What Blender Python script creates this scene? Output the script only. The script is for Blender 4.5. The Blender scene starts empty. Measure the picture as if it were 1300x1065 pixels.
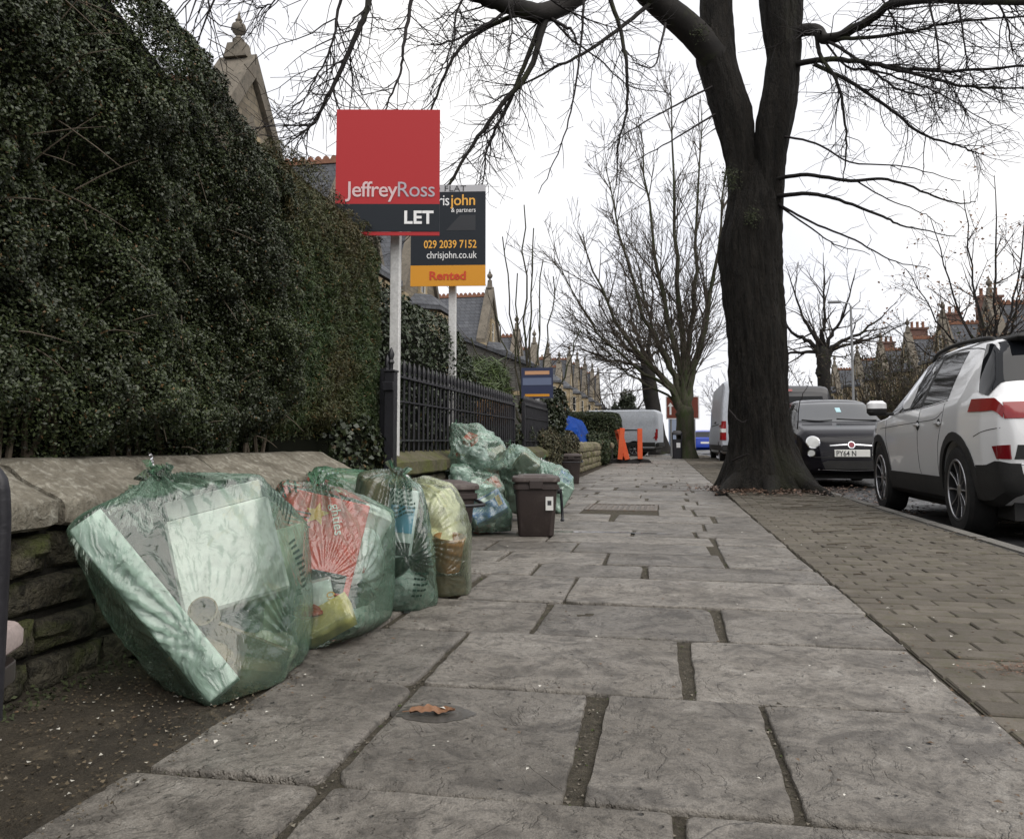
import bpy, bmesh, math, random
import numpy as np
from mathutils import Vector, Matrix, Euler, noise as mnoise
from mathutils.bvhtree import BVHTree
R = math.radians
PI = math.pi
random.seed(7)
rng = np.random.default_rng(7)
S = bpy.context.scene
COL = S.collection

# ---------------------------------------------------------------- camera
FPX, CXP, CYP, CAMH = 1020.0, 650.0, 487.5, 0.62      # focal length in photo pixels, principal point, lens height
PITCH = math.atan((561 - CYP) / FPX)
YAW = math.atan(192 * math.cos(PITCH) / FPX)
cam = bpy.data.cameras.new('camera')
cam_o = bpy.data.objects.new('camera', cam)
COL.objects.link(cam_o)
cam_o.location = (0, 0, CAMH)
cam_o.rotation_euler = (PI / 2 + PITCH, 0, YAW)
cam.sensor_fit = 'HORIZONTAL'
cam.sensor_width = 36
cam.lens = 36 * FPX / 1300
cam.shift_y = -45 / 1300
cam.clip_start = 0.05
cam.clip_end = 3000
S.camera = cam_o
# ---------------------------------------------------------------- sky and sun (overcast)
SUN_EL, SUN_AZ = R(50), R(125)      # azimuth measured from +Y towards +X
W = bpy.data.worlds.new('World')
S.world = W
W.use_nodes = True
wn, wl = W.node_tree.nodes, W.node_tree.links
bg = wn['Background']
sky = wn.new('ShaderNodeTexSky')
sky.sky_type = 'NISHITA'
sky.sun_disc = False
sky.sun_elevation = SUN_EL
sky.sun_rotation = SUN_AZ
sky.air_density = 1.0
sky.dust_density = 4.0
tc = wn.new('ShaderNodeTexCoord')
cn = wn.new('ShaderNodeTexNoise')
cn.inputs['Scale'].default_value = 2.2
cn.inputs['Detail'].default_value = 5
cr = wn.new('ShaderNodeValToRGB')
cr.color_ramp.elements[0].position = 0.3
cr.color_ramp.elements[0].color = (7.7, 7.8, 8.4, 1)
cr.color_ramp.elements[1].position = 0.75
cr.color_ramp.elements[1].color = (10.8, 10.6, 10.3, 1)
mx = wn.new('ShaderNodeMix')
mx.data_type = 'RGBA'
mx.inputs[0].default_value = 0.9
wl.new(tc.outputs['Generated'], cn.inputs['Vector'])
wl.new(cn.outputs['Fac'], cr.inputs['Fac'])
wl.new(sky.outputs['Color'], mx.inputs[6])
wl.new(cr.outputs['Color'], mx.inputs[7])
wl.new(mx.outputs[2], bg.inputs['Color'])
bg.inputs['Strength'].default_value = 0.074
sun = bpy.data.lights.new('sun', 'SUN')
sun.energy = 1.5
sun.angle = R(70)
sun.color = (1.0, 0.96, 0.9)
sun_o = bpy.data.objects.new('sun', sun)
COL.objects.link(sun_o)
_d = Vector((math.sin(SUN_AZ) * math.cos(SUN_EL), math.cos(SUN_AZ) * math.cos(SUN_EL), math.sin(SUN_EL)))
sun_o.rotation_euler = _d.to_track_quat('Z', 'Y').to_euler()
S.view_settings.view_transform = 'Standard'
S.view_settings.look = 'None'
S.view_settings.exposure = 0.8
S.view_settings.gamma = 1.0
S.view_settings.use_curve_mapping = False
S.cycles.max_bounces = 8
S.cycles.diffuse_bounces = 3
S.cycles.glossy_bounces = 3
S.cycles.transmission_bounces = 4
S.cycles.transparent_max_bounces = 20
S.cycles.caustics_reflective = False
S.cycles.caustics_refractive = False

# ---------------------------------------------------------------- measuring helpers: photo pixel -> place in the street
_f = np.array([-math.sin(YAW) * math.cos(PITCH), math.cos(YAW) * math.cos(PITCH), math.sin(PITCH)])
_r = np.array([math.cos(YAW), math.sin(YAW), 0.0])
_u = np.cross(_r, _f)
_o = np.array([0, 0, CAMH])


def _ray(u, v):
    return _f + _r * (u - CXP) / FPX - _u * (v - CYP) / FPX


def at(u, v, Y):
    d = _ray(u, v)
    return _o + d * Y / d[1]


def atx(u, v, X):
    d = _ray(u, v)
    return _o + d * X / d[0]


def ground(u, v, z=0.0):
    d = _ray(u, v)
    return _o + d * (z - CAMH) / d[2]


# ---------------------------------------------------------------- object helpers
def tag(o, label=None, cat=None, group=None, kind=None):
    if label:
        o['label'] = label
    if cat:
        o['category'] = cat
    if group:
        o['group'] = group
    if kind:
        o['kind'] = kind
    return o


def empty(name, loc=(0, 0, 0), rz=0, label=None, cat=None, group=None, kind=None, parent=None):
    o = bpy.data.objects.new(name, None)
    COL.objects.link(o)
    o.location = loc
    o.rotation_euler = (0, 0, rz)
    o.empty_display_size = 0.1
    if parent:
        o.parent = parent
    return tag(o, label, cat, group, kind)


def link_mesh(name, me, mat=None, parent=None, loc=None, rot=None):
    if mat is not None and not me.materials:
        me.materials.append(mat)
    o = bpy.data.objects.new(name, me)
    COL.objects.link(o)
    if parent is not None:
        o.parent = parent
    if loc is not None:
        o.location = loc
    if rot is not None:
        o.rotation_euler = rot
    return o


def copy_tree(o, parent=None):
    c = o.copy()
    COL.objects.link(c)
    c.parent = parent
    for ch in list(o.children):
        copy_tree(ch, c)
    return c


def smooth(me, angle=None):
    me.polygons.foreach_set('use_smooth', [True] * len(me.polygons))
    if angle is not None:
        me.set_sharp_from_angle(angle=R(angle))
    me.update()
    return me


def np_mesh(name, V, Fc):
    """V (n,3); Fc (m,k) all the same k"""
    me = bpy.data.meshes.new(name)
    V = np.asarray(V, dtype=np.float32)
    Fc = np.asarray(Fc, dtype=np.int32)
    m, k = Fc.shape
    me.vertices.add(len(V))
    me.vertices.foreach_set('co', V.ravel())
    me.loops.add(m * k)
    me.loops.foreach_set('vertex_index', Fc.ravel())
    me.polygons.add(m)
    me.polygons.foreach_set('loop_start', np.arange(0, m * k, k, dtype=np.int32))
    me.polygons.foreach_set('loop_total', np.full(m, k, dtype=np.int32))
    me.update(calc_edges=True)
    me.validate()
    return me


class MB:
    """collects shapes, builds ONE mesh"""

    def __init__(s):
        s.v, s.f = [], []

    def add(s, V, Fc):
        n = len(s.v)
        s.v += [tuple(map(float, p)) for p in V]
        s.f += [tuple(i + n for i in f) for f in Fc]
        return s

    def box(s, c, d, rot=None, taper=None):
        hx, hy, hz = d[0] / 2, d[1] / 2, d[2] / 2
        t = taper or (1, 1)
        P = [Vector((x * hx * (t[0] if z > 0 else 1), y * hy * (t[1] if z > 0 else 1), z * hz)) for z in (-1, 1) for x, y in ((-1, -1), (1, -1), (1, 1), (-1, 1))]
        if rot is not None:
            M = rot if isinstance(rot, Matrix) else Euler(rot).to_matrix()
            P = [M @ p for p in P]
        c = Vector(c)
        return s.add([p + c for p in P], [(3, 2, 1, 0), (4, 5, 6, 7), (0, 1, 5, 4), (1, 2, 6, 5), (2, 3, 7, 6), (3, 0, 4, 7)])

    def bbox(s, a, b):
        return s.box([(a[i] + b[i]) / 2 for i in range(3)], [abs(b[i] - a[i]) for i in range(3)])

    def tube(s, pts, rad, n=8, cap=True):
        pts = [Vector(p) for p in pts]
        m = len(pts)
        rad = rad if hasattr(rad, '__len__') else [rad] * m
        base = len(s.v)
        up = Vector((0, 0, 1))
        t0 = (pts[1] - pts[0]).normalized()
        if abs(t0.z) > 0.95:
            up = Vector((1, 0, 0))
        nrm = t0.cross(up).normalized()
        for i, p in enumerate(pts):
            t = (pts[min(i + 1, m - 1)] - pts[max(i - 1, 0)]).normalized()
            nrm = (nrm - t * nrm.dot(t)).normalized()
            b = t.cross(nrm)
            for k in range(n):
                a = 2 * PI * k / n
                s.v.append(tuple(p + (nrm * math.cos(a) + b * math.sin(a)) * rad[i]))
        for i in range(m - 1):
            for k in range(n):
                k2 = (k + 1) % n
                s.f.append((base + i * n + k, base + i * n + k2, base + (i + 1) * n + k2, base + (i + 1) * n + k))
        if cap:
            s.f.append(tuple(base + k for k in reversed(range(n))))
            s.f.append(tuple(base + (m - 1) * n + k for k in range(n)))
        return s

    def lathe(s, prof, c=(0, 0, 0), n=16, axis='z', cap=True):
        base = len(s.v)
        m = len(prof)
        for r, h in prof:
            for k in range(n):
                a = 2 * PI * k / n
                p = (r * math.cos(a), r * math.sin(a), h)
                if axis == 'y':
                    p = (p[0], p[2], p[1])
                elif axis == 'x':
                    p = (p[2], p[0], p[1])
                s.v.append((p[0] + c[0], p[1] + c[1], p[2] + c[2]))
        for i in range(m - 1):
            for k in range(n):
                k2 = (k + 1) % n
                s.f.append((base + i * n + k, base + i * n + k2, base + (i + 1) * n + k2, base + (i + 1) * n + k))
        if cap:
            s.f.append(tuple(base + k for k in reversed(range(n))))
            s.f.append(tuple(base + (m - 1) * n + k for k in range(n)))
        return s

    def prism(s, poly, fn, d):
        """poly: 2D points, fn(a,b,t)->3D, t=0..d"""
        n = len(poly)
        V = [fn(a, b, 0) for a, b in poly] + [fn(a, b, d) for a, b in poly]
        Fc = [tuple(reversed(range(n))), tuple(range(n, 2 * n))] + [(i, (i + 1) % n, n + (i + 1) % n, n + i) for i in range(n)]
        return s.add(V, Fc)

    def mesh(s, name='m'):
        me = bpy.data.meshes.new(name)
        me.from_pydata(s.v, [], s.f)
        me.update()
        return me

    def build(s, name, mat, parent=None, loc=None, rot=None, sm=None, bevel=0, seg=1):
        me = s.mesh(name)
        bm = bmesh.new()
        bm.from_mesh(me)
        bmesh.ops.recalc_face_normals(bm, faces=bm.faces)
        if bevel:
            es = [e for e in bm.edges if len(e.link_faces) == 2 and e.calc_face_angle(0) > R(25)]
            bmesh.ops.bevel(bm, geom=es, offset=bevel, segments=seg, affect='EDGES', clamp_overlap=True)
        bm.to_mesh(me)
        bm.free()
        if sm is not None:
            smooth(me, sm)
        return link_mesh(name, me, mat, parent, loc, rot)


# ---------------------------------------------------------------- materials
def nmat(name):
    m = bpy.data.materials.new(name)
    m.use_nodes = True
    return m, m.node_tree.nodes, m.node_tree.links, m.node_tree.nodes['Principled BSDF']


def c4(c):
    return (c[0], c[1], c[2], 1)


def plain(name, col, rough=0.5, metal=0.0, spec=0.5, coat=0.0, emit=None, es=1.0):
    m, n, l, b = nmat(name)
    b.inputs['Base Color'].default_value = c4(col)
    b.inputs['Roughness'].default_value = rough
    b.inputs['Metallic'].default_value = metal
    b.inputs['Specular IOR Level'].default_value = spec
    b.inputs['Coat Weight'].default_value = coat
    b.inputs['Coat Roughness'].default_value = 0.04
    if emit:
        b.inputs['Emission Color'].default_value = c4(emit)
        b.inputs['Emission Strength'].default_value = es
    return m


def mixn(n, l, fac, a, b):
    x = n.new('ShaderNodeMix')
    x.data_type = 'RGBA'
    for sock, val in ((x.inputs[0], fac), (x.inputs[6], a), (x.inputs[7], b)):
        if hasattr(val, 'is_linked'):
            l.new(val, sock)
        elif isinstance(val, (int, float)):
            sock.default_value = val
        else:
            sock.default_value = c4(val)
    return x.outputs[2]


def noisen(n, l, vec, scale, detail=4, rough=0.6, dist=0.0):
    x = n.new('ShaderNodeTexNoise')
    x.inputs['Scale'].default_value = scale
    x.inputs['Detail'].default_value = detail
    x.inputs['Roughness'].default_value = rough
    x.inputs['Distortion'].default_value = dist
    l.new(vec, x.inputs['Vector'])
    return x.outputs['Fac']


def ramp(n, l, fac, a, b, lo=0.0, hi=1.0):
    x = n.new('ShaderNodeMapRange')
    x.inputs[1].default_value = a
    x.inputs[2].default_value = b
    x.inputs[3].default_value = lo
    x.inputs[4].default_value = hi
    l.new(fac, x.inputs[0])
    return x.outputs[0]


def rough_mat(name, c1, c2, c3=None, scale=4, fine=60, rough=0.85, bump=0.4, bdist=0.01, var=0.2, island=0.0,
              stretch=None, c3range=(0.55, 0.68), spec=0.3, wet=None, c4col=None, c4scale=1.5, c4range=(0.5, 0.62), world=False, rv=0.0):
    """two-tone weathered surface, third colour in patches, optional fourth in larger patches; bump from the same noises"""
    m, n, l, b = nmat(name)
    t = n.new('ShaderNodeTexCoord')
    oi = n.new('ShaderNodeObjectInfo')
    mp = n.new('ShaderNodeMapping')
    l.new(t.outputs['Object'], mp.inputs['Vector'])
    if not world:
        cm = n.new('ShaderNodeCombineXYZ')
        mu = n.new('ShaderNodeMath')
        mu.operation = 'MULTIPLY'
        mu.inputs[1].default_value = 57.0
        l.new(oi.outputs['Random'], mu.inputs[0])
        for i in range(3):
            l.new(mu.outputs[0], cm.inputs[i])
        l.new(cm.outputs[0], mp.inputs['Location'])
    if stretch:
        mp.inputs['Scale'].default_value = stretch
    v = mp.outputs['Vector']
    na = noisen(n, l, v, scale, 6, 0.62)
    nb = noisen(n, l, v, fine, 3, 0.6)
    nc = noisen(n, l, v, scale * 2.7, 5, 0.65, 0.4)
    col = mixn(n, l, ramp(n, l, na, 0.32, 0.68), c1, c2)
    col = mixn(n, l, ramp(n, l, nb, 0.35, 0.75, 0, 0.45), col, [x * 0.45 for x in c1])
    if c3 is not None:
        col = mixn(n, l, ramp(n, l, nc, *c3range), col, c3)
    if c4col is not None:
        nd = noisen(n, l, v, c4scale, 6, 0.7, 0.3)
        col = mixn(n, l, ramp(n, l, nd, *c4range), col, c4col)
    src = oi.outputs['Random']
    if island:
        g = n.new('ShaderNodeNewGeometry')
        src = g.outputs['Random Per Island']
        var = island
    hsv = n.new('ShaderNodeHueSaturation')
    l.new(col, hsv.inputs['Color'])
    l.new(ramp(n, l, src, 0, 1, 1 - var, 1 + var), hsv.inputs['Value'])
    l.new(hsv.outputs['Color'], b.inputs['Base Color'])
    b.inputs['Specular IOR Level'].default_value = spec
    if wet is not None:
        l.new(ramp(n, l, noisen(n, l, v, wet[0], 4, 0.6), wet[1], wet[2], rough, wet[3]), b.inputs['Roughness'])
    else:
        b.inputs['Roughness'].default_value = rough
    if bump:
        ad = n.new('ShaderNodeMath')
        ad.operation = 'MULTIPLY_ADD'
        ad.inputs[1].default_value = 0.35
        l.new(nb, ad.inputs[0])
        l.new(nc, ad.inputs[2])
        bp = n.new('ShaderNodeBump')
        bp.inputs['Strength'].default_value = bump
        bp.inputs['Distance'].default_value = bdist
        l.new(ad.outputs[0], bp.inputs['Height'])
        l.new(bp.outputs['Normal'], b.inputs['Normal'])
    return m


def leaf_mat(name, dark, light, brown=None, brown_amt=0.06, rough=0.4, spec=0.5, patch=None):
    m, n, l, b = nmat(name)
    g = n.new('ShaderNodeNewGeometry')
    r = g.outputs['Random Per Island']
    col = mixn(n, l, r, dark, light)
    t = n.new('ShaderNodeTexCoord')
    if patch:
        col = mixn(n, l, ramp(n, l, noisen(n, l, t.outputs['Object'], patch[1], 4, 0.6), 0.42, 0.66), col, patch[0])
    if brown:
        w = n.new('ShaderNodeTexWhiteNoise')
        w.noise_dimensions = '1D'
        l.new(r, w.inputs['W'])
        col = mixn(n, l, ramp(n, l, w.outputs['Value'], 1 - brown_amt, 1 - brown_amt + 0.01), col, brown)
    l.new(col, b.inputs['Base Color'])
    b.inputs['Roughness'].default_value = rough
    b.inputs['Specular IOR Level'].default_value = spec
    return m


def lettering(text, size, name, mat, parent, origin, xdir, updir, align='LEFT', depth=0.0006, sx=1.0, off=0.0, spacing=1.0, shear=0.0):
    """flat raised lettering: origin is the baseline point, xdir the reading direction"""
    cu = bpy.data.curves.new('t', 'FONT')
    cu.body = text
    cu.size = size
    cu.align_x = align
    cu.extrude = depth
    cu.offset = off
    cu.space_character = spacing
    cu.shear = shear
    cu.resolution_u = 3
    ob = bpy.data.objects.new('t', cu)
    COL.objects.link(ob)
    dg = bpy.context.evaluated_depsgraph_get()
    me = bpy.data.meshes.new_from_object(ob.evaluated_get(dg))
    bpy.data.objects.remove(ob)
    bpy.data.curves.remove(cu)
    X = Vector(xdir).normalized()
    U = Vector(updir).normalized()
    N = X.cross(U)
    M = Matrix((X, U, N)).transposed().to_4x4()
    M.translation = Vector(origin)
    me.transform(Matrix.Diagonal((sx, 1, 1, 1)))
    me.transform(M)
    me.materials.clear()
    return link_mesh(name, me, mat, parent)
# ================================================================ GROUND, ROAD, PAVEMENT
def flag_material():
    m, n, l, b = nmat('sandstone_flag')
    t = n.new('ShaderNodeTexCoord')
    oi = n.new('ShaderNodeObjectInfo')
    mp = n.new('ShaderNodeMapping')
    mu = n.new('ShaderNodeMath')
    mu.operation = 'MULTIPLY'
    mu.inputs[1].default_value = 41.0
    cm = n.new('ShaderNodeCombineXYZ')
    l.new(oi.outputs['Random'], mu.inputs[0])
    for i in range(3):
        l.new(mu.outputs[0], cm.inputs[i])
    l.new(cm.outputs[0], mp.inputs['Location'])
    l.new(t.outputs['Object'], mp.inputs['Vector'])
    v = mp.outputs['Vector']
    big = noisen(n, l, v, 2.2, 6, .6, .3)
    mid = noisen(n, l, v, 7.0, 8, .68, .9)
    fine = noisen(n, l, v, 45, 6, .7)
    grain = noisen(n, l, v, 260, 2, .6)
    col = mixn(n, l, ramp(n, l, big, .34, .66), (0.168, 0.152, 0.130), (0.255, 0.233, 0.203))
    col = mixn(n, l, ramp(n, l, mid, .48, .62, 0, .85), col, (0.078, 0.069, 0.058))
    col = mixn(n, l, ramp(n, l, mid, .43, .34, 0, .6), col, (0.33, 0.308, 0.275))
    col = mixn(n, l, ramp(n, l, fine, .50, .66, 0, .75), col, (0.050, 0.045, 0.038))
    col = mixn(n, l, ramp(n, l, grain, .40, .70, 0, .5), col, (0.06, 0.055, 0.048))
    vo = n.new('ShaderNodeTexVoronoi')
    vo.inputs['Scale'].default_value = 26
    l.new(v, vo.inputs['Vector'])
    pit = n.new('ShaderNodeMath')
    pit.operation = 'MULTIPLY'
    l.new(ramp(n, l, vo.outputs['Distance'], .16, .08), pit.inputs[0])
    l.new(ramp(n, l, noisen(n, l, v, 9, 2, .5), .55, .62), pit.inputs[1])
    col = mixn(n, l, pit.outputs[0], col, (0.035, 0.032, 0.028))
    hs = n.new('ShaderNodeHueSaturation')
    l.new(col, hs.inputs['Color'])
    l.new(ramp(n, l, oi.outputs['Random'], 0, 1, .76, 1.2), hs.inputs['Value'])
    l.new(hs.outputs['Color'], b.inputs['Base Color'])
    l.new(ramp(n, l, big, .38, .62, .66, .40), b.inputs['Roughness'])
    b.inputs['Specular IOR Level'].default_value = .5
    # relief: thin flaked layers, rough face, pits
    st = n.new('ShaderNodeValToRGB')
    st.color_ramp.interpolation = 'EASE'
    e = st.color_ramp.elements
    e[0].position, e[1].position = .0, .46
    e[0].color, e[1].color = (0, 0, 0, 1), (.25, .25, .25, 1)
    for ps, vv in ((.475, .6), (.56, .65), (.575, 1.0)):
        q = e.new(ps)
        q.color = (vv, vv, vv, 1)
    l.new(noisen(n, l, v, 4.2, 6, .6, .6), st.inputs['Fac'])
    a1 = n.new('ShaderNodeMath')
    a1.operation = 'MULTIPLY_ADD'
    a1.inputs[1].default_value = .8
    l.new(fine, a1.inputs[0])
    l.new(st.outputs['Color'], a1.inputs[2])
    a2 = n.new('ShaderNodeMath')
    a2.operation = 'MULTIPLY_ADD'
    a2.inputs[1].default_value = .25
    l.new(grain, a2.inputs[0])
    l.new(a1.outputs[0], a2.inputs[2])
    a3 = n.new('ShaderNodeMath')
    a3.operation = 'SUBTRACT'
    l.new(a2.outputs[0], a3.inputs[0])
    l.new(pit.outputs[0], a3.inputs[1])
    bp = n.new('ShaderNodeBump')
    bp.inputs['Strength'].default_value = .9
    bp.inputs['Distance'].default_value = .014
    l.new(a3.outputs[0], bp.inputs['Height'])
    l.new(bp.outputs['Normal'], b.inputs['Normal'])
    return m


M_flag = flag_material()
M_joint = rough_mat('joint_grit', (0.050, 0.043, 0.032), (0.12, 0.104, 0.078), (0.055, 0.055, 0.028), scale=45, fine=300, rough=0.95, bump=1.0, bdist=0.02, world=True)
M_bed = rough_mat('verge_bed', (0.055, 0.048, 0.036), (0.10, 0.088, 0.068), (0.06, 0.065, 0.03), scale=20, fine=200, rough=.95, bump=.8, world=True)
M_far_pave = rough_mat('far_paving', (0.15, 0.14, 0.12), (0.21, 0.2, 0.175), (0.1, 0.09, 0.08), scale=0.8, fine=9, rough=0.8, bump=0.3, world=True)
M_brick = rough_mat('verge_brick', (0.088, 0.077, 0.062), (0.145, 0.128, 0.105), (0.088, 0.080, 0.056), scale=6, fine=160, rough=0.9, bump=0.6, bdist=0.006, var=0.16, c3range=(0.48, 0.66))
M_brick_i = rough_mat('verge_brick_far', (0.088, 0.077, 0.062), (0.145, 0.128, 0.105), (0.088, 0.080, 0.056), scale=6, fine=120, rough=0.9, bump=0.5, bdist=0.006, island=0.16, c3range=(0.48, 0.66))
M_asphalt = rough_mat('wet_asphalt', (0.030, 0.030, 0.032), (0.055, 0.053, 0.052), (0.025, 0.024, 0.024), scale=1.3, fine=240, rough=0.75, bump=0.5, bdist=0.006, world=True, wet=(0.9, 0.42, 0.62, 0.22), spec=0.5)
M_kerb = rough_mat('kerb_stone', (0.12, 0.115, 0.105), (0.18, 0.17, 0.155), (0.1, 0.1, 0.08), scale=5, fine=90, rough=0.85, bump=0.5, var=0.12)
M_soil = rough_mat('soil', (0.028, 0.022, 0.016), (0.055, 0.043, 0.03), (0.05, 0.03, 0.018), scale=7, fine=90, rough=0.95, bump=1.0, bdist=0.03, world=True)
M_strip = rough_mat('damp_concrete', (0.030, 0.025, 0.018), (0.075, 0.062, 0.044), (0.14, 0.115, 0.08), scale=5, fine=170, rough=0.9, bump=1.0, bdist=0.02, world=True, c3range=(0.57, 0.75), wet=(1.6, 0.4, 0.6, 0.5))
M_grass = rough_mat('garden_earth', (0.03, 0.035, 0.018), (0.05, 0.055, 0.028), (0.05, 0.04, 0.03), scale=0.6, fine=12, rough=0.95, bump=0.5, world=True)


def sheet(name, x0, x1, y0, y1, z, m, thick=0.0, parent=None):
    b = MB()
    if thick:
        b.bbox((x0, y0, z - thick), (x1, y1, z))
    else:
        b.add([(x0, y0, z), (x1, y0, z), (x1, y1, z), (x0, y1, z)], [(0, 1, 2, 3)])
    o = b.build(name, m, parent)
    if parent is None:
        tag(o, kind='structure')
    return o


sheet('ground', -900, 900, -60, 1800, -0.16, M_grass)
sheet('road', 2.06, 11.0, -30, 400, -0.10, M_asphalt)
sheet('side_road', -60, 2.05, 39.0, 46.0, -0.02, M_asphalt)
sheet('opposite_pavement', 11.0, 14.0, -30, 400, 0.02, M_far_pave, 0.2)
sheet('front_garden', -9.6, -1.72, -2, 38.8, 0.0, M_soil, 0.2)
pavement = sheet('pavement', -1.72, 0.715, -1.5, 38.8, -0.008, M_joint, 0.2)
far_walk = sheet('far_pavement', -1.72, 2.04, 46.0, 400, 0.0, M_far_pave, 0.2)
verge = sheet('brick_verge', 0.717, 1.93, -1.5, 38.8, -0.004, M_bed, 0.2)
V, Fc = [], []
nx_, ny_ = 46, 190
for i in range(ny_ + 1):
    yy = -0.6 + 2.66 * i / ny_
    xr_ = -0.955 + .03 * mnoise.noise((0, yy * 5, 1)) + .015 * mnoise.noise((0, yy * 17, 2))
    for j in range(nx_ + 1):
        xx = -1.56 + (xr_ + 1.56) * j / nx_
        zz = .001 + .007 * mnoise.noise((xx * 7, yy * 7, 0)) + .004 * mnoise.noise((xx * 22, yy * 22, 5)) + .002 * mnoise.noise((xx * 60, yy * 60, 7))
        zz += .02 * max(0, (-1.38 - xx) / .15) - .014 * max(0, (j - nx_ + 5) / 5)
        V.append((xx, yy, zz))
for i in range(ny_):
    for j in range(nx_):
        a = i * (nx_ + 1) + j
        Fc.append((a, a + 1, a + nx_ + 2, a + nx_ + 1))
tag(MB().add(V, Fc).build('damp_strip', M_strip, sm=80), kind='structure')


def flag_mesh(x0, x1, y0, y1, seed, near):
    """one worn slab, origin at its centre, rounded corners, dished and pitted when near"""
    rr = random.Random(seed)
    cx, cy = (x0 + x1) / 2, (y0 + y1) / 2
    hw, hd = (x1 - x0) / 2, (y1 - y0) / 2
    pts = []
    cs = [(1, 1), (-1, 1), (-1, -1), (1, -1)]
    jig = [(rr.uniform(-.012, .004), rr.uniform(-.008, .004)) for _ in cs]
    nseg = 5 if near else 2
    for ci, (sx, sy) in enumerate(cs):
        r = rr.choice([0.008, 0.012, 0.016, 0.025]) if near else 0.02
        if near and rr.random() < .08:
            r = 0.07
        ax, ay = sx * (hw + jig[ci][0] - r), sy * (hd + jig[ci][1] - r)
        a0 = [0, PI / 2, PI, 3 * PI / 2][ci]
        for k in range(nseg + 1):
            a = a0 + PI / 2 * k / nseg
            pts.append((ax + r * math.cos(a), ay + r * math.sin(a)))
    if near:      # ragged long edges
        out = []
        for i, p in enumerate(pts):
            q = pts[(i + 1) % len(pts)]
            d = math.dist(p, q)
            k = max(1, int(d / 0.03))
            for j in range(k):
                t = j / k
                x, y = p[0] + (q[0] - p[0]) * t, p[1] + (q[1] - p[1]) * t
                w = 0.0045 * mnoise.noise((x * 14 + seed, y * 14, 3.1)) + 0.003 * mnoise.noise((x * 50 + seed, y * 50, 7.1))
                l_ = math.hypot(x / hw, y / hd)
                out.append((x * (1 + w / hw), y * (1 + w / hd)))
        pts = out
    bm = bmesh.new()
    n = len(pts)
    e = 0.005 if near else 0.008
    rings = []
    for z, ins in ((-0.06, 0.0), (-0.006, 0.0), (-0.002, e * 0.3), (0.0, e)):
        rings.append([bm.verts.new((x * (1 - ins / hw), y * (1 - ins / hd), z)) for x, y in pts])
    for a, b in zip(rings, rings[1:]):
        for i in range(n):
            bm.faces.new((a[i], a[(i + 1) % n], b[(i + 1) % n], b[i]))
    top = bm.faces.new(rings[-1])
    if near:
        step = 0.028
        geo = [top]
        for ax in (0, 1):
            h = (hw, hd)[ax]
            k = int(2 * h / step)
            for i in range(1, k):
                co = Vector((0, 0, 0))
                co[ax] = -h + 2 * h * i / k
                no = Vector((0, 0, 0))
                no[ax] = 1
                faces = [f for f in bm.faces if f.normal.z > 0.9 or len(f.verts) > 4 or True and all(v.co.z > -1e-6 for v in f.verts)]
                faces = [f for f in bm.faces if all(v.co.z > -1e-6 for v in f.verts)]
                g = set(faces)
                for f in faces:
                    g.update(f.edges)
                    g.update(f.verts)
                bmesh.ops.bisect_plane(bm, geom=list(g), plane_co=co, plane_no=no)
        for v in bm.verts:
            if v.co.z > -1e-6:
                x, y = v.co.x, v.co.y
                edge = min((hw - abs(x)), (hd - abs(y)))
                w = min(1, edge / 0.03)
                h = 0.006 * mnoise.noise((x * 4 + seed, y * 4, 1)) + 0.0035 * mnoise.noise((x * 13 + seed, y * 13, 5))
                t = mnoise.noise((x * 6 + seed * 3, y * 6, 9))
                h -= 0.0045 * (1 if t > 0.22 else 0) * min(1, max(0, (t - 0.22) * 12))      # flaked laminations
                v.co.z += h * w
    bmesh.ops.recalc_face_normals(bm, faces=bm.faces)
    me = bpy.data.meshes.new('flagstone')
    bm.to_mesh(me)
    bm.free()
    smooth(me, 50)
    me.materials.append(M_flag)
    return me, cx, cy


rows = [(0.45, 0.86, [-1.0, -.35, .3, .71]), (0.86, 1.42, [-1.0, -.6, .02, .71]),
        (1.42, 2.025, [-0.98, -0.625, -0.165, 0.217, 0.712]), (2.03, 2.615, [-1.45, -0.632, 0.058, 0.712]),
        (2.62, 3.125, [-1.45, -0.93, -0.43, 0.178, 0.712]), (3.13, 3.735, [-1.45, -0.838, -0.39, 0.712]),
        (3.74, 4.13, [-1.45, -0.62, -0.1, 0.712]), (4.135, 4.56, [-1.45, -0.86, -0.3, 0.3, 0.712])]
rr = random.Random(4)
y = 4.565
while y < 38.6:
    h = rr.choice([0.38, 0.45, 0.5, 0.56, 0.62])
    n = rr.choice([3, 3, 4, 4])
    cut = sorted(rr.uniform(0.12, 0.88) if n == 3 else rr.uniform(0.1, 0.9) for _ in range(n - 1))
    for _ in range(30):
        cut = sorted(rr.uniform(0.15, 0.85) for _ in range(n - 1))
        if all(b - a > 0.16 for a, b in zip(cut, cut[1:])):
            break
    rows.append((y, min(y + h, 38.7), [-1.45] + [-1.45 + 2.16 * c for c in cut] + [0.712]))
    y += h + 0.005
JOINTS = []
MAN = (-0.72, -0.06, 7.42, 8.14)
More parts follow.
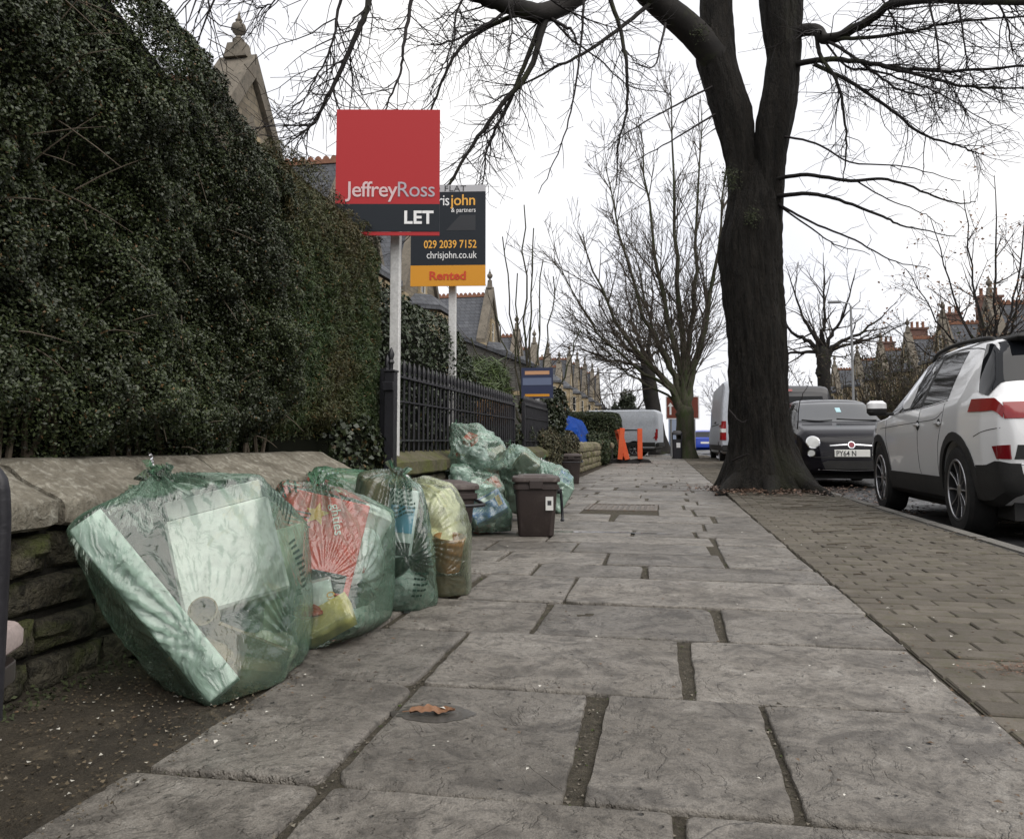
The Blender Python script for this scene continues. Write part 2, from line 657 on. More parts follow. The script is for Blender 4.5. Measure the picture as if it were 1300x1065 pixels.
for ri, (ya, yb, xs) in enumerate(rows):
    for k, (xa, xb) in enumerate(zip(xs, xs[1:])):
        ga = gb = rr.uniform(0.004, 0.010)
        if ri == 2 and k == 1:
            gb = 0.016
        if ri == 2 and k == 2:
            ga = 0.014
        if ri == 3 and k == 1:
            gb = 0.013
        if ri == 3 and k == 2:
            ga = 0.009
        if ri == 4 and k == 2:
            gb = 0.015
        if ri == 4 and k == 3:
            ga = 0.012
        if ri > 4 and k and rr.random() < .45:
            ga += rr.uniform(.01, .035)
        xa2, xb2 = xa + (ga if k else 0.0), xb - (gb if k < len(xs) - 2 else 0.0)
        if k < len(xs) - 2:
            JOINTS.append((xb2 - .004, ya, xb + .016, yb))
        JOINTS.append((xa2, yb - .008, xb2, yb + .010))
        if yb > MAN[2] and ya < MAN[3] and xb2 > MAN[0] and xa2 < MAN[1]:      # leave the hole for the iron cover
            if xa2 < MAN[0] - 0.12:
                me, cx, cy = flag_mesh(xa2, MAN[0] - 0.01, ya + .004, yb - .004, ri * 10 + k, False)
                link_mesh('flagstone', me, None, pavement, (cx, cy, 0.0))
            if xb2 > MAN[1] + 0.12:
                me, cx, cy = flag_mesh(MAN[1] + 0.01, xb2, ya + .004, yb - .004, ri * 10 + k + 5, False)
                link_mesh('flagstone', me, None, pavement, (cx, cy, 0.0))
            continue
        me, cx, cy = flag_mesh(xa2, xb2, ya + rr.uniform(.002, .007), yb - rr.uniform(.002, .007), ri * 10 + k, ri < 8)
        t = 0.35 if ri < 8 else 0.6
        link_mesh('flagstone', me, None, pavement, (cx, cy, rr.uniform(-.002, .003) + 0.002), (R(rr.uniform(-t, t)), R(rr.uniform(-t, t)), R(rr.uniform(-.3, .3))))
sheet('paved_edge', -1.72, -1.455, 2.03, 38.7, -0.006, M_soil, 0, pavement)

# ---- block paving of the verge: 200 x 100 bricks in stretcher bond, long side across
bw, bd = 0.2, 0.1
mb = MB().box((0, 0, -0.03), (bw - 0.006, bd - 0.006, 0.06))
bo = mb.build('brick', M_brick, verge, bevel=0.004, seg=1)
brick_me = bo.data
bpy.data.objects.remove(bo)
far = MB()
spots = []
j = 0
y = 1.50
while y < 38.6:
    x = 0.720 + (0.1 if j % 2 else 0)
    if j % 2:
        spots.append((0.720 + 0.048, y, 0.5))
    while x + bw <= 1.94:
        spots.append((x + bw / 2, y, 1.0))
        x += bw
    if x + 0.08 < 1.94:
        spots.append(((x + 1.93) / 2, y, (1.93 - x) / bw))
    j += 1
    y += bd
near_n = 0


def rise(x, y):      # the verge is heaved up by the tree roots
    d = math.hypot((x - 1.2) / 1.1, (y - 10.0) / 2.2)
    return 0.05 * max(0, 1 - d) + 0.006 * mnoise.noise((x * 2, y * 2, 0))


for (x, y, w) in spots:
    dx, dy = x - 1.18, y - 10.4
    if abs(dx) / 0.62 < 1 and abs(dy) / 0.75 < 1 and (dx / 0.62) ** 2 + (dy / 0.75) ** 2 < 1:
        continue
    z = 0.002 + rise(x, y) + rr.uniform(-.002, .002)
    ro = (R(rr.uniform(-1.4, 1.4)), R(rr.uniform(-1, 1)), R(rr.uniform(-.8, .8)))
    # in frame? the nearest 300 become bricks of their own
    u = 842 + 1020 * (x / max(y, .1) - 0.0) * 1.0
    if near_n < 300 and y > 1.9 and x / y < 0.445:
        o = link_mesh('brick', brick_me, None, verge, (x, y, z), ro)
        o.scale = (w, 1, 1)
        near_n += 1
    else:
        far.box((x, y, z - 0.03), ((bw - .006) * w, bd - .006, 0.06), ro)
o = far.build('brick_field', M_brick_i, verge)
tag(o, kind='stuff')
# ---- kerb
kerb = empty('kerb', kind='structure')
y = 0.2
while y < 38.6:
    b = MB().bbox((1.935, y + .004, -0.14), (2.045, y + 0.906, 0.012))
    o = b.build('kerbstone', M_kerb, kerb, bevel=0.012, seg=2)
    y += 0.91
# soil square at the foot of the big tree
b = MB()
ring = []
for k in range(28):
    a = 2 * PI * k / 28
    q = 1 + 0.12 * math.sin(3 * a + 1) + 0.06 * math.sin(7 * a)
    ring.append((1.2 + 0.64 * q * math.cos(a), 10.35 + 0.82 * q * math.sin(a), 0.03))
b.add(ring + [(1.2, 10.4, 0.10)], [(k, (k + 1) % 28, 28) for k in range(28)])
tag(b.build('tree_pit', M_soil, sm=60), kind='structure')

# iron inspection cover
M_iron = rough_mat('worn_iron', (0.09, 0.08, 0.068), (0.15, 0.13, 0.11), (0.12, 0.075, 0.045), scale=8, fine=120, rough=0.6, bump=0.3, spec=0.5)
cov = empty('inspection_cover', (-0.39, 7.78, 0), 0, 'rectangular iron inspection cover with raised ribs set in the flagstones', 'manhole cover')
b = MB()
for (a, c) in (((-.33, -.36, -.03), (.33, -.33, .004)), ((-.33, .33, -.03), (.33, .36, .004)), ((-.33, -.33, -.03), (-.30, .33, .004)), ((.30, -.33, -.03), (.33, .33, .004))):
    b.bbox(a, c)
b.build('frame', M_iron, cov)
MB().bbox((-.298, -.328, -.03), (.298, .328, -.004)).build('plate', M_iron, cov)
for i in range(11):
    x = -.27 + .054 * i
    MB().bbox((x - .012, -.29, -.004), (x + .012, .29, .003)).build('rib', M_iron, cov, bevel=.003)

# ================================================================ LOW STONE WALLS
M_rubble = rough_mat('rubble_stone', (0.045, 0.042, 0.030), (0.115, 0.102, 0.073), (0.022, 0.020, 0.015), scale=11, fine=70, rough=0.9, bump=1.0, bdist=0.03, var=0.3,
                     c3range=(0.5, 0.65), c4col=(0.06, 0.068, 0.022), c4scale=5, c4range=(0.52, 0.66))
M_coping = rough_mat('coping_stone', (0.155, 0.140, 0.108), (0.25, 0.23, 0.185), (0.37, 0.355, 0.30), scale=13, fine=75, rough=0.9, bump=1.0, bdist=0.014, var=0.10,
                     c3range=(0.50, 0.72), c4col=(0.085, 0.073, 0.055), c4scale=6, c4range=(0.50, 0.70))
M_coping2 = rough_mat('mossy_coping', (0.085, 0.078, 0.048), (0.15, 0.135, 0.088), (0.06, 0.058, 0.036), scale=7, fine=70, rough=0.9, bump=0.7, bdist=0.012, var=0.15,
                      c4col=(0.085, 0.092, 0.026), c4scale=4, c4range=(0.46, 0.6))
M_mortar = rough_mat('dark_mortar', (0.012, 0.011, 0.009), (0.028, 0.025, 0.02), scale=20, fine=120, rough=0.95, bump=0.8, world=True)


def rock_mesh(w, h, d, seed, cuts=6):
    """rough squared stone: face towards +X; origin in the middle of the back"""
    bm = bmesh.new()
    bmesh.ops.create_cube(bm, size=1)
    bmesh.ops.scale(bm, vec=(d, w, h), verts=bm.verts)
    bmesh.ops.subdivide_edges(bm, edges=bm.edges, cuts=cuts, use_grid_fill=True)
    for v in bm.verts:
        x, y, z = v.co
        q = min(1.0, (abs(y) / (w / 2)) ** 6 + (abs(z) / (h / 2)) ** 6)
        n = mnoise.noise((y * 9 + seed * 3.7, z * 11, x * 8))
        n2 = mnoise.noise((y * 30 + seed * 1.7, z * 30, x * 20))
        cell = mnoise.cell((y * 7 + seed, z * 8, 0))
        if x > 0:
            v.co.x += 0.016 * n + 0.005 * n2 - 0.022 * q + 0.010 * cell
        v.co.y += 0.010 * mnoise.noise((z * 9 + seed, x * 9, 2)) * (abs(y) / (w / 2))
        v.co.z += 0.008 * mnoise.noise((y * 9 + seed, x * 9, 4)) * (abs(z) / (h / 2))
    bmesh.ops.recalc_face_normals(bm, faces=bm.faces)
    me = bpy.data.meshes.new('stone')
    bm.to_mesh(me)
    bm.free()
    smooth(me, 38)
    me.materials.append(M_rubble)
    return me


def rubble(parent, xface, y0, y1, z0, z1, courses, seed, cuts=6, mat=None):
    rr = random.Random(seed)
    hs = [rr.uniform(.8, 1.25) for _ in range(courses)]
    tot = sum(hs)
    z = z0
    for h in hs:
        h = h / tot * (z1 - z0)
        y = y0 - rr.uniform(0, .1)
        while y < y1 - 0.03:
            w = min(rr.uniform(.13, .36), y1 - y)
            if w < .06:
                break
            me = rock_mesh(w - .016, h - .014, 0.12, rr.random() * 90, cuts)
            if mat:
                me.materials[0] = mat
            link_mesh('stone', me, None, parent, (xface - .055 + rr.uniform(-.012, .012), y + w / 2, z + h / 2), (R(rr.uniform(-2, 2)), R(rr.uniform(-3, 3)), R(rr.uniform(-3, 3))))
            y += w
        z += h


def coping_mesh(prof, y0, y1, seed, res=14, chip=0.006):
    """prof: outline (x,z) listed from the back top round the front to the bottom; runs along Y"""
    n = len(prof)
    V, Fc = [], []
    dens = []
    for i in range(n):
        a, b = prof[i], prof[(i + 1) % n]
        k = max(1, int(math.dist(a, b) / 0.025)) if i < n - 1 else 1
        for j in range(k):
            dens.append((a[0] + (b[0] - a[0]) * j / k, a[1] + (b[1] - a[1]) * j / k))
    m = len(dens)
    cx = sum(p[0] for p in dens) / m
    cz = sum(p[1] for p in dens) / m
    k = max(4, int((y1 - y0) / 0.03))
    for i in range(k + 1):
        t = i / k
        yy = y0 + (y1 - y0) * t
        ins = 0.016 if i in (0, k) else (0.004 if i in (1, k - 1) else 0)
        for (x, z) in dens:
            w = chip * mnoise.noise((x * 9 + seed, yy * 7, z * 9)) + chip * .6 * mnoise.noise((x * 35 + seed, yy * 30, z * 35))
            dx, dz = x - cx, z - cz
            L = math.hypot(dx, dz) + 1e-6
            V.append((x + dx / L * (w - ins), yy, z + dz / L * (w - ins)))
    for i in range(k):
        for a in range(m):
            b = (a + 1) % m
            Fc.append((i * m + a, i * m + b, (i + 1) * m + b, (i + 1) * m + a))
    Fc.append(tuple(range(m)))
    Fc.append(tuple(reversed(range(k * m, (k + 1) * m))))
    me = bpy.data.meshes.new('coping')
    me.from_pydata(V, [], Fc)
    bm = bmesh.new()
    bm.from_mesh(me)
    bmesh.ops.recalc_face_normals(bm, faces=bm.faces)
    bm.to_mesh(me)
    bm.free()
    smooth(me, 32)
    return me


wall = empty('garden_wall', (-1.5, 2.0, 0), 0, 'low rubble stone wall with broad chamfered coping under the big dark hedge', 'wall')


def wpart(me, name, m, parent):
    off = Vector(parent.location)
    me.transform(Matrix.Translation(-off))
    return link_mesh(name, me, m, parent)


wpart(MB().bbox((-1.74, -0.6, -0.1), (-1.535, 3.76, 0.405)).mesh('core'), 'core', M_mortar, wall)
prof1 = [(-1.78, 0.575), (-1.655, 0.572), (-1.475, 0.475), (-1.468, 0.462), (-1.468, 0.415), (-1.48, 0.407), (-1.78, 0.407)]
cops = [(-0.4, 0.72), (0.73, 1.782), (1.79, 2.66), (2.668, 3.78)]
for i, (a, c) in enumerate(cops):
    o = wpart(coping_mesh(prof1, a + .006, c - .006, i * 7 + 1), 'coping_stone', M_coping, wall)
rub = empty('x')
rubble(rub, -1.5, 0.3, 3.76, 0.0, 0.398, 4, 5)
for o in list(rub.children):
    o.parent = wall
    o.location -= Vector(wall.location)
bpy.data.objects.remove(rub)
# second wall, carries the iron railing
wall2 = empty('railing_wall', (-1.55, 6.5, 0), 0, 'low mossy stone wall that carries the black iron railing', 'wall')
wpart(MB().bbox((-1.76, 4.46, -0.1), (-1.545, 11.4, 0.41)).mesh('core'), 'core', M_mortar, wall2)
prof2 = [(-1.80, 0.50), (-1.72, 0.56), (-1.60, 0.56), (-1.485, 0.50), (-1.48, 0.43), (-1.49, 0.42), (-1.80, 0.42)]
for i, (a, c) in enumerate([(4.42, 5.48), (5.49, 6.6), (6.61, 7.7), (7.71, 8.8), (9.25, 10.3), (10.31, 11.4)]):
    wpart(coping_mesh(prof2, a, c, i * 5 + 40), 'coping_stone', M_coping2, wall2)
rub = empty('x')
rubble(rub, -1.51, 4.46, 11.4, 0.0, 0.412, 3, 15, 4)
for o in list(rub.children):
    o.parent = wall2
    o.location -= Vector(wall2.location)
bpy.data.objects.remove(rub)
# third wall, past the bushes
wall3 = empty('mossy_garden_wall', (-1.6, 16, 0), 0, 'pale mossy rubble wall along the pavement beside the blue tarpaulin', 'wall')
wpart(MB().bbox((-1.86, 13.0, -0.1), (-1.645, 27.0, 0.50)).mesh('core'), 'core', M_mortar, wall3)
M_rub3 = rough_mat('pale_rubble', (0.13, 0.115, 0.075), (0.22, 0.19, 0.13), (0.07, 0.065, 0.045), scale=6, fine=50, rough=0.9, bump=0.9, bdist=0.02, var=0.25, c4col=(0.10, 0.105, 0.04), c4scale=4)
rub = empty('x')
rubble(rub, -1.6, 13.0, 22.0, 0.0, 0.42, 3, 25, 3, M_rub3)
for o in list(rub.children):
    o.parent = wall3
    o.location -= Vector(wall3.location)
bpy.data.objects.remove(rub)
for i in range(12):
    a = 13.0 + i * 1.15
    wpart(coping_mesh([(-1.88, .50), (-1.86, .57), (-1.74, .62), (-1.62, .58), (-1.585, .50), (-1.59, .43), (-1.88, .43)], a, a + 1.14, i * 3 + 70, chip=.014), 'coping_stone', M_rub3, wall3)
# ================================================================ HEDGES, BUSHES
def vnoise(P, scale, seed=0):
    Q = np.asarray(P) * scale + seed * 17.31
    I = np.floor(Q).astype(np.int64)
    Fr = Q - I
    Fr = Fr * Fr * (3 - 2 * Fr)
    out = np.zeros(len(Q))
    for dx in (0, 1):
        for dy in (0, 1):
            for dz in (0, 1):
                h = ((I[:, 0] + dx) * 374761393 + (I[:, 1] + dy) * 668265263 + (I[:, 2] + dz) * 2147483647 + seed * 97) & 0xffffffff
                h = ((h ^ (h >> 13)) * 1274126177) & 0xffffffff
                h = (h ^ (h >> 16)) / 4294967295.0
                w = (Fr[:, 0] if dx else 1 - Fr[:, 0]) * (Fr[:, 1] if dy else 1 - Fr[:, 1]) * (Fr[:, 2] if dz else 1 - Fr[:, 2])
                out += w * h
    return out * 2 - 1


def unit(A):
    return A / (np.linalg.norm(A, axis=1, keepdims=True) + 1e-9)


def leaf_cloud(name, P, N, size, aspect, mat, parent, up=0.5, spread=1.0, fold=0.25, jitter=0.35, kind='stuff', seed=1):
    """one small folded quad per point P, facing roughly N"""
    g = np.random.default_rng(seed)
    n = len(P)
    nn = unit(N * 0.8 + g.normal(size=(n, 3)) * spread * 0.6 + np.array([0, 0, up]))
    a = unit(np.cross(nn, g.normal(size=(n, 3))))
    b = np.cross(nn, a)
    L = size * (1 + jitter * g.uniform(-1, 1, n))[:, None]
    Wd = L * aspect
    base = P - a * L * 0.5
    tip = P + a * L * 0.5
    lft = P + b * Wd * 0.5 + nn * Wd * fold
    rgt = P - b * Wd * 0.5 + nn * Wd * fold
    V = np.stack([base, lft, tip, rgt], 1).reshape(-1, 3)
    Fc = np.arange(4 * n).reshape(-1, 4)
    me = np_mesh(name, V - np.array(parent.location), Fc)
    o = link_mesh(name, me, mat, parent)
    return tag(o, kind=kind)


M_core = plain('hedge_dark_core', (0.006, 0.007, 0.004), 0.95, spec=0.1)  # near-black filler added inside the foliage to block light
M_twig = rough_mat('hedge_twig', (0.07, 0.055, 0.04), (0.13, 0.11, 0.085), scale=20, fine=90, rough=0.9, bump=0.2, var=0.2)
M_leafA = leaf_mat('hedge_leaf', (0.012, 0.021, 0.007), (0.070, 0.090, 0.035), (0.15, 0.09, 0.04), 0.025, rough=0.40, spec=0.4, patch=((0.024, 0.031, 0.014), 2.4))
M_yew = leaf_mat('yew_needle', (0.016, 0.034, 0.011), (0.058, 0.090, 0.028), (0.12, 0.08, 0.03), 0.06, rough=0.5, spec=0.35, patch=((0.062, 0.047, 0.018), 1.3))
M_leafB = leaf_mat('laurel_leaf', (0.014, 0.024, 0.010), (0.045, 0.062, 0.028), (0.09, 0.06, 0.02), 0.03, rough=0.42, spec=0.5)
M_box = leaf_mat('box_leaf', (0.035, 0.035, 0.018), (0.11, 0.105, 0.055), (0.12, 0.085, 0.05), 0.10, rough=0.6, spec=0.4)
M_farhedge = leaf_mat('far_hedge_leaf', (0.016, 0.026, 0.010), (0.05, 0.065, 0.025), (0.08, 0.06, 0.03), 0.05, rough=0.55, spec=0.35)
M_ivy = leaf_mat('ivy_leaf', (0.012, 0.020, 0.008), (0.040, 0.052, 0.022), (0.11, 0.07, 0.03), 0.05, rough=0.42, spec=0.5)


def face_points(n, y0, y1, ztop, x0, seed, zlo=0.6, amp=(0.05, 0.03), hollow=True, deep=0.05):
    g = np.random.default_rng(seed)
    y = g.uniform(y0, y1, n)
    zt = ztop(y)
    z = zlo + (zt - zlo) * g.uniform(0, 1, n)
    Q = np.stack([np.zeros(n), y, z], 1)
    bump = amp[0] * vnoise(Q, 3.1, seed) + amp[1] * vnoise(Q, 9.0, seed + 1) + 0.6 * amp[1] * vnoise(Q, 22.0, seed + 3)
    x = x0 + bump - g.exponential(deep, n)
    top = np.clip((z - (zt - 0.25)) / 0.25, 0, 1)
    x -= 0.16 * top ** 2
    if hollow:
        lo = np.clip((0.74 + 0.06 * vnoise(Q, 4.0, seed + 9) - z) / 0.2, 0, 1)
        x -= 0.20 * lo
        keep = g.uniform(0, 1, n) > lo * 0.75
        x, y, z = x[keep], y[keep], z[keep]
        top = top[keep]
    N = np.stack([np.ones(len(x)), np.zeros(len(x)), 0.2 + top], 1)
    return np.stack([x, y, z], 1), unit(N)


def top_points(n, y0, y1, ztop, xa, xb, seed):
    g = np.random.default_rng(seed)
    y = g.uniform(y0, y1, n)
    x = g.uniform(xa, xb, n)
    Q = np.stack([x, y, np.zeros(n)], 1)
    z = ztop(y) + 0.05 * vnoise(Q, 4, seed) + 0.03 * vnoise(Q, 12, seed) - g.exponential(.03, n)
    return np.stack([x, y, z], 1), np.tile([0.2, 0, 1.0], (n, 1))


# big privet hedge beside the camera
hedge = empty('privet_hedge', (-2.3, 1.8, 0.0), 0, 'tall dark small-leaved hedge behind the low wall, nearest the viewer', 'hedge')
ztA = lambda y: 2.13 + 0.20 * np.clip((2.6 - y) / 0.6, -1.15, 3.2)
P1, N1 = face_points(235000, 1.35, 3.36, ztA, -1.60, 3, zlo=0.55, amp=(0.075, 0.05), deep=0.03)
P2, N2 = face_points(16000, -0.9, 1.35, ztA, -1.62, 4, zlo=0.55)
P3, N3 = top_points(30000, 0.8, 3.36, ztA, -2.6, -1.72, 5)
leaf_cloud('foliage', np.vstack([P1, P2, P3]), np.vstack([N1, N2, N3]), 0.0118, 0.56, M_leafA, hedge, up=0.45, spread=1.0, seed=2)
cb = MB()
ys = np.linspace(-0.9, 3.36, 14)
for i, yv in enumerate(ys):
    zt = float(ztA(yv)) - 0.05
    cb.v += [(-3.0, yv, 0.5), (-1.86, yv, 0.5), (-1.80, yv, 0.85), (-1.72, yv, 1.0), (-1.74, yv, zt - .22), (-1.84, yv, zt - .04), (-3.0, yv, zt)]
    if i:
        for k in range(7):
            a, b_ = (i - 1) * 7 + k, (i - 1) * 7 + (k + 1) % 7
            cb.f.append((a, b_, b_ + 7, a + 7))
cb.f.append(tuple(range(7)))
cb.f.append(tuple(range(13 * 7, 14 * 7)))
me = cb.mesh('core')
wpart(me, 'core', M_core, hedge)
g = np.random.default_rng(11)
tw = MB()
for k in range(150):
    y0 = g.uniform(1.3, 3.3)
    z0 = g.uniform(0.6, 2.3)
    top_left = g.uniform() < .3
    if top_left:
        y0, z0 = g.uniform(1.5, 2.0), g.uniform(1.2, 2.2)
    p = np.array([-1.66, y0, z0])
    d = np.array([g.uniform(.3, 1.0), g.normal() * .7, g.normal() * .8 + (.5 if top_left else 0)])
    d /= np.linalg.norm(d)
    L = g.uniform(.06, .16) * (1.9 if top_left else 1)
    pts = [p + d * L * t + np.array([0, 0, -0.03 * t * t]) for t in (0, .35, .7, 1)]
    tw.tube(pts, [0.0022, 0.002, 0.0015, 0.0008], 4, cap=False)
for k in range(26):      # bare stems in the shade above the coping
    y0 = g.uniform(1.4, 3.4)
    tw.tube([(-1.76, y0, .52), (-1.74 + g.normal() * .02, y0 + g.normal() * .05, .68), (-1.70, y0 + g.normal() * .1, .9)], [.009, .008, .005], 5, cap=False)
o = wpart(tw.mesh('twigs'), 'twigs', M_twig, hedge)
tag(o, kind='stuff')

# clipped yew hedge next to it
yew = empty('yew_hedge', (-2.2, 4.0, 0.0), 0, 'clipped yew hedge with bronze tips between the big hedge and the black gate post', 'hedge')
ztY = lambda y: 1.99 - 0.10 * np.clip((y - 3.4) / 1.2, 0, 1) + 0 * y


def yew_points(n, seed):
    P, N = face_points(n, 3.28, 4.70, ztY, -1.63, seed, zlo=0.58, amp=(0.03, 0.02), deep=0.03)
    # end face rounds off towards the gate
    e = np.clip((P[:, 1] - 4.45) / 0.25, 0, 1)
    P[:, 0] -= 0.20 * e ** 2
    N = unit(N + np.stack([0 * e, e * 1.2, 0 * e], 1))
    # hollow at the wall foot is lower here
    return P, N


P1, N1 = yew_points(90000, 21)
P2, N2 = top_points(22000, 3.28, 4.66, ztY, -2.4, -1.68, 22)
g = np.random.default_rng(23)
n = 30000
P3 = np.stack([g.uniform(-2.5, -1.72, n), 4.70 - g.exponential(.03, n), g.uniform(.55, 1.88, n)], 1)
P3[:, 1] += 0.04 * vnoise(P3, 5, 3)
N3 = np.tile([0.3, 1, 0.3], (n, 1))
leaf_cloud('foliage', np.vstack([P1, P2, P3]), unit(np.vstack([N1, N2, N3])), 0.026, 0.17, M_yew, yew, up=0.2, spread=1.3, fold=0.1, seed=5)
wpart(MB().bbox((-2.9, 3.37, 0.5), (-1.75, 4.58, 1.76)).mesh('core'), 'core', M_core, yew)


def bush(name, label, cat, boxes, n, size, aspect, mat, seed, deep=0.05, amp=0.05, rnd=4.0, core=0.86, sprouts=0, group=None):
    """foliage over super-ellipsoids: boxes = [(centre, half sizes)]"""
    c0 = boxes[0][0]
    e = empty(name, (c0[0], c0[1], 0), 0, label, cat, group)
    PP, NN = [], []
    cm = MB()
    g = np.random.default_rng(seed)
    areas = [h[0] * h[1] + h[1] * h[2] + h[0] * h[2] for c, h in boxes]
    for bi, (c, h) in enumerate(boxes):
        k = int(n * areas[bi] / sum(areas))
        # points spread evenly over a box surface, then pulled to the super-ellipsoid
        fa = np.array([h[1] * h[2], h[0] * h[2], h[0] * h[1]])
        ax = g.choice(3, k, p=fa / fa.sum())
        d = g.uniform(-1, 1, (k, 3))
        sg = g.choice([-1, 1], k)
        d[np.arange(k), ax] = sg
        r = (np.abs(d) ** rnd).sum(1) ** (-1 / rnd)
        Q = d * r[:, None]
        N = unit(np.sign(Q) * np.abs(Q) ** (rnd - 1) / np.array(h))
        P = np.array(c) + Q * np.array(h)
        off = amp * vnoise(P, 3.0, seed) + amp * .6 * vnoise(P, 9.0, seed + 2) - g.exponential(deep, k)
        P = P + N * off[:, None]
        ok = P[:, 2] > 0.01
        PP.append(P[ok])
        NN.append(N[ok])
        V, Fc = [], []
        q = 10
        for i in range(q + 1):
            th = PI * i / q
            for j in range(16):
                ph = 2 * PI * j / 16
                dd = np.array([math.sin(th) * math.cos(ph), math.sin(th) * math.sin(ph), math.cos(th)])
                rr_ = (np.abs(dd) ** rnd).sum() ** (-1 / rnd)
                V.append(np.array(c) + dd * rr_ * np.array(h) * core - np.array(e.location))
        for i in range(q):
            for j in range(16):
                Fc.append((i * 16 + j, i * 16 + (j + 1) % 16, (i + 1) * 16 + (j + 1) % 16, (i + 1) * 16 + j))
        cm.add(V, Fc)
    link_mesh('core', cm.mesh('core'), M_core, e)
    leaf_cloud('foliage', np.vstack(PP), np.vstack(NN), size, aspect, mat, e, up=0.35, spread=1.1, seed=seed)
    return e


bush('laurel_hedge', 'rounded dark green hedge growing behind the black railing', 'hedge', [((-2.35, 6.2, 0.9), (0.62, 1.75, 0.88))], 42000, 0.036, 0.5, M_leafB, 31, deep=.04, amp=.06)
bush('ivy_clump', 'ragged ivy and dead stems filling the gap beside the black gate post', 'ivy', [((-1.85, 4.12, 0.42), (0.28, 0.30, 0.36))], 9000, 0.03, 0.8, M_ivy, 32, amp=.08)
bush('ivy_bank', 'ivy and low shrubs along the wall top below the railing', 'ivy', [((-1.80, 6.6, 0.60), (0.12, 2.1, 0.16)), ((-1.75, 9.9, 0.62), (0.14, 1.1, 0.2))], 16000, 0.03, 0.8, M_ivy, 33, amp=.05, deep=.02)
bush('ivy_pillar', 'ivy smothering the pillar at the far end of the railing', 'ivy', [((-1.72, 11.75, 0.65), (0.22, 0.3, 0.72)), ((-1.75, 11.9, 1.1), (0.3, 0.3, 0.3))], 15000, 0.045, 0.8, M_ivy, 34, amp=.1)
bush('clipped_bush', 'clipped grey-green bush left of the pair before the tarpaulin', 'bush', [((-1.75, 11.0, 0.42), (0.36, 0.62, 0.40))], 15000, 0.034, 0.6, M_box, 35, rnd=3)
bush('clipped_bush', 'clipped grey-green bush right of the pair, against the mossy wall', 'bush', [((-1.72, 12.55, 0.40), (0.42, 0.6, 0.42))], 15000, 0.034, 0.6, M_box, 36, rnd=3)
bush('boundary_hedge', 'long flat-topped green hedge behind the blue tarpaulin', 'hedge', [((-3.05, 30.6, 0.88), (1.5, .8, 0.88))], 26000, 0.06, 0.5, M_farhedge, 37, amp=.05, rnd=8)
bush('garden_shrub', 'small ragged shrub on the wall beneath the flat-topped hedge', 'shrub', [((-1.75, 22.0, 0.42), (0.3, 1.2, 0.42))], 8000, 0.06, 0.5, M_farhedge, 38, amp=.1, rnd=3)
bush('spiky_palm', 'bright green spiky shrub above the railing by the house', 'shrub', [((-3.4, 14.6, 1.5), (0.65, 0.65, 0.7))], 3000, 0.32, 0.06, leaf_mat('palm_leaf', (0.04, 0.065, 0.02), (0.10, 0.14, 0.045), rough=.45), 39, amp=.12, rnd=2.2, core=.5)
bush('rust_shrub', 'small rust-leaved shrub at the gap in the railing', 'shrub', [((-1.9, 9.0, 0.97), (0.22, 0.22, 0.18))], 1500, 0.05, 0.5, leaf_mat('rust_leaf', (0.12, 0.06, 0.02), (0.28, 0.15, 0.05), rough=.6), 40, rnd=2.2, core=.5)
M_conifer = leaf_mat('conifer', (0.012, 0.018, 0.008), (0.03, 0.04, 0.018), rough=.6)
e = bush('conifer_tree', 'tall square dark conifer beyond the white van', 'tree', [((-3.3, 78, 2.7), (.66, .66, 2.7))], 4000, 0.3, 0.4, M_conifer, 41, amp=.3, rnd=4)
e = bush('conifer_tree', 'smaller pointed dark conifer left of the square one', 'tree', [((-4.65, 80, 2.0), (.5, .5, 2.0)), ((-4.65, 80, 3.4), (.25, .25, 1.2))], 2500, 0.25, 0.4, M_conifer, 42, amp=.25, rnd=2.4)
# ================================================================ TREES
M_bark = rough_mat('wet_dark_bark', (0.008, 0.0068, 0.0052), (0.025, 0.0205, 0.0155), (0.003, 0.0027, 0.0022), scale=15, fine=60, rough=0.85, bump=1.0, bdist=0.09, var=0,
                   stretch=(1, 1, 0.22), c4col=(0.020, 0.022, 0.008), c4scale=0.9, c4range=(0.54, 0.68), world=True)
M_limb = rough_mat('dark_limb', (0.009, 0.008, 0.0075), (0.022, 0.019, 0.017), scale=4, fine=40, rough=0.85, bump=0.5, var=0, world=True, c4col=(0.03, 0.034, 0.014), c4scale=1.1, c4range=(.56, .66))
M_twigdark = plain('wet_twig', (0.013, 0.010, 0.010), 0.7, spec=0.3)
M_bark2 = rough_mat('mossy_bark', (0.035, 0.034, 0.022), (0.075, 0.068, 0.050), (0.03, 0.042, 0.014), scale=3, fine=25, rough=0.9, bump=0.8, bdist=0.03, var=0, stretch=(1, 1, .3), world=True, c3range=(.45, .62))
M_twig2 = plain('pale_twig', (0.062, 0.052, 0.041), 0.8, spec=0.2)
M_twig3 = plain('grey_twig', (0.055, 0.046, 0.040), 0.8, spec=0.2)


def catmull(pts, per=4):
    P = np.asarray(pts, float)
    Q = np.vstack([2 * P[0] - P[1], P, 2 * P[-1] - P[-2]])
    out = []
    for i in range(1, len(Q) - 2):
        for k in range(per):
            t = k / per
            a, b, c, d = Q[i - 1], Q[i], Q[i + 1], Q[i + 2]
            out.append(0.5 * ((2 * b) + (-a + c) * t + (2 * a - 5 * b + 4 * c - d) * t * t + (-a + 3 * b - 3 * c + d) * t ** 3))
    out.append(P[-1])
    return np.array(out)


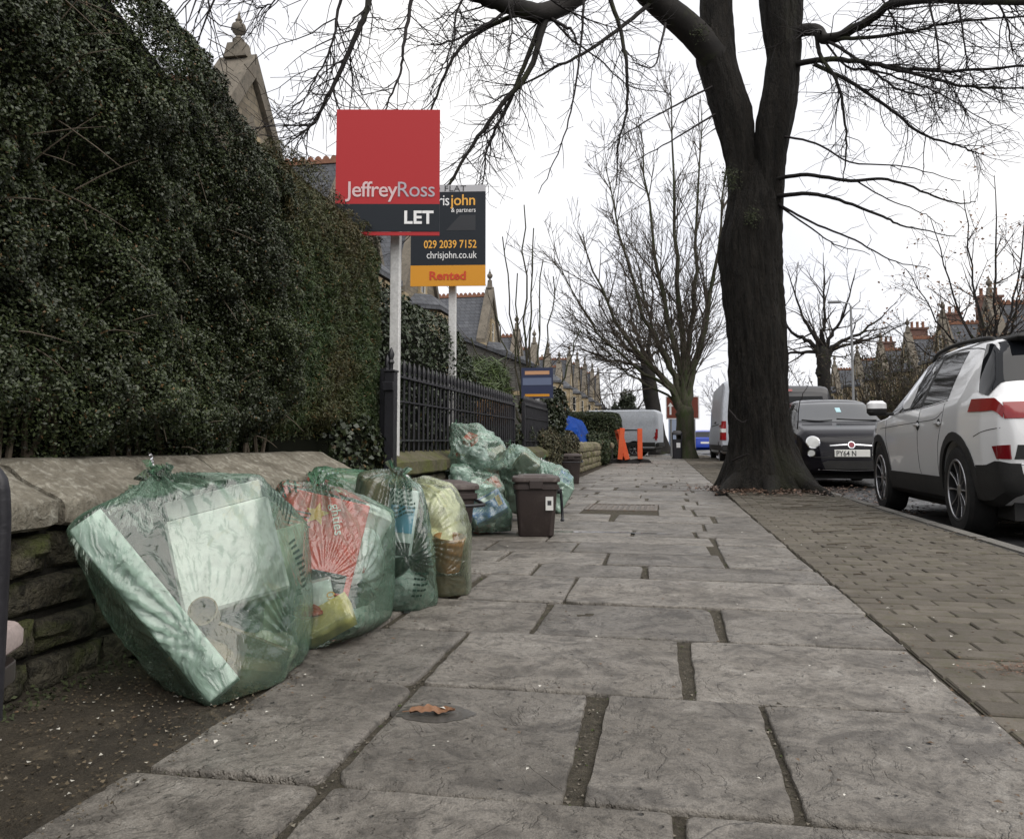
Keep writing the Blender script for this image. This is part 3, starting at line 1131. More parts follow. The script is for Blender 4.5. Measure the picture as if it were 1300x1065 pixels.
def tubes_mesh(name, T, off=(0, 0, 0)):
    VV, FF = [], []
    base = 0
    for pts, rad, n in T:
        m = len(pts)
        tan = np.gradient(pts, axis=0)
        tan /= np.linalg.norm(tan, axis=1, keepdims=True) + 1e-9
        ref = np.array([0.31, 0.77, 0.55]) if abs(tan[0][2]) < .8 else np.array([1.0, .2, .1])
        a = np.cross(tan, ref)
        a /= np.linalg.norm(a, axis=1, keepdims=True) + 1e-9
        b = np.cross(tan, a)
        th = np.arange(n) * 2 * PI / n
        V = pts[:, None, :] + (a[:, None, :] * np.cos(th)[None, :, None] + b[:, None, :] * np.sin(th)[None, :, None]) * np.asarray(rad)[:, None, None]
        VV.append(V.reshape(-1, 3))
        i = np.arange(m - 1)[:, None] * n
        k = np.arange(n)[None, :]
        k2 = (k + 1) % n
        FF.append(np.stack([base + i + k, base + i + k2, base + i + n + k2, base + i + n + k], -1).reshape(-1, 4))
        base += m * n
    return np_mesh(name, np.vstack(VV) - np.array(off), np.vstack(FF))


def grow(out, p, d, L, r, lvl, g, pr):
    seg = pr['seg'][lvl]
    n = max(3, int(L / seg))
    pts = [np.array(p, float)]
    d = np.array(d, float)
    d /= np.linalg.norm(d) + 1e-9
    for i in range(n):
        d = d + g.normal(size=3) * pr['wander'][lvl] + np.array([0, 0, pr['lift'][lvl]])
        if 'curl' in pr and lvl >= 1:
            d[2] += pr['curl'] * (i / n)      # tips turn up again
        d /= np.linalg.norm(d) + 1e-9
        pts.append(pts[-1] + d * L / n)
    pts = np.array(pts)
    tip = pr['tip']
    rad = np.linspace(r, max(tip, r * 0.3), n + 1)
    out.append((pts, rad, 5 if r > .02 else (4 if r > .008 else 3), lvl))
    if lvl < pr['max']:
        sprout(out, pts, rad, lvl + 1, g, pr, L)
    return pts


def sprout(out, pts, rad, lvl, g, pr, L, t0=0.15, count=None, lscale=1.0):
    k = count if count is not None else int(round(pr['kids'][lvl] * L))
    m = len(pts)
    for _ in range(k):
        t = t0 + (1 - t0) * g.uniform() ** 0.8
        f = t * (m - 1)
        i = min(int(f), m - 2)
        p = pts[i] + (pts[i + 1] - pts[i]) * (f - i)
        tan = pts[i + 1] - pts[i]
        tan = tan / (np.linalg.norm(tan) + 1e-9)
        side = g.normal(size=3)
        side -= tan * side.dot(tan)
        side /= np.linalg.norm(side) + 1e-9
        a = R(pr['angle'][lvl] + g.normal() * 12)
        d = tan * math.cos(a) + side * math.sin(a)
        cl = pr['len'][lvl] * g.uniform(.45, 1.15) * (1.15 - 0.6 * t) * lscale
        cr = min(rad[i] * 0.62, pr['rad'][lvl] * g.uniform(.7, 1.2))
        grow(out, p, d, cl, max(cr, pr['tip']), lvl, g, pr)


def tree_parts(e, T, thick, m_limb, m_twig, off):
    big = [t for t in T if t[1][0] >= thick]
    small = [t[:3] for t in T if t[1][0] < thick]
    for t in big:
        me = tubes_mesh('limb', [t[:3]], off)
        smooth(me)
        link_mesh('limb', me, m_limb, e)
    if small:
        me = tubes_mesh('twigs', small, off)
        tag(link_mesh('twigs', me, m_twig, e), kind='stuff')


# ---------------- the big forked street tree
TL = Vector((1.2, 10.4, 0))
big = empty('street_tree', TL, 0, 'massive dark forked street tree with flared roots on the brick verge', 'tree')


def trunk_mesh(levels, nside, seed, flare=None, yc=10.4, amp=0.02, depth=1.0):
    """levels: (z, xl, xr[, yc])"""
    L = np.array([(l[0], l[1], l[2], (l[3] if len(l) > 3 else yc)) for l in levels], float)
    zs = np.arange(L[0, 0], L[-1, 0] + 1e-6, 0.04)
    V, Fc = [], []
    for z in zs:
        if depth != 1.0:
            dz_ = 1 - (1 - depth) * min(1, max(0, (z - (L[-1, 0] - .95)) / .95)) ** 1.3
        else:
            dz_ = 1.0
        xl = np.interp(z, L[:, 0], L[:, 1])
        xr = np.interp(z, L[:, 0], L[:, 2])
        yy = np.interp(z, L[:, 0], L[:, 3])
        cx, r = (xl + xr) / 2, (xr - xl) / 2
        for k in range(nside):
            a = 2 * PI * k / nside
            q = r
            nz = mnoise.noise((math.cos(a) * 2.0 + seed, math.sin(a) * 2.0, z * 0.9))
            ridge = abs(mnoise.noise((math.cos(a) * 11 + seed, math.sin(a) * 11, z * 1.5))) + .5 * abs(mnoise.noise((math.cos(a) * 24 + seed, math.sin(a) * 24, z * 3.2)))
            fine = mnoise.noise((math.cos(a) * 20 + seed, math.sin(a) * 20, z * 5))
            q += amp * nz * 1.6 - amp * 1.3 * ridge + amp * .5 * fine
            if flare and z < 0.75:
                w = (1 - z / 0.75) ** 2.2
                lob = sum(f[1] * max(0, math.cos((a - R(f[0])))) ** f[2] for f in flare)
                q += w * lob
            V.append((cx + q * math.cos(a), yy + q * dz_ * math.sin(a), z))
    m = len(zs)
    for i in range(m - 1):
        for k in range(nside):
            k2 = (k + 1) % nside
            Fc.append((i * nside + k, i * nside + k2, (i + 1) * nside + k2, (i + 1) * nside + k))
    me = bpy.data.meshes.new('trunk')
    me.from_pydata(V, [], Fc)
    smooth(me)
    me.transform(Matrix.Translation(-TL))
    return me


def lev(*rows):
    out = []
    for v, a, b_ in rows:
        m_, h_ = (a + b_) / 2, (b_ - a) / 2 * .92
        out.append((float(at(m_, v, 10.4)[2]), float(at(m_ - h_, v, 10.4)[0]), float(at(m_ + h_, v, 10.4)[0])))
    return out


flare = [(185, 0.12, 2), (230, 0.10, 6), (275, 0.12, 4), (318, 0.26, 10), (350, 0.06, 3), (20, 0.16, 6), (90, .2, 4), (140, .15, 5)]
tl = [(-0.06, 0.72, 1.74)] + lev((600, 918, 1022), (570, 921, 1014), (530, 922, 1007), (490, 922, 1004), (450, 920, 1003), (400, 917, 1000), (360, 914, 996),
                                 (325, 909, 995), (305, 909, 995), (280, 915, 996), (255, 920, 997), (228, 927, 992), (208, 940, 983), (198, 955, 970))
tl.sort()
link_mesh('trunk', trunk_mesh(tl, 130, 1.3, flare, amp=.034, depth=.5), M_bark, big)
pts = lambda L: np.array([at(*p) for p in L])


def stem(levels, seed, name='stem'):
    me = trunk_mesh(sorted(lev(*levels)), 72, seed, None, amp=0.022)
    return link_mesh(name, me, M_bark, big)


stem([(340, 915, 955), (290, 916, 958), (250, 920, 961), (214, 919, 962), (180, 912, 960), (141, 902, 957), (120, 896, 950), (95, 888, 943), (71, 881, 937), (45, 884, 934), (20, 886, 932), (0, 886, 931), (-60, 884, 925), (-160, 880, 915)], 5.1)
stem([(340, 950, 990), (290, 953, 994), (250, 955, 998), (214, 954, 1000), (185, 953, 1004), (160, 955, 1009), (140, 959, 1013), (110, 966, 1016), (71, 972, 1019), (40, 966, 1021), (0, 961, 1024), (-60, 962, 1022), (-160, 966, 1015)], 9.4)

PR = dict(seg=[.3, .22, .13, .09, .06], wander=[.06, .12, .17, .22, .2], lift=[0, -.04, -.06, -.05, -.03], curl=0.10,
          kids=[0, 2.4, 3.8, 4.8, 0], len=[0, 1.5, .85, .36, .2], rad=[0, .011, .0068, .0048, .003], angle=[0, 42, 46, 48, 50], tip=.0024, max=3)
g = np.random.default_rng(42)
T = []


def limb(L, r0, r1, lvl=1, kids=None, per=6, lscale=1.0, t0=.12, wob=.007):
    P = catmull([at(*p) for p in L], per)
    P = P + g.normal(size=P.shape) * wob * np.linspace(0.2, 1, len(P))[:, None]
    rad = np.linspace(r0, r1, len(P))
    T.append((P, rad, 9 if r0 > .06 else (6 if r0 > .02 else 4), 0))
    ln = np.linalg.norm(np.diff(P, axis=0), axis=1).sum()
    sprout(T, P, rad, lvl, g, PR, ln, t0=t0, count=None if kids is None else int(kids * (1.7 if lvl == 2 else 1.3)), lscale=lscale)
    return P


# limbs leaving the left stem
limb([(912, 78, 10.35), (880, 42, 10.2), (850, 16, 10.0), (822, -8, 9.8), (790, -45, 9.4), (760, -40, 9.0), (735, -8, 8.6), (692, 16, 8.3), (650, 8, 8.0), (610, -4, 7.7), (560, -25, 7.3), (500, -60, 6.8)], .20, .05, 1, 20)
limb([(560, -25, 7.3), (480, -60, 6.5), (430, -90, 6.0), (330, -60, 5.8), (250, -40, 5.6)], .05, .015, 1, 14)
limb([(716, 4, 8.4), (694, 22, 8.3), (672, 90, 8.1), (640, 130, 8.0), (600, 185, 7.8), (556, 258, 7.6), (530, 300, 7.5)], .045, .008, 2, 26)
limb([(690, 20, 8.3), (665, 85, 8.2), (642, 140, 8.1), (622, 180, 8.0), (612, 240, 7.9)], .032, .006, 2, 22)
limb([(668, 16, 8.2), (640, 25, 8.1), (590, 55, 7.9), (565, 95, 7.7), (545, 150, 7.6), (535, 200, 7.5)], .03, .006, 2, 18)
limb([(700, 24, 8.3), (716, 34, 8.3), (727, 40, 8.2), (733, 56, 8.2)], .022, .010, 2, 2)
limb([(650, 10, 8.0), (620, 30, 7.8), (575, 52, 7.5), (545, 58, 7.4)], .02, .006, 2, 8)
limb([(742, -10, 8.0), (738, 50, 7.9), (729, 120, 7.8), (712, 185, 7.7), (684, 246, 7.6)], .014, .004, 3, 14)
limb([(772, -8, 8.8), (788, 40, 8.8), (796, 90, 8.7), (796, 140, 8.7), (786, 180, 8.6), (782, 235, 8.6)], .028, .006, 2, 14)
limb([(826, 4, 9.8), (790, 34, 9.4), (745, 66, 9.0), (700, 88, 8.7), (625, 130, 8.4)], .030, .008, 2, 12)
limb([(690, 12, 8.3), (725, 50, 8.5), (760, 75, 8.7), (800, 110, 9.0), (850, 118, 9.3)], .014, .004, 3, 14)
limb([(904, 110, 10.2), (850, 138, 9.8), (800, 166, 9.4), (770, 190, 9.1)], .014, .004, 3, 9)
limb([(908, 145, 10.2), (850, 180, 9.7), (800, 208, 9.3)], .014, .004, 3, 8)
limb([(845, 30, 9.8), (838, 60, 9.6), (830, 85, 9.5), (800, 80, 9.4)], .016, .005, 3, 9)
limb([(475, -40, 6.2), (466, 10, 6.1), (448, 55, 6.0), (420, 115, 5.9), (395, 160, 5.8), (365, 180, 5.7)], .032, .005, 2, 26)
limb([(440, -30, 6.2), (428, 20, 6.2), (420, 60, 6.1), (395, 110, 6.0), (372, 150, 5.9)], .016, .004, 2, 18)
limb([(528, -40, 6.8), (521, 10, 6.8), (512, 60, 6.7), (508, 92, 6.7), (492, 132, 6.6), (484, 165, 6.6)], .022, .004, 2, 12)
limb([(600, -20, 7.5), (580, 15, 7.4), (576, 50, 7.3), (560, 90, 7.2), (545, 120, 7.1)], .014, .004, 2, 12)
limb([(400, -60, 6.0), (370, -20, 5.9), (345, 5, 5.8), (325, 10, 5.8)], .014, .004, 2, 12)
limb([(640, -40, 7.0), (645, 0, 7.0), (650, 40, 6.9), (640, 90, 6.8)], .012, .004, 2, 10)
limb([(690, -40, 7.6), (700, 0, 7.5), (760, 30, 7.8), (800, 40, 8.0)], .014, .004, 2, 14)
# limbs leaving the right stem
limb([(1000, 42, 10.4), (1034, 38, 10.2), (1050, 50, 10.0), (1080, 40, 9.8), (1120, 14, 9.5), (1150, -20, 9.2)], .085, .035, 1, 12)
limb([(1000, 84, 10.4), (1045, 76, 10.0), (1085, 78, 9.6), (1150, 88, 9.2), (1220, 90, 8.8), (1330, 82, 8.3)], .040, .010, 2, 24)
limb([(1120, 84, 9.4), (1170, 96, 9.0), (1230, 110, 8.6), (1330, 113, 8.2)], .024, .007, 2, 16)
limb([(1034, 82, 10.1), (1080, 105, 9.8), (1125, 135, 9.5), (1170, 170, 9.2), (1215, 185, 9.0), (1242, 196, 8.9)], .026, .006, 2, 18)
limb([(1036, 42, 10.2), (1042, 72, 10.0), (1062, 102, 9.8), (1072, 150, 9.7), (1074, 200, 9.6), (1070, 232, 9.6)], .028, .005, 2, 14)
limb([(1048, 50, 10.0), (1100, 48, 9.6), (1160, 40, 9.2), (1215, 28, 8.9), (1320, 20, 8.4)], .026, .008, 2, 20)
limb([(1036, 44, 10.1), (1080, 70, 9.7), (1120, 100, 9.4), (1150, 118, 9.2), (1190, 120, 9.0)], .022, .006, 2, 16)
limb([(1046, 52, 10.0), (1075, 85, 9.8), (1110, 90, 9.5), (1170, 110, 9.2), (1210, 128, 9.0), (1260, 160, 8.8)], .018, .005, 2, 18)
limb([(1130, 6, 9.4), (1180, 0, 8.8), (1250, 2, 8.2), (1330, 4, 7.8)], .045, .03, 2, 18)
limb([(1176, -8, 8.8), (1188, 40, 8.7), (1194, 90, 8.6), (1205, 112, 8.6), (1180, 160, 8.6)], .014, .004, 2, 10)
limb([(1215, -8, 8.5), (1222, 40, 8.5), (1230, 90, 8.5), (1245, 115, 8.5)], .014, .004, 2, 10)
limb([(1262, -5, 8.2), (1280, 30, 8.1), (1284, 60, 8.1), (1300, 80, 8.0)], .014, .004, 2, 8)
limb([(1120, 0, 9.5), (1140, 30, 9.3), (1165, 45, 9.2)], .016, .005, 2, 8)
limb([(986, 172, 10.3), (1035, 182, 9.9), (1080, 206, 9.6), (1150, 212, 9.3), (1220, 230, 9.1)], .016, .004, 3, 8)
limb([(982, 228, 10.3), (1025, 222, 9.9), (1080, 230, 9.6), (1120, 227, 9.4), (1160, 238, 9.2), (1212, 258, 9.0), (1240, 256, 8.9)], .028, .005, 3, 8)
limb([(982, 250, 10.3), (1025, 246, 9.9), (1065, 254, 9.7), (1120, 275, 9.4), (1150, 288, 9.3), (1215, 300, 9.0)], .030, .005, 3, 9)
limb([(982, 256, 10.3), (1030, 282, 9.9), (1085, 305, 9.6), (1130, 330, 9.4), (1182, 342, 9.2)], .018, .004, 3, 6)
limb([(984, 258, 10.3), (1030, 290, 10.0), (1060, 310, 9.8), (1105, 323, 9.6)], .014, .004, 3, 5)
limb([(1088, 230, 9.6), (1120, 250, 9.4), (1170, 270, 9.2), (1195, 288, 9.1)], .010, .003, 3, 4)
# thin shoots low on the trunk
limb([(1012, 545, 10.0), (1016, 510, 9.9), (1030, 480, 9.8)], .008, .003, 3, 3, lscale=.6)
limb([(925, 520, 9.95), (940, 535, 9.9), (950, 532, 9.9)], .012, .006, 3, 0)
limb([(930, 585, 9.95), (945, 578, 9.75), (952, 576, 9.7)], .014, .006, 3, 0)
tree_parts(big, T, .024, M_limb, M_twigdark, TL)
n_big = len(T)
# roots
for i, L in enumerate([[(1.50, 10.1, .20), (1.66, 9.85, .09), (1.78, 9.6, .03), (1.84, 9.4, -.02)], [(0.9, 10.1, .16), (.72, 9.8, .06), (.6, 9.55, .0)], [(1.25, 9.95, .14), (1.2, 9.6, .05), (1.15, 9.3, .0)]]):
    P = catmull(L, 5)
    me = tubes_mesh('root', [(P, np.linspace(.12, .035, len(P)), 10)], TL)
    smooth(me)
    link_mesh('root', me, M_bark, big)
# fern tufts in the bark
M_moss = leaf_mat('bark_moss', (0.012, 0.018, 0.005), (0.038, 0.048, 0.014), rough=.8)
for (u, v, rad_, n_) in ((925, 228, .11, 420), (955, 275, .08, 180), (890, 40, .08, 160)):
    c = at(u, v, 9.98)
    P = c + g.normal(size=(n_, 3)) * rad_ * np.array([.6, .25, .7])
    leaf_cloud('moss', P, np.tile([0, -1, .3], (n_, 1)), .035, .3, M_moss, big, seed=8)

# ---------------- generic bare trees
def bare_tree(name, label, base, fork_z, r, stems, pr, m_bark, m_twig, seed, thick=.05, lean=(0, 0), group=None, kids=None, n0=None):
    """stems: list of (tip offset from base, start radius)"""
    global g
    g0 = g
    g = np.random.default_rng(seed)
    b = np.array(base, float)
    e = empty(name, b, 0, label, 'tree', group)
    f = b + np.array([lean[0], lean[1], fork_z])
    zs = np.linspace(0, 1, 10)
    V = []
    tp = np.array([b + (f - b) * t for t in zs])
    tr = np.array([r * (1.45 - .45 * min(1, t * 5)) * (1 - .12 * t) for t in zs])
    tp = np.vstack([tp, f + (f - b) * .06, f + (f - b) * .10])
    tr = np.append(tr, [r * .6, r * .1])
    me = tubes_mesh('trunk', [(tp, tr, 18)], b)
    for v in me.vertices:
        v.co += Vector(mnoise.noise_vector(v.co * 2.0)) * r * .13
    smooth(me)
    link_mesh('trunk', me, m_bark, e)
    T = []
    for off, sr in stems:
        tip = b + np.array(off)
        mid = f + (tip - f) * .45 + np.array([0, 0, (tip - f)[2] * -.02]) + (tip - f) * np.array([.12, .12, 0])
        P = catmull([f - (f - b) * .22 + np.append((tip - f)[:2] / (np.linalg.norm(tip - f) + 1e-6) * r * .4, 0), f + (tip - f) * .12 + g.normal(size=3) * .03, mid, tip], 6)
        P = P + g.normal(size=P.shape) * .04
        rad = np.linspace(sr, .014, len(P)) * np.where(np.arange(len(P)) < 4, 1.25, 1.0)
        T.append((P, rad, 8, 0))
        ln = np.linalg.norm(np.diff(P, axis=0), axis=1).sum()
        sprout(T, P, rad, 1, g, pr, ln, t0=.18, count=n0)
    tree_parts(e, T, thick, m_bark, m_twig, b)
    g = g0
    return e, T


PM = dict(seg=[.5, .45, .3, .2], wander=[.05, .06, .09, .1], lift=[0, .05, .05, .04], kids=[0, 2.2, 2.8, 2.8], len=[0, 3.2, 1.5, .7], rad=[0, .030, .014, .009], angle=[0, 30, 32, 35], tip=.008, max=3)
o2 = lambda u, v, Y, b: tuple(np.array(at(u, v, Y)) - np.array(b))
B = (0.82, 31.0, 0)
bare_tree('lime_tree', 'mossy multi-stemmed bare tree with upright branches beside the brown sign', B, 1.9, .36,
          [(o2(735, 300, 30, B), .19), (o2(765, 205, 30.5, B), .17), (o2(812, 150, 31, B), .19), (o2(850, 95, 31.5, B), .20), (o2(890, 120, 32, B), .17), (o2(925, 190, 31, B), .21), (o2(700, 330, 29, B), .10), (o2(800, 300, 33, B), .12), (o2(745, 420, 30, B), .07)],
          PM, M_bark2, M_twig2, 5, thick=.06)
B = (-0.15, 40.0, 0)
PM2 = dict(PM, kids=[0, 2.4, 2.4, 2.2], lift=[0, .0, .0, .02], len=[0, 3.4, 1.7, .8], angle=[0, 45, 42, 40])
bare_tree('dark_tree', 'leaning dark tree with a brown twiggy crown behind the white van', B, 4.2, .42,
          [(o2(800, 420, 40, B), .2), (o2(760, 380, 40, B), .17), (o2(735, 440, 39, B), .12), (o2(790, 330, 41, B), .16), (o2(830, 330, 41, B), .17), (o2(850, 400, 42, B), .12), (o2(770, 470, 39, B), .09)],
          PM2, M_limb, M_twig3, 6, thick=.07, lean=(-.6, 0))
B = (-3.2, 19.0, 0.0)
PS = dict(seg=[.4, .35, .25, .2], wander=[.04, .05, .07, .1], lift=[0, .05, .05, .03], kids=[0, 1.1, 1.0, 0], len=[0, 1.6, .6, .3], rad=[0, .012, .007, .005], angle=[0, 28, 32, 35], tip=.004, max=2)
bare_tree('sapling_clump', 'thin bare saplings rising from the garden left of the far trees', B, .6, .10,
          [(o2(655, 345, 19, B), .04), (o2(665, 260, 19, B), .05), (o2(676, 290, 19, B), .045), (o2(690, 330, 19, B), .04), (o2(705, 350, 19.5, B), .035), (o2(630, 400, 18.5, B), .03), (o2(735, 420, 19, B), .03), (o2(600, 430, 18, B), .03), (o2(640, 300, 19, B), .035)],
          PS, M_bark2, M_twig2, 7, thick=.03)
B = (6.9 + 5.2, 44.0, 0.0)
PP = dict(seg=[.4, .4, .3, .2], wander=[.1, .14, .15, .15], lift=[0, .05, .04, .04], kids=[0, 1.3, 1.7, 2.0], len=[0, 2.6, 1.3, .7], rad=[0, .05, .022, .012], angle=[0, 40, 42, 40], tip=.007, max=3)
bare_tree('pollarded_tree', 'gnarled pollarded bare tree across the road above the dark van', tuple(np.array(at(1047, 520, 44)) * np.array([1, 1, 0])), 5.2, .36,
          [((-2.6, 0, 8.0), .2), ((-1.6, 1, 10.2), .18), ((.2, 0, 10.5), .18), ((1.6, -.5, 9.5), .16), ((3.6, 0, 7.8), .17), ((-3.2, 0, 5.4), .15), ((2.6, 0, 6.4), .14), ((4.6, .5, 7.0), .10)],
          PP, M_limb, M_twig3, 8, thick=.08)
B = tuple(np.array(at(1262, 520, 34)) * np.array([1, 1, 0]))
e, T = bare_tree('winter_tree', 'slender bare tree with last brown leaves above the white car', B, 3.0, .22,
                 [((-2.0, 0, 9.6), .09), ((-.8, 0, 10.6), .1), ((.4, 0, 11.0), .11), ((1.6, 0, 10.4), .1), ((-3.0, 0, 7.6), .07), ((3.0, 0, 9), .08), ((-3.8, 0, 5.4), .05), ((1, -1, 8), .07)],
                 dict(PP, wander=[.04, .06, .08, .1], len=[0, 2.2, 1.1, .5], kids=[0, 1.8, 2.0, 2.2]), M_limb, M_twig3, 9, thick=.05)
tips = np.array([t[0][-1] for t in T if t[3] >= 2])
gg = np.random.default_rng(3)
tips = tips[gg.choice(len(tips), min(3000, len(tips)), replace=False)] + gg.normal(size=(min(3000, len(tips)), 3)) * .08
leaf_cloud('dead_leaves', tips, np.tile([0, -1, .2], (len(tips), 1)), .12, .7, leaf_mat('brown_leaf', (0.10, 0.05, 0.025), (0.20, 0.11, 0.06), rough=.7), e, seed=4)
for k, (u, Y, h, sd, lab) in enumerate([(985, 95, 9, 10, 'small far bare tree at the end of the road'), (790, 95, 12, 11, 'distant brown bare tree above the white van roof'), (930, 90, 8, 12, 'distant bare tree seen between two trunks')]):
    B = tuple(np.array(at(u, 560, Y)) * np.array([1, 1, 0]))
    bare_tree('distant_tree', lab, B, 2.5, .25, [((a * h * .35, b_ * h * .3, h * c_), .1) for a, b_, c_ in ((-1, 0, .75), (-.5, .5, .95), (0, 0, 1), (.5, -.5, .95), (1, 0, .75), (.8, .5, .6), (-.8, -.4, .6))],
              dict(PM, kids=[0, 1.6, 1.6, 1.6], rad=[0, .05, .03, .02], tip=.014), M_limb, M_twig3, sd, thick=.09)
# brown thicket on the far side of the road
M_scrub = leaf_mat('scrub', (0.045, 0.036, 0.022), (0.10, 0.082, 0.05), (0.04, 0.05, 0.02), 0.25, rough=.8, spec=.2)
PB = dict(seg=[.3, .3, .25, .2], wander=[.08, .1, .12, .12], lift=[0, .02, .02, .02], kids=[0, 2.2, 2.4, 0], len=[0, 1.6, .8, .4], rad=[0, .022, .013, .01], angle=[0, 35, 40, 40], tip=.008, max=2)
for k, (u, Y, h, sd, lab) in enumerate([(1085, 40, 4.2, 20, 'tangled brown shrub behind the lamp post across the road'), (1130, 38, 4.4, 21, 'tall brown thicket across the road, left of the white car roof'), (1175, 36, 4.0, 22, 'brown leafless bush behind the white car mirror'),
                                       (1225, 34, 3.6, 23, 'low brown bush above the white car roof rail'), (1280, 33, 3.4, 24, 'brown bush at the right picture edge behind the car')]):
    p = np.array(at(u, 560, Y)) * np.array([1, 1, 0])
    gg = np.random.default_rng(sd)
    e, T = bare_tree('scrub_bush', lab, tuple(p), .3, .12, [((gg.normal() * 1.2, gg.normal() * .8, h * gg.uniform(.6, 1.25)), .035) for _ in range(22)], PB, M_twig2, M_twig2, sd, thick=.035, group=None)
    e['category'] = 'bush'
    tp = np.vstack([t[0] for t in T if t[3] >= 1])
    tp = tp[gg.choice(len(tp), min(len(tp), 9000), replace=False)] + gg.normal(size=(min(len(tp), 9000), 3)) * .16
    leaf_cloud('leaves', tp, gg.normal(size=tp.shape), .11, .5, M_scrub, e, seed=sd)
# ================================================================ SIGN BOARDS
M_white = rough_mat('white_paint', (0.62, 0.62, 0.62), (0.72, 0.72, 0.71), (0.5, 0.5, 0.48), scale=6, fine=60, rough=0.5, bump=0.1, var=0)
M_red = plain('red_board', (0.40, 0.032, 0.036), .5, spec=.2)
M_navy = plain('charcoal_board', (0.017, 0.021, 0.027), .45, spec=.2)
M_amber = plain('amber_board', (0.60, 0.27, 0.03), .5, spec=.2)
M_paleprint = plain('pale_print', (0.62, 0.45, 0.46), 0.5)
M_greyprint = plain('grey_print', (0.40, 0.36, 0.40), 0.5)
M_whiteprint = plain('white_print', (0.78, 0.78, 0.78), 0.5)
M_amberprint = plain('amber_print', (0.75, 0.38, 0.05), 0.5)
M_redprint = plain('orange_red_print', (0.50, 0.045, 0.008), 0.5)
M_blackprint = plain('black_print', (0.015, 0.015, 0.018), 0.5)
M_greyboard = plain('grey_board', (0.42, 0.42, 0.44), 0.5)


def board(parent, o, X, w, h, z0, z1, m, name, proud=0.0, thick=0.006, bow=0.0):
    """panel between heights z0..z1 (fractions of metres above o), facing -N"""
    X = Vector(X).normalized()
    Z = Vector((0, 0, 1))
    N = X.cross(Z)      # points to the viewer side (-Y)
    b = MB()
    k = 10
    V, Fc = [], []
    for i in range(k + 1):
        s = i / k
        x = -w / 2 + w * s
        bo = bow * (1 - (2 * s - 1) ** 2)
        for z in (z0, z1):
            for t in (0, -thick):
                zz = z + (bow * 0.6 * (1 - (2 * s - 1) ** 2) if z == z1 else 0)
                V.append(Vector(o) + X * x + Z * zz + N * (proud + t + bo))
    for i in range(k):
        a = i * 4
        Fc += [(a, a + 4, a + 6, a + 2), (a + 1, a + 3, a + 7, a + 5), (a + 2, a + 6, a + 7, a + 3), (a, a + 1, a + 5, a + 4)]
    Fc += [(0, 2, 3, 1), (k * 4, k * 4 + 1, k * 4 + 3, k * 4 + 2)]
    b.add(V, Fc)
    return b.build(name, m, parent)


# red board
c = at(490, 300, 4.47)
a1 = R(11)
X1 = Vector((math.cos(a1), math.sin(a1), 0))
N1v = X1.cross(Vector((0, 0, 1)))
sg = empty('letting_sign', (-1.60, 4.60, 0), 0, 'tall red letting board with black LET strip on a white post', 'sign')
B0 = Vector((0.0, -0.11, 0))      # board foot in local coordinates


def loc1(x, z, out=0.0):
    return B0 + X1 * x + Vector((0, 0, z)) + N1v * out


w1, zb, zt = 0.622, 1.845, 2.615
board(sg, B0, X1, w1, 0, zb + .19, zt, M_red, 'board', 0.0, .006)
board(sg, B0, X1, w1, 0, zb + .025, zb + .19, M_navy, 'slip', 0.004, .008)
board(sg, B0, X1, w1, 0, zb, zb + .022, M_red, 'bottom_rail', 0.001, .008)
MB().box((0.012, 0.02, 1.02), (0.058, 0.042, 2.5)).build('post', M_white, sg, bevel=.003)
ro_ = lettering('Ross', .132, 'lettering', M_greyprint, sg, loc1(.288, zb + .235, .0030), X1, (0, 0, 1), align='RIGHT', sx=.98, spacing=.93)
xl_ = min(v.co.dot(X1) for v in ro_.data.vertices) - B0.dot(X1)
lettering('Jeffrey', .132, 'lettering', M_paleprint, sg, loc1(xl_ - .004, zb + .235, .0030), X1, (0, 0, 1), align='RIGHT', sx=.98, spacing=.93, off=.001)
lettering('LET', .108, 'lettering', M_whiteprint, sg, loc1(.275, zb + .072, .0065), X1, (0, 0, 1), align='RIGHT', off=.0032, spacing=1.05)
# charcoal board
a2 = R(8)
X2 = Vector((math.cos(a2), math.sin(a2), 0))
N2v = X2.cross(Vector((0, 0, 1)))
sg2 = empty('agent_sign', (-1.735, 6.5, 0), 0, 'charcoal agent board with amber Rented strip on a white post behind the red board', 'sign')
B0b = Vector((-0.01, -0.1, 0))


def loc2(x, z, out=0.0):
    return B0b + X2 * x + Vector((0, 0, z)) + N2v * out


w2 = 0.628
zb2 = 1.912
board(sg2, B0b, X2, w2, 0, zb2 + .175, zb2 + .80, M_navy, 'board', 0, .006)
board(sg2, B0b, X2, w2, 0, zb2, zb2 + .175, M_amber, 'slip', .004, .008)
board(sg2, B0b, X2, w2, 0, zb2 + .80, zb2 + .858, M_greyboard, 'top_strip', .002, .006)
MB().box((0.0, 0.02, 1.0), (0.06, 0.042, 2.3)).build('post', M_white, sg2, bevel=.003)
lettering('ED FLAT', .068, 'lettering', M_blackprint, sg2, loc2(.150, zb2 + .805, .0045), X2, (0, 0, 1), align='RIGHT', sx=1.15, spacing=1.1)
jo_ = lettering('john', .132, 'lettering', M_amberprint, sg2, loc2(.232, zb2 + .685, .0025), X2, (0, 0, 1), align='RIGHT', sx=.95, spacing=.95, off=.001)
xl_ = min(v.co.dot(X2) for v in jo_.data.vertices) - B0b.dot(X2)
lettering('chris', .132, 'lettering', M_whiteprint, sg2, loc2(xl_ - .004, zb2 + .685, .0025), X2, (0, 0, 1), align='RIGHT', sx=.86, spacing=.92)
lettering('& partners', .056, 'lettering', M_whiteprint, sg2, loc2(.232, zb2 + .625, .0025), X2, (0, 0, 1), align='RIGHT', sx=.86)
lettering('029 2039 7152', .094, 'lettering', M_amberprint, sg2, loc2(.240, zb2 + .322, .0025), X2, (0, 0, 1), align='RIGHT', sx=.78, off=.0012)
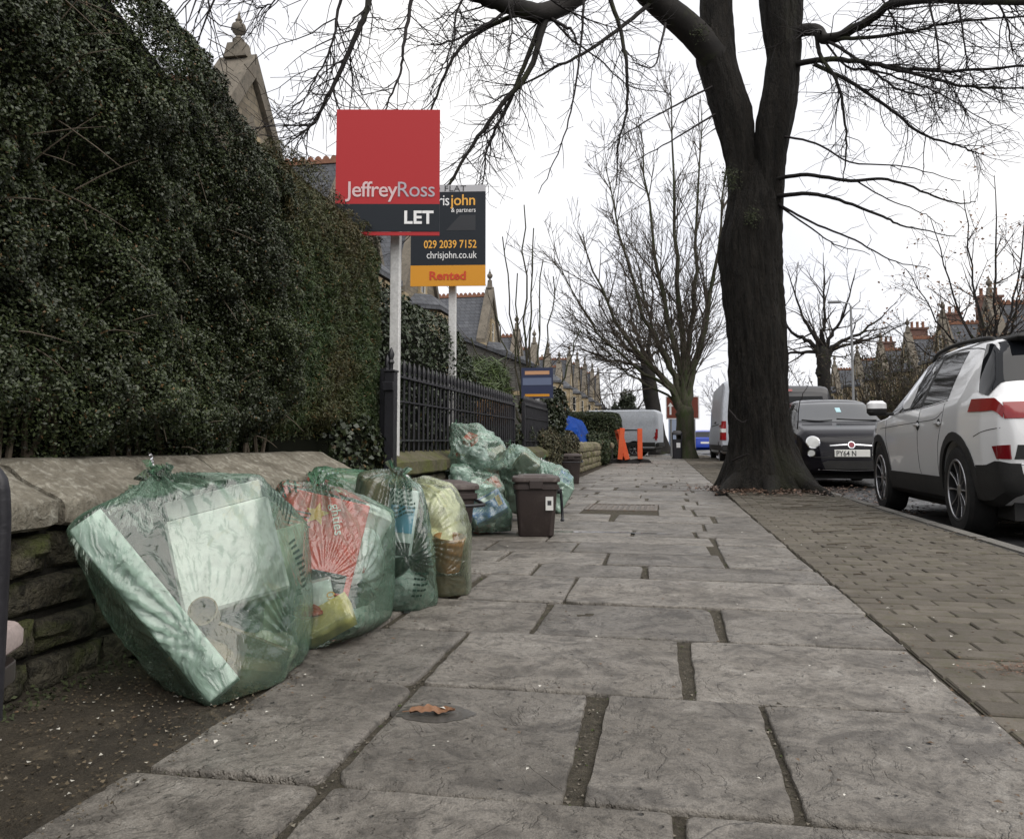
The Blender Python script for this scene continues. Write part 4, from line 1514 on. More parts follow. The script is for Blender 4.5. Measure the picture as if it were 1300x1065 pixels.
lettering('chrisjohn.co.uk', .086, 'lettering', M_whiteprint, sg2, loc2(.240, zb2 + .235, .0025), X2, (0, 0, 1), align='RIGHT', sx=.80, spacing=1.0)
lettering('Rented', .098, 'lettering', M_redprint, sg2, loc2(-.002, zb2 + .055, .0065), X2, (0, 0, 1), align='CENTER', sx=1.1, off=.0028)
# house mark on the charcoal board: a darker roof shape
b = MB()
b.add([loc2(-.02, zb2 + .47, .0016), loc2(.23, zb2 + .47, .0016), loc2(.23, zb2 + .60, .0016), loc2(.10, zb2 + .60, .0016)], [(0, 1, 2, 3)])
b.build('roof_mark', plain('dark_mark', (0.012, 0.014, 0.018), .4), sg2)
# far small board
p = at(682, 488, 10.9)
sg3 = empty('distant_sign', (p[0], 10.9, 0), 0, 'small navy agent board with orange stripe on a post beyond the railing', 'sign')
MB().box((0, .03, .8), (.05, .04, 1.6)).build('post', M_white, sg3)
zc = p[2]
MB().box((0, 0, zc + .02), (.44, .012, .42)).build('board', plain('navy_board', (.022, .030, .075), .4), sg3)
MB().box((0, -.008, zc + .16), (.34, .004, .05)).build('stripe', plain('pale_orange', (.55, .30, .16), .5), sg3)
MB().box((0, -.008, zc + .04), (.40, .004, .10)).build('panel', plain('grey_blue_panel', (.12, .15, .24), .5), sg3)
MB().box((0, -.008, zc - .15), (.34, .004, .035)).build('stripe', M_amber, sg3)

# ================================================================ IRON RAILING AND GATE POST
M_black = rough_mat('black_iron', (0.012, 0.012, 0.016), (0.022, 0.022, 0.027), scale=12, fine=80, rough=0.42, bump=0.15, var=0, spec=0.5)


def railing(name, label, x, y0, y1, zr, zl, seed):
    e = empty(name, (x, (y0 + y1) / 2, 0), 0, label, 'railing')
    oy = (y0 + y1) / 2
    MB().bbox((-.022, y0 - oy, zr - .006), (.022, y1 - oy, zr + .006)).build('top_rail', M_black, e)
    MB().bbox((-.02, y0 - oy, zl - .006), (.02, y1 - oy, zl + .006)).build('bottom_rail', M_black, e)
    MB().bbox((-.016, y0 - oy, zr - .155), (.016, y1 - oy, zr - .145)).build('middle_rail', M_black, e)
    prof = [(.0095, .0), (.0095, zr - .5), (.016, zr - .495), (.016, zr - .485), (.010, zr - .47), (.017, zr - .445), (.012, zr - .41), (.002, zr - .385)]
    m = MB().lathe(prof, (0, 0, .5), 8)
    o = m.build('bar', M_black, e, sm=40)
    me = o.data
    bpy.data.objects.remove(o)
    y = y0 + .06
    while y < y1 - .03:
        link_mesh('bar', me, None, e, (0, y - oy, 0))
        y += .105
    for yy in (y0 + .01, y1 - .01):
        MB().bbox((-.02, yy - oy - .02, .5), (.02, yy - oy + .02, zr + .03)).build('post', M_black, e, bevel=.003)
    return e


railing('iron_railing', 'black spear-topped iron railing along the wall behind the rubbish bags', -1.60, 4.46, 8.6, 1.02, .63, 1)
railing('garden_railing', 'further length of black railing before the ivy pillar', -1.62, 9.35, 11.3, 1.06, .63, 2)
gp = empty('gate_post', (-1.52, 4.36, 0), 0, 'square black iron gate post with latch in front of the railing', 'gate post')
MB().bbox((-.03, -.03, 0), (.03, .03, 1.015)).build('shaft', M_black, gp, bevel=.004)
MB().bbox((-.035, -.035, 1.015), (.035, .035, 1.028)).build('cap', M_black, gp, bevel=.003)
MB().bbox((-.038, -.045, .91), (.028, -.03, .96)).build('latch', M_black, gp, bevel=.003)
MB().lathe([(.012, 0), (.012, .03), (.02, .045), (.012, .06), (.02, .09), (.004, .13)], (-.0, 0, 1.028), 8).build('finial', M_black, gp, sm=40)

# ================================================================ FOOD WASTE CADDIES
M_brown = rough_mat('brown_plastic', (0.038, 0.028, 0.026), (0.050, 0.038, 0.035), (0.062, 0.05, 0.046), scale=5, fine=120, rough=0.5, bump=0.12, bdist=.003, var=0.05, c3range=(.55, .8), spec=.4)
M_lid = rough_mat('lid_plastic', (0.070, 0.055, 0.052), (0.095, 0.076, 0.070), (0.13, 0.11, 0.10), scale=6, fine=90, rough=0.55, bump=0.12, bdist=.003, var=0.05)
M_pink = rough_mat('pale_pink_lid', (0.33, 0.27, 0.255), (0.40, 0.33, 0.31), scale=8, fine=160, rough=0.6, bump=0.2, bdist=.003, var=0)  # pale pinkish grey plastic
M_sticker = plain('sticker', (0.6, 0.6, 0.58), .5)


def rrect(w, d, r, n=4):
    out = []
    for ci, (sx, sy) in enumerate(((1, 1), (-1, 1), (-1, -1), (1, -1))):
        for k in range(n + 1):
            a = PI / 2 * ci + PI / 2 * k / n
            out.append((sx * (w / 2 - r) + r * math.cos(a), sy * (d / 2 - r) + r * math.sin(a)))
    return out


def loft(secs):
    """secs: list of (outline, z)"""
    b = MB()
    n = len(secs[0][0])
    V = [(x, y, z) for o, z in secs for x, y in o]
    Fc = [(i * n + k, i * n + (k + 1) % n, (i + 1) * n + (k + 1) % n, (i + 1) * n + k) for i in range(len(secs) - 1) for k in range(n)]
    Fc += [tuple(reversed(range(n))), tuple(range((len(secs) - 1) * n, len(secs) * n))]
    return b.add(V, Fc)


def caddy(loc, rz, label, handle='down', lid=M_lid, lid_angle=0.0, sticker=True, w=.29, d=.30, h=.355):
    e = empty('food_caddy', loc, rz, label, 'bin')
    s = .80
    loft([(rrect(w * s * .92, d * s * .92, .03), 0), (rrect(w * s, d * s, .035), .012), (rrect(w * .97, d * .97, .035), h - .03), (rrect(w * .98, d * .98, .035), h)]).build('body', M_brown, e, sm=35)
    loft([(rrect(w * 1.03, d * 1.03, .035), h - .045), (rrect(w * 1.04, d * 1.04, .036), h - .043), (rrect(w * 1.04, d * 1.04, .036), h - .018), (rrect(w * 1.03, d * 1.03, .035), h - .016)]).build('rim', M_brown, e, sm=35)
    lo = empty('x')
    L = loft([(rrect(w * 1.07, d * 1.07, .04), 0), (rrect(w * 1.09, d * 1.09, .042), .004), (rrect(w * 1.09, d * 1.09, .042), .022), (rrect(w * 1.05, d * 1.05, .04), .032), (rrect(w * .85, d * .85, .05), .036), (rrect(w * .80, d * .80, .05), .043), (rrect(w * .6, d * .6, .05), .046)]).build('lid', lid, e, sm=35)
    bpy.data.objects.remove(lo)
    L.location = (0, d * .52, h + .003)
    me = L.data
    me.transform(Matrix.Translation((0, -d * .52, 0)))
    L.rotation_euler = (lid_angle, 0, 0)
    MB().box((0, -d * .545, h - .012), (.09, .012, .055)).build('catch', M_brown, e, bevel=.004)
    for sx in (-1, 1):
        MB().lathe([(.022, 0), (.022, .016), (.012, .02)], (sx * w * .5, 0, h - .06), 12, 'x').build('pivot', M_black, e, sm=40)
    hw = w * .58
    if handle == 'up':
        P = [(-hw, 0, h - .06), (-hw, 0, h + .20), (-hw * .9, 0, h + .26), (-hw * .6, 0, h + .285), (0, 0, h + .29), (hw * .6, 0, h + .285), (hw * .9, 0, h + .26), (hw, 0, h + .20), (hw, 0, h - .06)]
    elif handle == 'front':
        P = [(-hw, 0, h - .06), (-hw, -.14, h - .07), (-hw * .9, -d * .66, h - .075), (0, -d * .7, h - .078), (hw * .9, -d * .66, h - .075), (hw, -.14, h - .07), (hw, 0, h - .06)]
    else:
        P = [(-hw, 0, h - .06), (-hw, .06, h - .18), (-hw * .95, .12, h - .25), (0, d * .66, h - .27), (hw * .95, .12, h - .25), (hw, .06, h - .18), (hw, 0, h - .06)]
        P = [(hw, .04, h - .05), (hw + .008, .045, h - .14), (hw + .012, .05, h - .22), (hw + .012, .03, h - .245), (hw + .012, -.05, h - .25), (hw, -.11, h - .245)]
    MB().tube(catmull(P, 4), .0095, 8).build('handle', M_black, e, sm=50)
    if sticker:
        st = MB().box((w * .30, -d * .478, h * .62), (.05, .002, .09), (R(-5.0), 0, 0)).build('sticker', M_sticker, e, bevel=.0008)
        MB().box((w * .30, -d * .482, h * .63), (.026, .001, .03), (R(-5.0), 0, 0)).build('printed_mark', M_blackprint, st)
    return e


caddy((-0.845, 5.36, 0), R(10), 'brown lidded caddy with a white sticker beside the blue box bag', 'down')
caddy((-1.36, 12.0, 0), R(6), 'far brown caddy standing alone by the clipped bush', 'front', w=.30, d=.34, h=.40, sticker=False)
caddy((-1.22, 4.30, 0), R(28), 'brown caddy half hidden behind the yellowish bag', 'front', sticker=False, w=.36, d=.32, h=.36)
caddy((-1.005, 0.845, 0), R(24), 'nearest caddy with pale pink lid and raised handle at the left edge', 'up', lid=M_pink, sticker=False, w=.30, d=.30, h=.325)
# ================================================================ RECYCLING BAGS AND WHAT IS IN THEM
def film_mat(name, tint, haze, hazef=0.16, edge=0.5):
    m, n, l, b = nmat(name)
    n.remove(b)
    out = n['Material Output']
    t = n.new('ShaderNodeTexCoord')
    nz = n.new('ShaderNodeTexNoise')
    nz.inputs['Scale'].default_value = 3.5
    l.new(t.outputs['Object'], nz.inputs['Vector'])
    sc = n.new('ShaderNodeVectorMath')
    sc.operation = 'SCALE'
    sc.inputs['Scale'].default_value = .35
    l.new(nz.outputs['Color'], sc.inputs[0])
    dv = n.new('ShaderNodeVectorMath')
    dv.operation = 'ADD'
    l.new(t.outputs['Object'], dv.inputs[0])
    l.new(sc.outputs[0], dv.inputs[1])
    mp = n.new('ShaderNodeMapping')
    mp.inputs['Scale'].default_value = (60, 60, 7)
    mp.inputs['Rotation'].default_value = (.35, .3, 0)
    l.new(dv.outputs[0], mp.inputs['Vector'])
    v1 = noisen(n, l, mp.outputs['Vector'], 1.0, 2, .5)
    rid = n.new('ShaderNodeMath')
    rid.operation = 'POWER'
    l.new(ramp(n, l, v1, .35, .75), rid.inputs[0])
    rid.inputs[1].default_value = 2.0
    ad = n.new('ShaderNodeMath')
    ad.operation = 'MULTIPLY_ADD'
    ad.inputs[1].default_value = .35
    l.new(noisen(n, l, t.outputs['Object'], 14, 3, .55, .5), ad.inputs[0])
    l.new(rid.outputs[0], ad.inputs[2])
    bp = n.new('ShaderNodeBump')
    bp.inputs['Strength'].default_value = .5
    bp.inputs['Distance'].default_value = .006
    l.new(ad.outputs[0], bp.inputs['Height'])
    tr = n.new('ShaderNodeBsdfTransparent')
    tr.inputs['Color'].default_value = c4(tint)
    df = n.new('ShaderNodeBsdfDiffuse')
    df.inputs['Color'].default_value = c4(haze)
    tl_ = n.new('ShaderNodeBsdfTranslucent')
    tl_.inputs['Color'].default_value = c4(haze)
    a1 = n.new('ShaderNodeMixShader')
    a1.inputs[0].default_value = .5
    l.new(df.outputs[0], a1.inputs[1])
    l.new(tl_.outputs[0], a1.inputs[2])
    lw = n.new('ShaderNodeLayerWeight')
    lw.inputs['Blend'].default_value = .35
    fac = ramp(n, l, lw.outputs['Facing'], 0.1, 1.0, hazef, edge)
    a2 = n.new('ShaderNodeMixShader')
    l.new(fac, a2.inputs[0])
    l.new(tr.outputs[0], a2.inputs[1])
    l.new(a1.outputs[0], a2.inputs[2])
    gl = n.new('ShaderNodeBsdfGlossy')
    gl.inputs['Roughness'].default_value = .09
    l.new(bp.outputs['Normal'], gl.inputs['Normal'])
    fr = n.new('ShaderNodeFresnel')
    fr.inputs['IOR'].default_value = 1.75
    l.new(bp.outputs['Normal'], fr.inputs['Normal'])
    a3 = n.new('ShaderNodeMixShader')
    l.new(fr.outputs[0], a3.inputs[0])
    l.new(a2.outputs[0], a3.inputs[1])
    l.new(gl.outputs[0], a3.inputs[2])
    l.new(a3.outputs[0], out.inputs['Surface'])
    return m


M_film = film_mat('green_bag_film', (0.90, 0.985, 0.925), (0.58, 0.95, 0.70), .07, .42)
M_filmy = film_mat('yellowish_bag_film', (0.95, 0.99, 0.89), (0.82, 0.96, 0.68), .10, .42)
M_filmm = film_mat('mint_bag_film', (0.92, 0.99, 0.945), (0.64, 0.98, 0.77), .20, .65)
M_knot = film_mat('bunched_film', (0.72, 0.92, 0.77), (0.30, 0.62, 0.40), .22, .7)
M_printg = plain('bag_print', (0.02, 0.05, 0.035), .5)
M_card = rough_mat('brown_card', (0.22, 0.15, 0.085), (0.29, 0.20, 0.12), (0.15, 0.10, 0.055), scale=6, fine=60, rough=.8, bump=.2, var=.12)
M_carddark = rough_mat('dark_card', (0.055, 0.04, 0.028), (0.09, 0.068, 0.048), scale=6, fine=60, rough=.85, bump=.2, var=.1)
M_cream = rough_mat('cream_board', (0.80, 0.77, 0.76), (0.88, 0.86, 0.87), (0.80, 0.68, 0.52), scale=3.5, fine=30, rough=.55, bump=.1, var=.05, c3range=(.56, .72))
M_teal = rough_mat('pale_green_board', (0.60, 0.69, 0.65), (0.66, 0.74, 0.70), scale=4, fine=40, rough=.55, bump=.08, var=.05)
M_redbox = rough_mat('red_carton', (0.62, 0.06, 0.055), (0.70, 0.09, 0.075), scale=5, fine=50, rough=.45, bump=.1, var=.05)
M_yellow = rough_mat('yellow_tray', (0.70, 0.55, 0.16), (0.78, 0.64, 0.24), scale=8, fine=40, rough=.5, bump=.1, var=.05)
M_whitep = rough_mat('white_plastic', (0.66, 0.70, 0.72), (0.78, 0.82, 0.84), scale=6, fine=40, rough=.4, bump=.1, var=.08)
M_bluep = rough_mat('blue_carton', (0.03, 0.09, 0.36), (0.05, 0.14, 0.48), (0.55, 0.6, 0.68), scale=9, fine=40, rough=.4, bump=.05, var=.1, c3range=(.62, .66))
M_skyblue = plain('light_blue_print', (0.12, 0.33, 0.52), .5)
M_orange = rough_mat('orange_card', (0.45, 0.19, 0.06), (0.55, 0.26, 0.09), scale=8, fine=40, rough=.6, bump=.1, var=.1)
M_redp = plain('red_plastic', (0.55, 0.05, 0.02), .45)
M_paleyel = rough_mat('crumpled_paper', (0.66, 0.64, 0.46), (0.80, 0.78, 0.60), (0.75, 0.60, 0.30), scale=9, fine=50, rough=.7, bump=.4, var=.1, c3range=(.6, .72))
M_bottle = plain('dark_green_glass', (0.006, 0.012, 0.008), .08, spec=.6)
M_clear = rough_mat('clear_plastic_waste', (0.60, 0.68, 0.66), (0.82, 0.86, 0.85), (0.32, 0.46, 0.42), scale=14, fine=60, rough=.25, bump=.7, bdist=.02, var=.2, c3range=(.5, .6))
M_blackp = plain('black_tray_plastic', (0.015, 0.015, 0.017), .3)


def V3(o):
    bpy.context.view_layer.update()
    return [o.matrix_world @ v.co for v in o.data.vertices]


ITEMS = []


def carton(name, label, c, dims, rot, m, flap=None, cat='box'):
    b = MB().box((0, 0, 0), dims)
    e = b.build(name, m, None, c, tuple(R(a) for a in rot), bevel=min(dims) * .035)
    tag(e, label, cat)
    if flap:      # open flap on the +Z side
        f = MB().box((flap[0] * dims[0] * .35, -dims[1] * .5, dims[2] * .5 + flap[1] * .5), (dims[0] * .9, .004, flap[1]), (R(flap[2]), 0, 0)).build('flap', m, e)
    return e


def bottle(name, label, c, rot, m, r=.035, h=.24, neck=.35, cat='bottle', cap=None):
    b = MB().lathe([(r * .9, 0), (r, .008), (r, h * (1 - neck) - .02), (r * .93, h * (1 - neck)), (r * .5, h * (1 - neck * .62)), (r * .38, h * (1 - neck * .4)), (r * .38, h - .012), (r * .44, h - .01), (r * .44, h)], (0, 0, -h / 2), 14)
    e = b.build(name, m, None, c, tuple(R(a) for a in rot), sm=40)
    tag(e, label, cat)
    if cap:
        MB().lathe([(r * .46, h / 2), (r * .46, h / 2 + .02)], (0, 0, 0), 12).build('cap', cap, e, sm=40)
    return e


def lump(name, label, c, s, m, seed, cat='waste', amp=.28):
    bm = bmesh.new()
    bmesh.ops.create_icosphere(bm, subdivisions=4, radius=1)
    for v in bm.verts:
        p = v.co.copy()
        n = 1 + amp * mnoise.noise(p * 1.7 + Vector((seed, 0, 0))) - amp * .8 * abs(mnoise.noise(p * 3.4 + Vector((seed, 5, 0))))
        v.co = Vector((p.x * s[0], p.y * s[1], p.z * s[2])) * n
    me = bpy.data.meshes.new(name)
    bm.to_mesh(me)
    bm.free()
    smooth(me, 28)
    e = link_mesh(name, me, m, None, c)
    return tag(e, label, cat)


def tub(name, label, c, rot, m, r=.06, h=.09, cat='tub'):
    e = MB().lathe([(r * .78, 0), (r * .8, .004), (r * .98, h - .008), (r * 1.06, h - .006), (r * 1.06, h), (r * .95, h), (r * .78, .012)], (0, 0, -h / 2), 20).build(name, m, None, c, tuple(R(a) for a in rot), sm=40)
    return tag(e, label, cat)


def bag(name, label, items, knot, film, tension=(), sub=6, slack=.012, extra=(), seed=1, floor=.003, pleat=.018, wallx=-1.462, prints=(), ears=2, ear=.09, roundness=.25, crumple=0.0):
    """film stretched over the convex hull of its contents and gathered at the knot"""
    pts = [Vector(knot)] + [Vector(p) for p in extra]
    for it in items:
        pts += V3(it)
        for ch in it.children:
            if ch.name.startswith('flap'):
                pts += V3(ch)
    bm = bmesh.new()
    for p in pts:
        bm.verts.new(p)
    bmesh.ops.convex_hull(bm, input=bm.verts)
    bmesh.ops.delete(bm, geom=[v for v in bm.verts if not v.link_faces], context='VERTS')
    bmesh.ops.recalc_face_normals(bm, faces=bm.faces)
    tree = BVHTree.FromBMesh(bm)
    hv = np.array([v.co for v in bm.verts])
    c = hv.mean(0)
    lo, hi = hv.min(0), hv.max(0)
    c = (lo + hi) / 2
    bm.free()
    s = bmesh.new()
    bmesh.ops.create_icosphere(s, subdivisions=sub, radius=1)
    me = bpy.data.meshes.new('film')
    s.to_mesh(me)
    s.free()
    n = len(me.vertices)
    D = np.empty(n * 3)
    me.vertices.foreach_get('co', D)
    D = unit(D.reshape(-1, 3))
    cv = Vector(c)
    rad = np.zeros(n)
    far_ = 3.0
    for i in range(n):
        d = Vector(D[i])
        h = tree.ray_cast(cv, d, far_)
        rad[i] = (h[0] - cv).length if h[0] is not None else .05
    rad0 = rad.copy()
    rad += slack
    # neighbours average a little so the film rounds the corners
    ed = np.empty(len(me.edges) * 2, dtype=np.int32)
    me.edges.foreach_get('vertices', ed)
    ed = ed.reshape(-1, 2)
    deg = np.bincount(ed.ravel(), minlength=n)
    for _ in range(int(2 + 2 * (sub - 5))):
        acc = np.zeros(n)
        np.add.at(acc, ed[:, 0], rad[ed[:, 1]])
        np.add.at(acc, ed[:, 1], rad[ed[:, 0]])
        rad = np.maximum(rad - .006, .4 * rad + .6 * acc / deg)
    size = (hi - lo).mean() / 2
    ell = 1 / np.sqrt(((D / ((hi - lo) / 2 * .98)) ** 2).sum(1))
    rad = np.maximum(rad, roundness * ell + (1 - roundness) * rad)
    P = c + D * rad[:, None]
    # pleats running to the knot
    kd = unit((np.array(knot) - c)[None])[0]
    cosk = D @ kd
    phi = np.arccos(np.clip(cosk, -1, 1))
    ax = unit(np.cross(kd, [0.3, .9, .1])[None])[0]
    ay = np.cross(kd, ax)
    th = np.arctan2(D @ ay, D @ ax)
    g = np.random.default_rng(seed)
    ph = g.uniform(0, 6.28, 5)
    pl = np.sin(17 * th + ph[0] + 2.2 * np.sin(3 * th + ph[1])) * .6 + np.sin(29 * th + ph[2] + 3 * np.sin(2 * th + ph[3])) * .4
    disp = pleat * pl * np.exp(-(phi / .75) ** 2) * np.clip(phi / .12, 0, 1)
    disp += .006 * vnoise(D * size, 7, seed) + .002 * vnoise(D * size, 30, seed + 4) - .007 * np.abs(vnoise(D * size, 8, seed + 7)) + .006
    if crumple:
        disp += crumple * (vnoise(D * size, 16, seed + 11) - 1.3 * np.abs(vnoise(D * size, 12, seed + 13)) + .4 * vnoise(D * size, 40, seed + 15))
    for (tp, a, k, Lr) in tension:
        tp = np.array(tp)
        td = unit((tp - c)[None])[0]
        w = P - (c + td * ((P @ td) - c @ td)[:, None])
        dist = np.linalg.norm(P - tp, axis=1)
        ta = unit(np.cross(td, [.2, .3, .9])[None])[0]
        tb = np.cross(td, ta)
        tt = np.arctan2((P - tp) @ tb, (P - tp) @ ta)
        wv = np.sin(k * tt + 1.5 * np.sin(3 * tt + seed))
        disp += a * np.sign(wv) * np.abs(wv) ** .7 * np.exp(-dist / Lr) * np.clip(dist / .05, 0, 1) * (.25 + .75 * np.clip(np.cos(tt - 2.1 * seed), 0, 1))
        disp -= a * 1.2 * np.exp(-(dist / (Lr * .4)) ** 2)
    # loose skirt ruffles near the floor
    disp = np.maximum(disp, rad0 + .003 - np.linalg.norm(P - c, axis=1))
    P = P + D * disp[:, None]
    lowf = np.clip((.10 - P[:, 2]) / .10, 0, 1)
    P[:, :2] += D[:, :2] * (lowf * .012 * vnoise(P, 16, seed + 2))[:, None]
    P[:, 2] = np.maximum(P[:, 2], floor + .004 * np.abs(vnoise(P, 30, seed)))
    near_wall = P[:, 2] < .60
    P[near_wall, 0] = np.maximum(P[near_wall, 0], wallx)
    e = empty(name, (c[0], c[1], floor), 0, label, 'rubbish bag', 'green recycling bags along the wall')
    off = np.array(e.location)
    me.vertices.foreach_set('co', (P - off).ravel().astype(np.float32))
    smooth(me)
    fo = link_mesh('film', me, film, e)
    # bunched ends above the knot
    kp = Vector(c + kd * (np.interp(0, [0, 1], [1, 1]) * np.linalg.norm(np.array(knot) - c)))
    for q in range(ears):
        b = MB()
        ang = g.uniform(0, 6.28)
        side = Vector(ax * math.cos(ang) + ay * math.sin(ang))
        axis = (Vector(kd) * (.35 if q else .8) + side * (.9 if q else .4) + Vector((0, 0, .45))).normalized()
        perp = axis.cross(Vector((.2, .5, .3))).normalized()
        per2 = axis.cross(perp)
        nu, nv = 34, 7
        V = []
        for i in range(nv):
            t = i / (nv - 1)
            for j in range(nu):
                a = (j / (nu - 1) - .5) * 2.6
                rr_ = ear * (.12 + .55 * t)
                fl = .30 * math.sin(j * .55 + q) * t + .10 * math.sin(j * 1.3 + i * .5)
                p = Vector(kp) - Vector(kd) * .012 + axis * (ear * .6 * t * (1 + .2 * math.sin(j * .35 + q * 2))) + perp * (rr_ * math.sin(a)) + per2 * (rr_ * (.35 * math.cos(a) + .5 * fl))
                V.append(p - Vector(off))
        Fc = [(i * nu + j, i * nu + j + 1, (i + 1) * nu + j + 1, (i + 1) * nu + j) for i in range(nv - 1) for j in range(nu - 1)]
        b.add(V, Fc)
        b.build('knot', M_knot, e, sm=70)
    # printing on the film: rows of dashes that follow the surface
    if prints:
        bpy.context.view_layer.update()
        ft = BVHTree.FromPolygons([Vector(p) for p in (P - off)], [tuple(p.vertices) for p in me.polygons])
        co = Vector(c - off)
        for (dirp, up_, rows_, cols_, rowh, colw, fill) in prints:
            b = MB()
            d0 = (Vector(dirp) - Vector(c)).normalized()
            u_ = (Vector(up_) - d0 * Vector(up_).dot(d0)).normalized()
            r_ = u_.cross(d0)
            rl = random.Random(seed + rows_)
            dist0 = (Vector(dirp) - Vector(c)).length
            for i in range(rows_):
                x = -cols_ * colw / 2
                while x < cols_ * colw / 2 * rl.uniform(.5, 1):
                    wd = colw * rl.uniform(.35, 1.1)
                    hh = rowh * fill
                    V = []
                    for dx, dy in ((0, 0), (wd * .8, 0), (wd * .8, hh), (0, hh)):
                        q = d0 * dist0 + r_ * (x + dx) + u_ * ((i - rows_ / 2) * rowh + dy)
                        hit = ft.ray_cast(co + q.normalized() * 1.2, -q.normalized(), 1.5)
                        V.append(hit[0] + q.normalized() * .0015 if hit[0] is not None else None)
                    if all(v is not None for v in V):
                        b.add(V, [(0, 1, 2, 3)])
                    x += wd
            if b.f:
                o = b.build('print', M_printg, e)
                tag(o, kind='stuff')
    return e


A = lambda u, v, Y: tuple(at(u, v, Y))
# ---------------- nearest bag
i1 = carton('long_carton', 'long pale green carton pressed to the left side of the nearest bag', (-1.225, 1.80, .222), (.54, .085, .075), (62, 47, 4), M_teal)
i2 = carton('cream_box', 'large cream box filling the middle of the nearest bag', A(292, 712, 2.16), (.28, .24, .27), (-16, -14, 30), M_cream, flap=(0, .05, 30))
i3 = carton('brown_carton', 'flattened brown carton at the bottom of the nearest bag', A(292, 838, 2.02), (.26, .22, .07), (12, 10, 30), M_card)
i4 = carton('dark_gap_carton', 'dark carton added to darken the gap between the green and cream boxes in the nearest bag', A(205, 748, 2.16), (.20, .16, .24), (8, 45, 12), M_carddark)  # its dark colour stands in for the shaded gap between the boxes
i5 = carton('pale_board', 'pale yellow-green board at the right side of the nearest bag', A(358, 745, 2.30), (.012, .18, .36), (4, 6, -8), rough_mat('pale_lime_board', (.56, .62, .44), (.64, .70, .52), scale=4, fine=40, rough=.6, bump=.1, var=0))
i6 = tub('paper_cup', 'cream paper cup lying in the nearest bag', A(262, 780, 1.93), (60, 30, 0), M_card, .035, .08, 'cup')
i7 = carton('card_strip', 'narrow brown card strip lying across the front of the nearest bag', A(305, 812, 1.99), (.27, .012, .05), (20, 24, 20), M_card)
i8 = lump('crumpled_paper', 'crumpled brown paper under the long carton in the nearest bag', A(262, 845, 1.92), (.09, .06, .05), M_card, 31, 'paper', .35)
i9 = carton('dark_gap_carton', 'dark brown carton added to darken the inside behind the long green carton in the nearest bag', A(215, 715, 2.10), (.08, .05, .20), (6, -36, 14), M_carddark)  # added so the inside of the bag reads dark
i10 = lump('crumpled_paper', 'pale crumpled paper at the lower right of the nearest bag', A(345, 830, 2.14), (.07, .07, .06), M_paleyel, 35, 'paper', .35)
bag('recycling_bag', 'large clear green bag of boxes nearest the viewer, slumped against the wall', [i1, i2, i3, i4, i5, i6, i7, i8, i9, i10], A(205, 612, 2.06), M_film,
    tension=[(A(256, 784, 1.9), .007, 34, .16), (A(190, 645, 1.95), .006, 22, .13), (A(240, 735, 1.95), .004, 24, .11), (A(345, 800, 2.05), .006, 24, .10), (A(230, 850, 1.8), .005, 20, .1)], sub=7,
    extra=[(-1.06, 2.32, .02), (-1.02, 1.88, .015), A(388, 800, 2.3), A(300, 613, 2.3)], seed=3, ears=3, ear=.11, roundness=.04, prints=[(A(378, 712, 2.2), (0, 0, 1), 9, 5, .016, .012, .45), (A(345, 640, 2.2), (.3, 0, 1), 7, 7, .018, .014, .35)])
# ---------------- second bag: red box
j1 = carton('red_box', 'red printed cardboard box inside the second bag', A(400, 690, 2.56), (.29, .12, .31), (-12, 14, 24), M_redbox)
me_ = lambda par, txt, size, loc, m, rot=0: lettering(txt, size, 'lettering', m, par, loc, (math.cos(R(rot)), 0, math.sin(R(rot))), (-math.sin(R(rot)), 0, math.cos(R(rot))))
me_(j1, 'ghties', .045, (.015, -.0625, .13), M_whiteprint, -68)
for k in range(5):
    MB().box((-.075, -.0612, .085 - .014 * k), (.09 - .012 * (k % 3), .001, .0045)).build('print_line', M_blackprint, j1)
MB().box((-.075, -.0612, -.02), (.032, .001, .055)).build('picture', M_navy, j1)
MB().box((0, -.0613, -.115), (.25, .001, .06)).build('dark_band', M_blackprint, j1)
b = MB()
st = [(math.cos(PI / 2 + k * PI / 5) * (.04 if k % 2 == 0 else .018) - .02, math.sin(PI / 2 + k * PI / 5) * (.04 if k % 2 == 0 else .018) + .09) for k in range(10)]
b.prism(st, lambda a, c_, t: (a, -.0615 - t, c_), .0006)
b.build('star', M_amberprint, j1)
j2 = carton('oat_carton', 'white oat carton lying on its side in the second bag', A(392, 757, 2.42), (.085, .075, .15), (-10, 78, 14), M_whitep)
lettering('Acti', .042, 'lettering', M_blackprint, j2, (-.036, -.0385, .02), (0, 0, -1), (1, 0, 0))
lettering('OAT', .036, 'lettering', M_amberprint, j2, (-.005, -.0385, .055), (1, 0, 0), (0, 0, 1), sx=.7)
j3 = carton('yellow_tray', 'yellow food tray at the bottom of the second bag', A(408, 792, 2.36), (.20, .12, .05), (24, -28, 20), M_yellow)
j4 = lump('milk_bottle', 'crumpled white plastic bottle at the right of the second bag', A(458, 712, 2.66), (.085, .08, .11), M_whitep, 3, 'bottle', .2)
j5 = carton('black_tray', 'black plastic tray behind the carton in the second bag', A(440, 762, 2.6), (.18, .14, .05), (30, -40, 10), M_blackp)
j6 = lump('red_wrapper', 'shiny red wrapper under the oat carton', A(390, 776, 2.36), (.05, .03, .022), M_redp, 8, 'wrapper')
j7 = lump('crushed_plastic', 'crushed clear plastic at the foot of the second bag', A(450, 780, 2.6), (.08, .08, .06), M_clear, 41)
j8 = carton('small_carton', 'small cream carton behind the white bottle in the second bag', A(470, 670, 2.75), (.10, .08, .14), (20, 25, 30), M_cream)
j9 = lump('crumpled_paper', 'white crumpled paper above the red box in the second bag', A(372, 640, 2.62), (.07, .06, .05), M_whitep, 43, 'paper', .35)
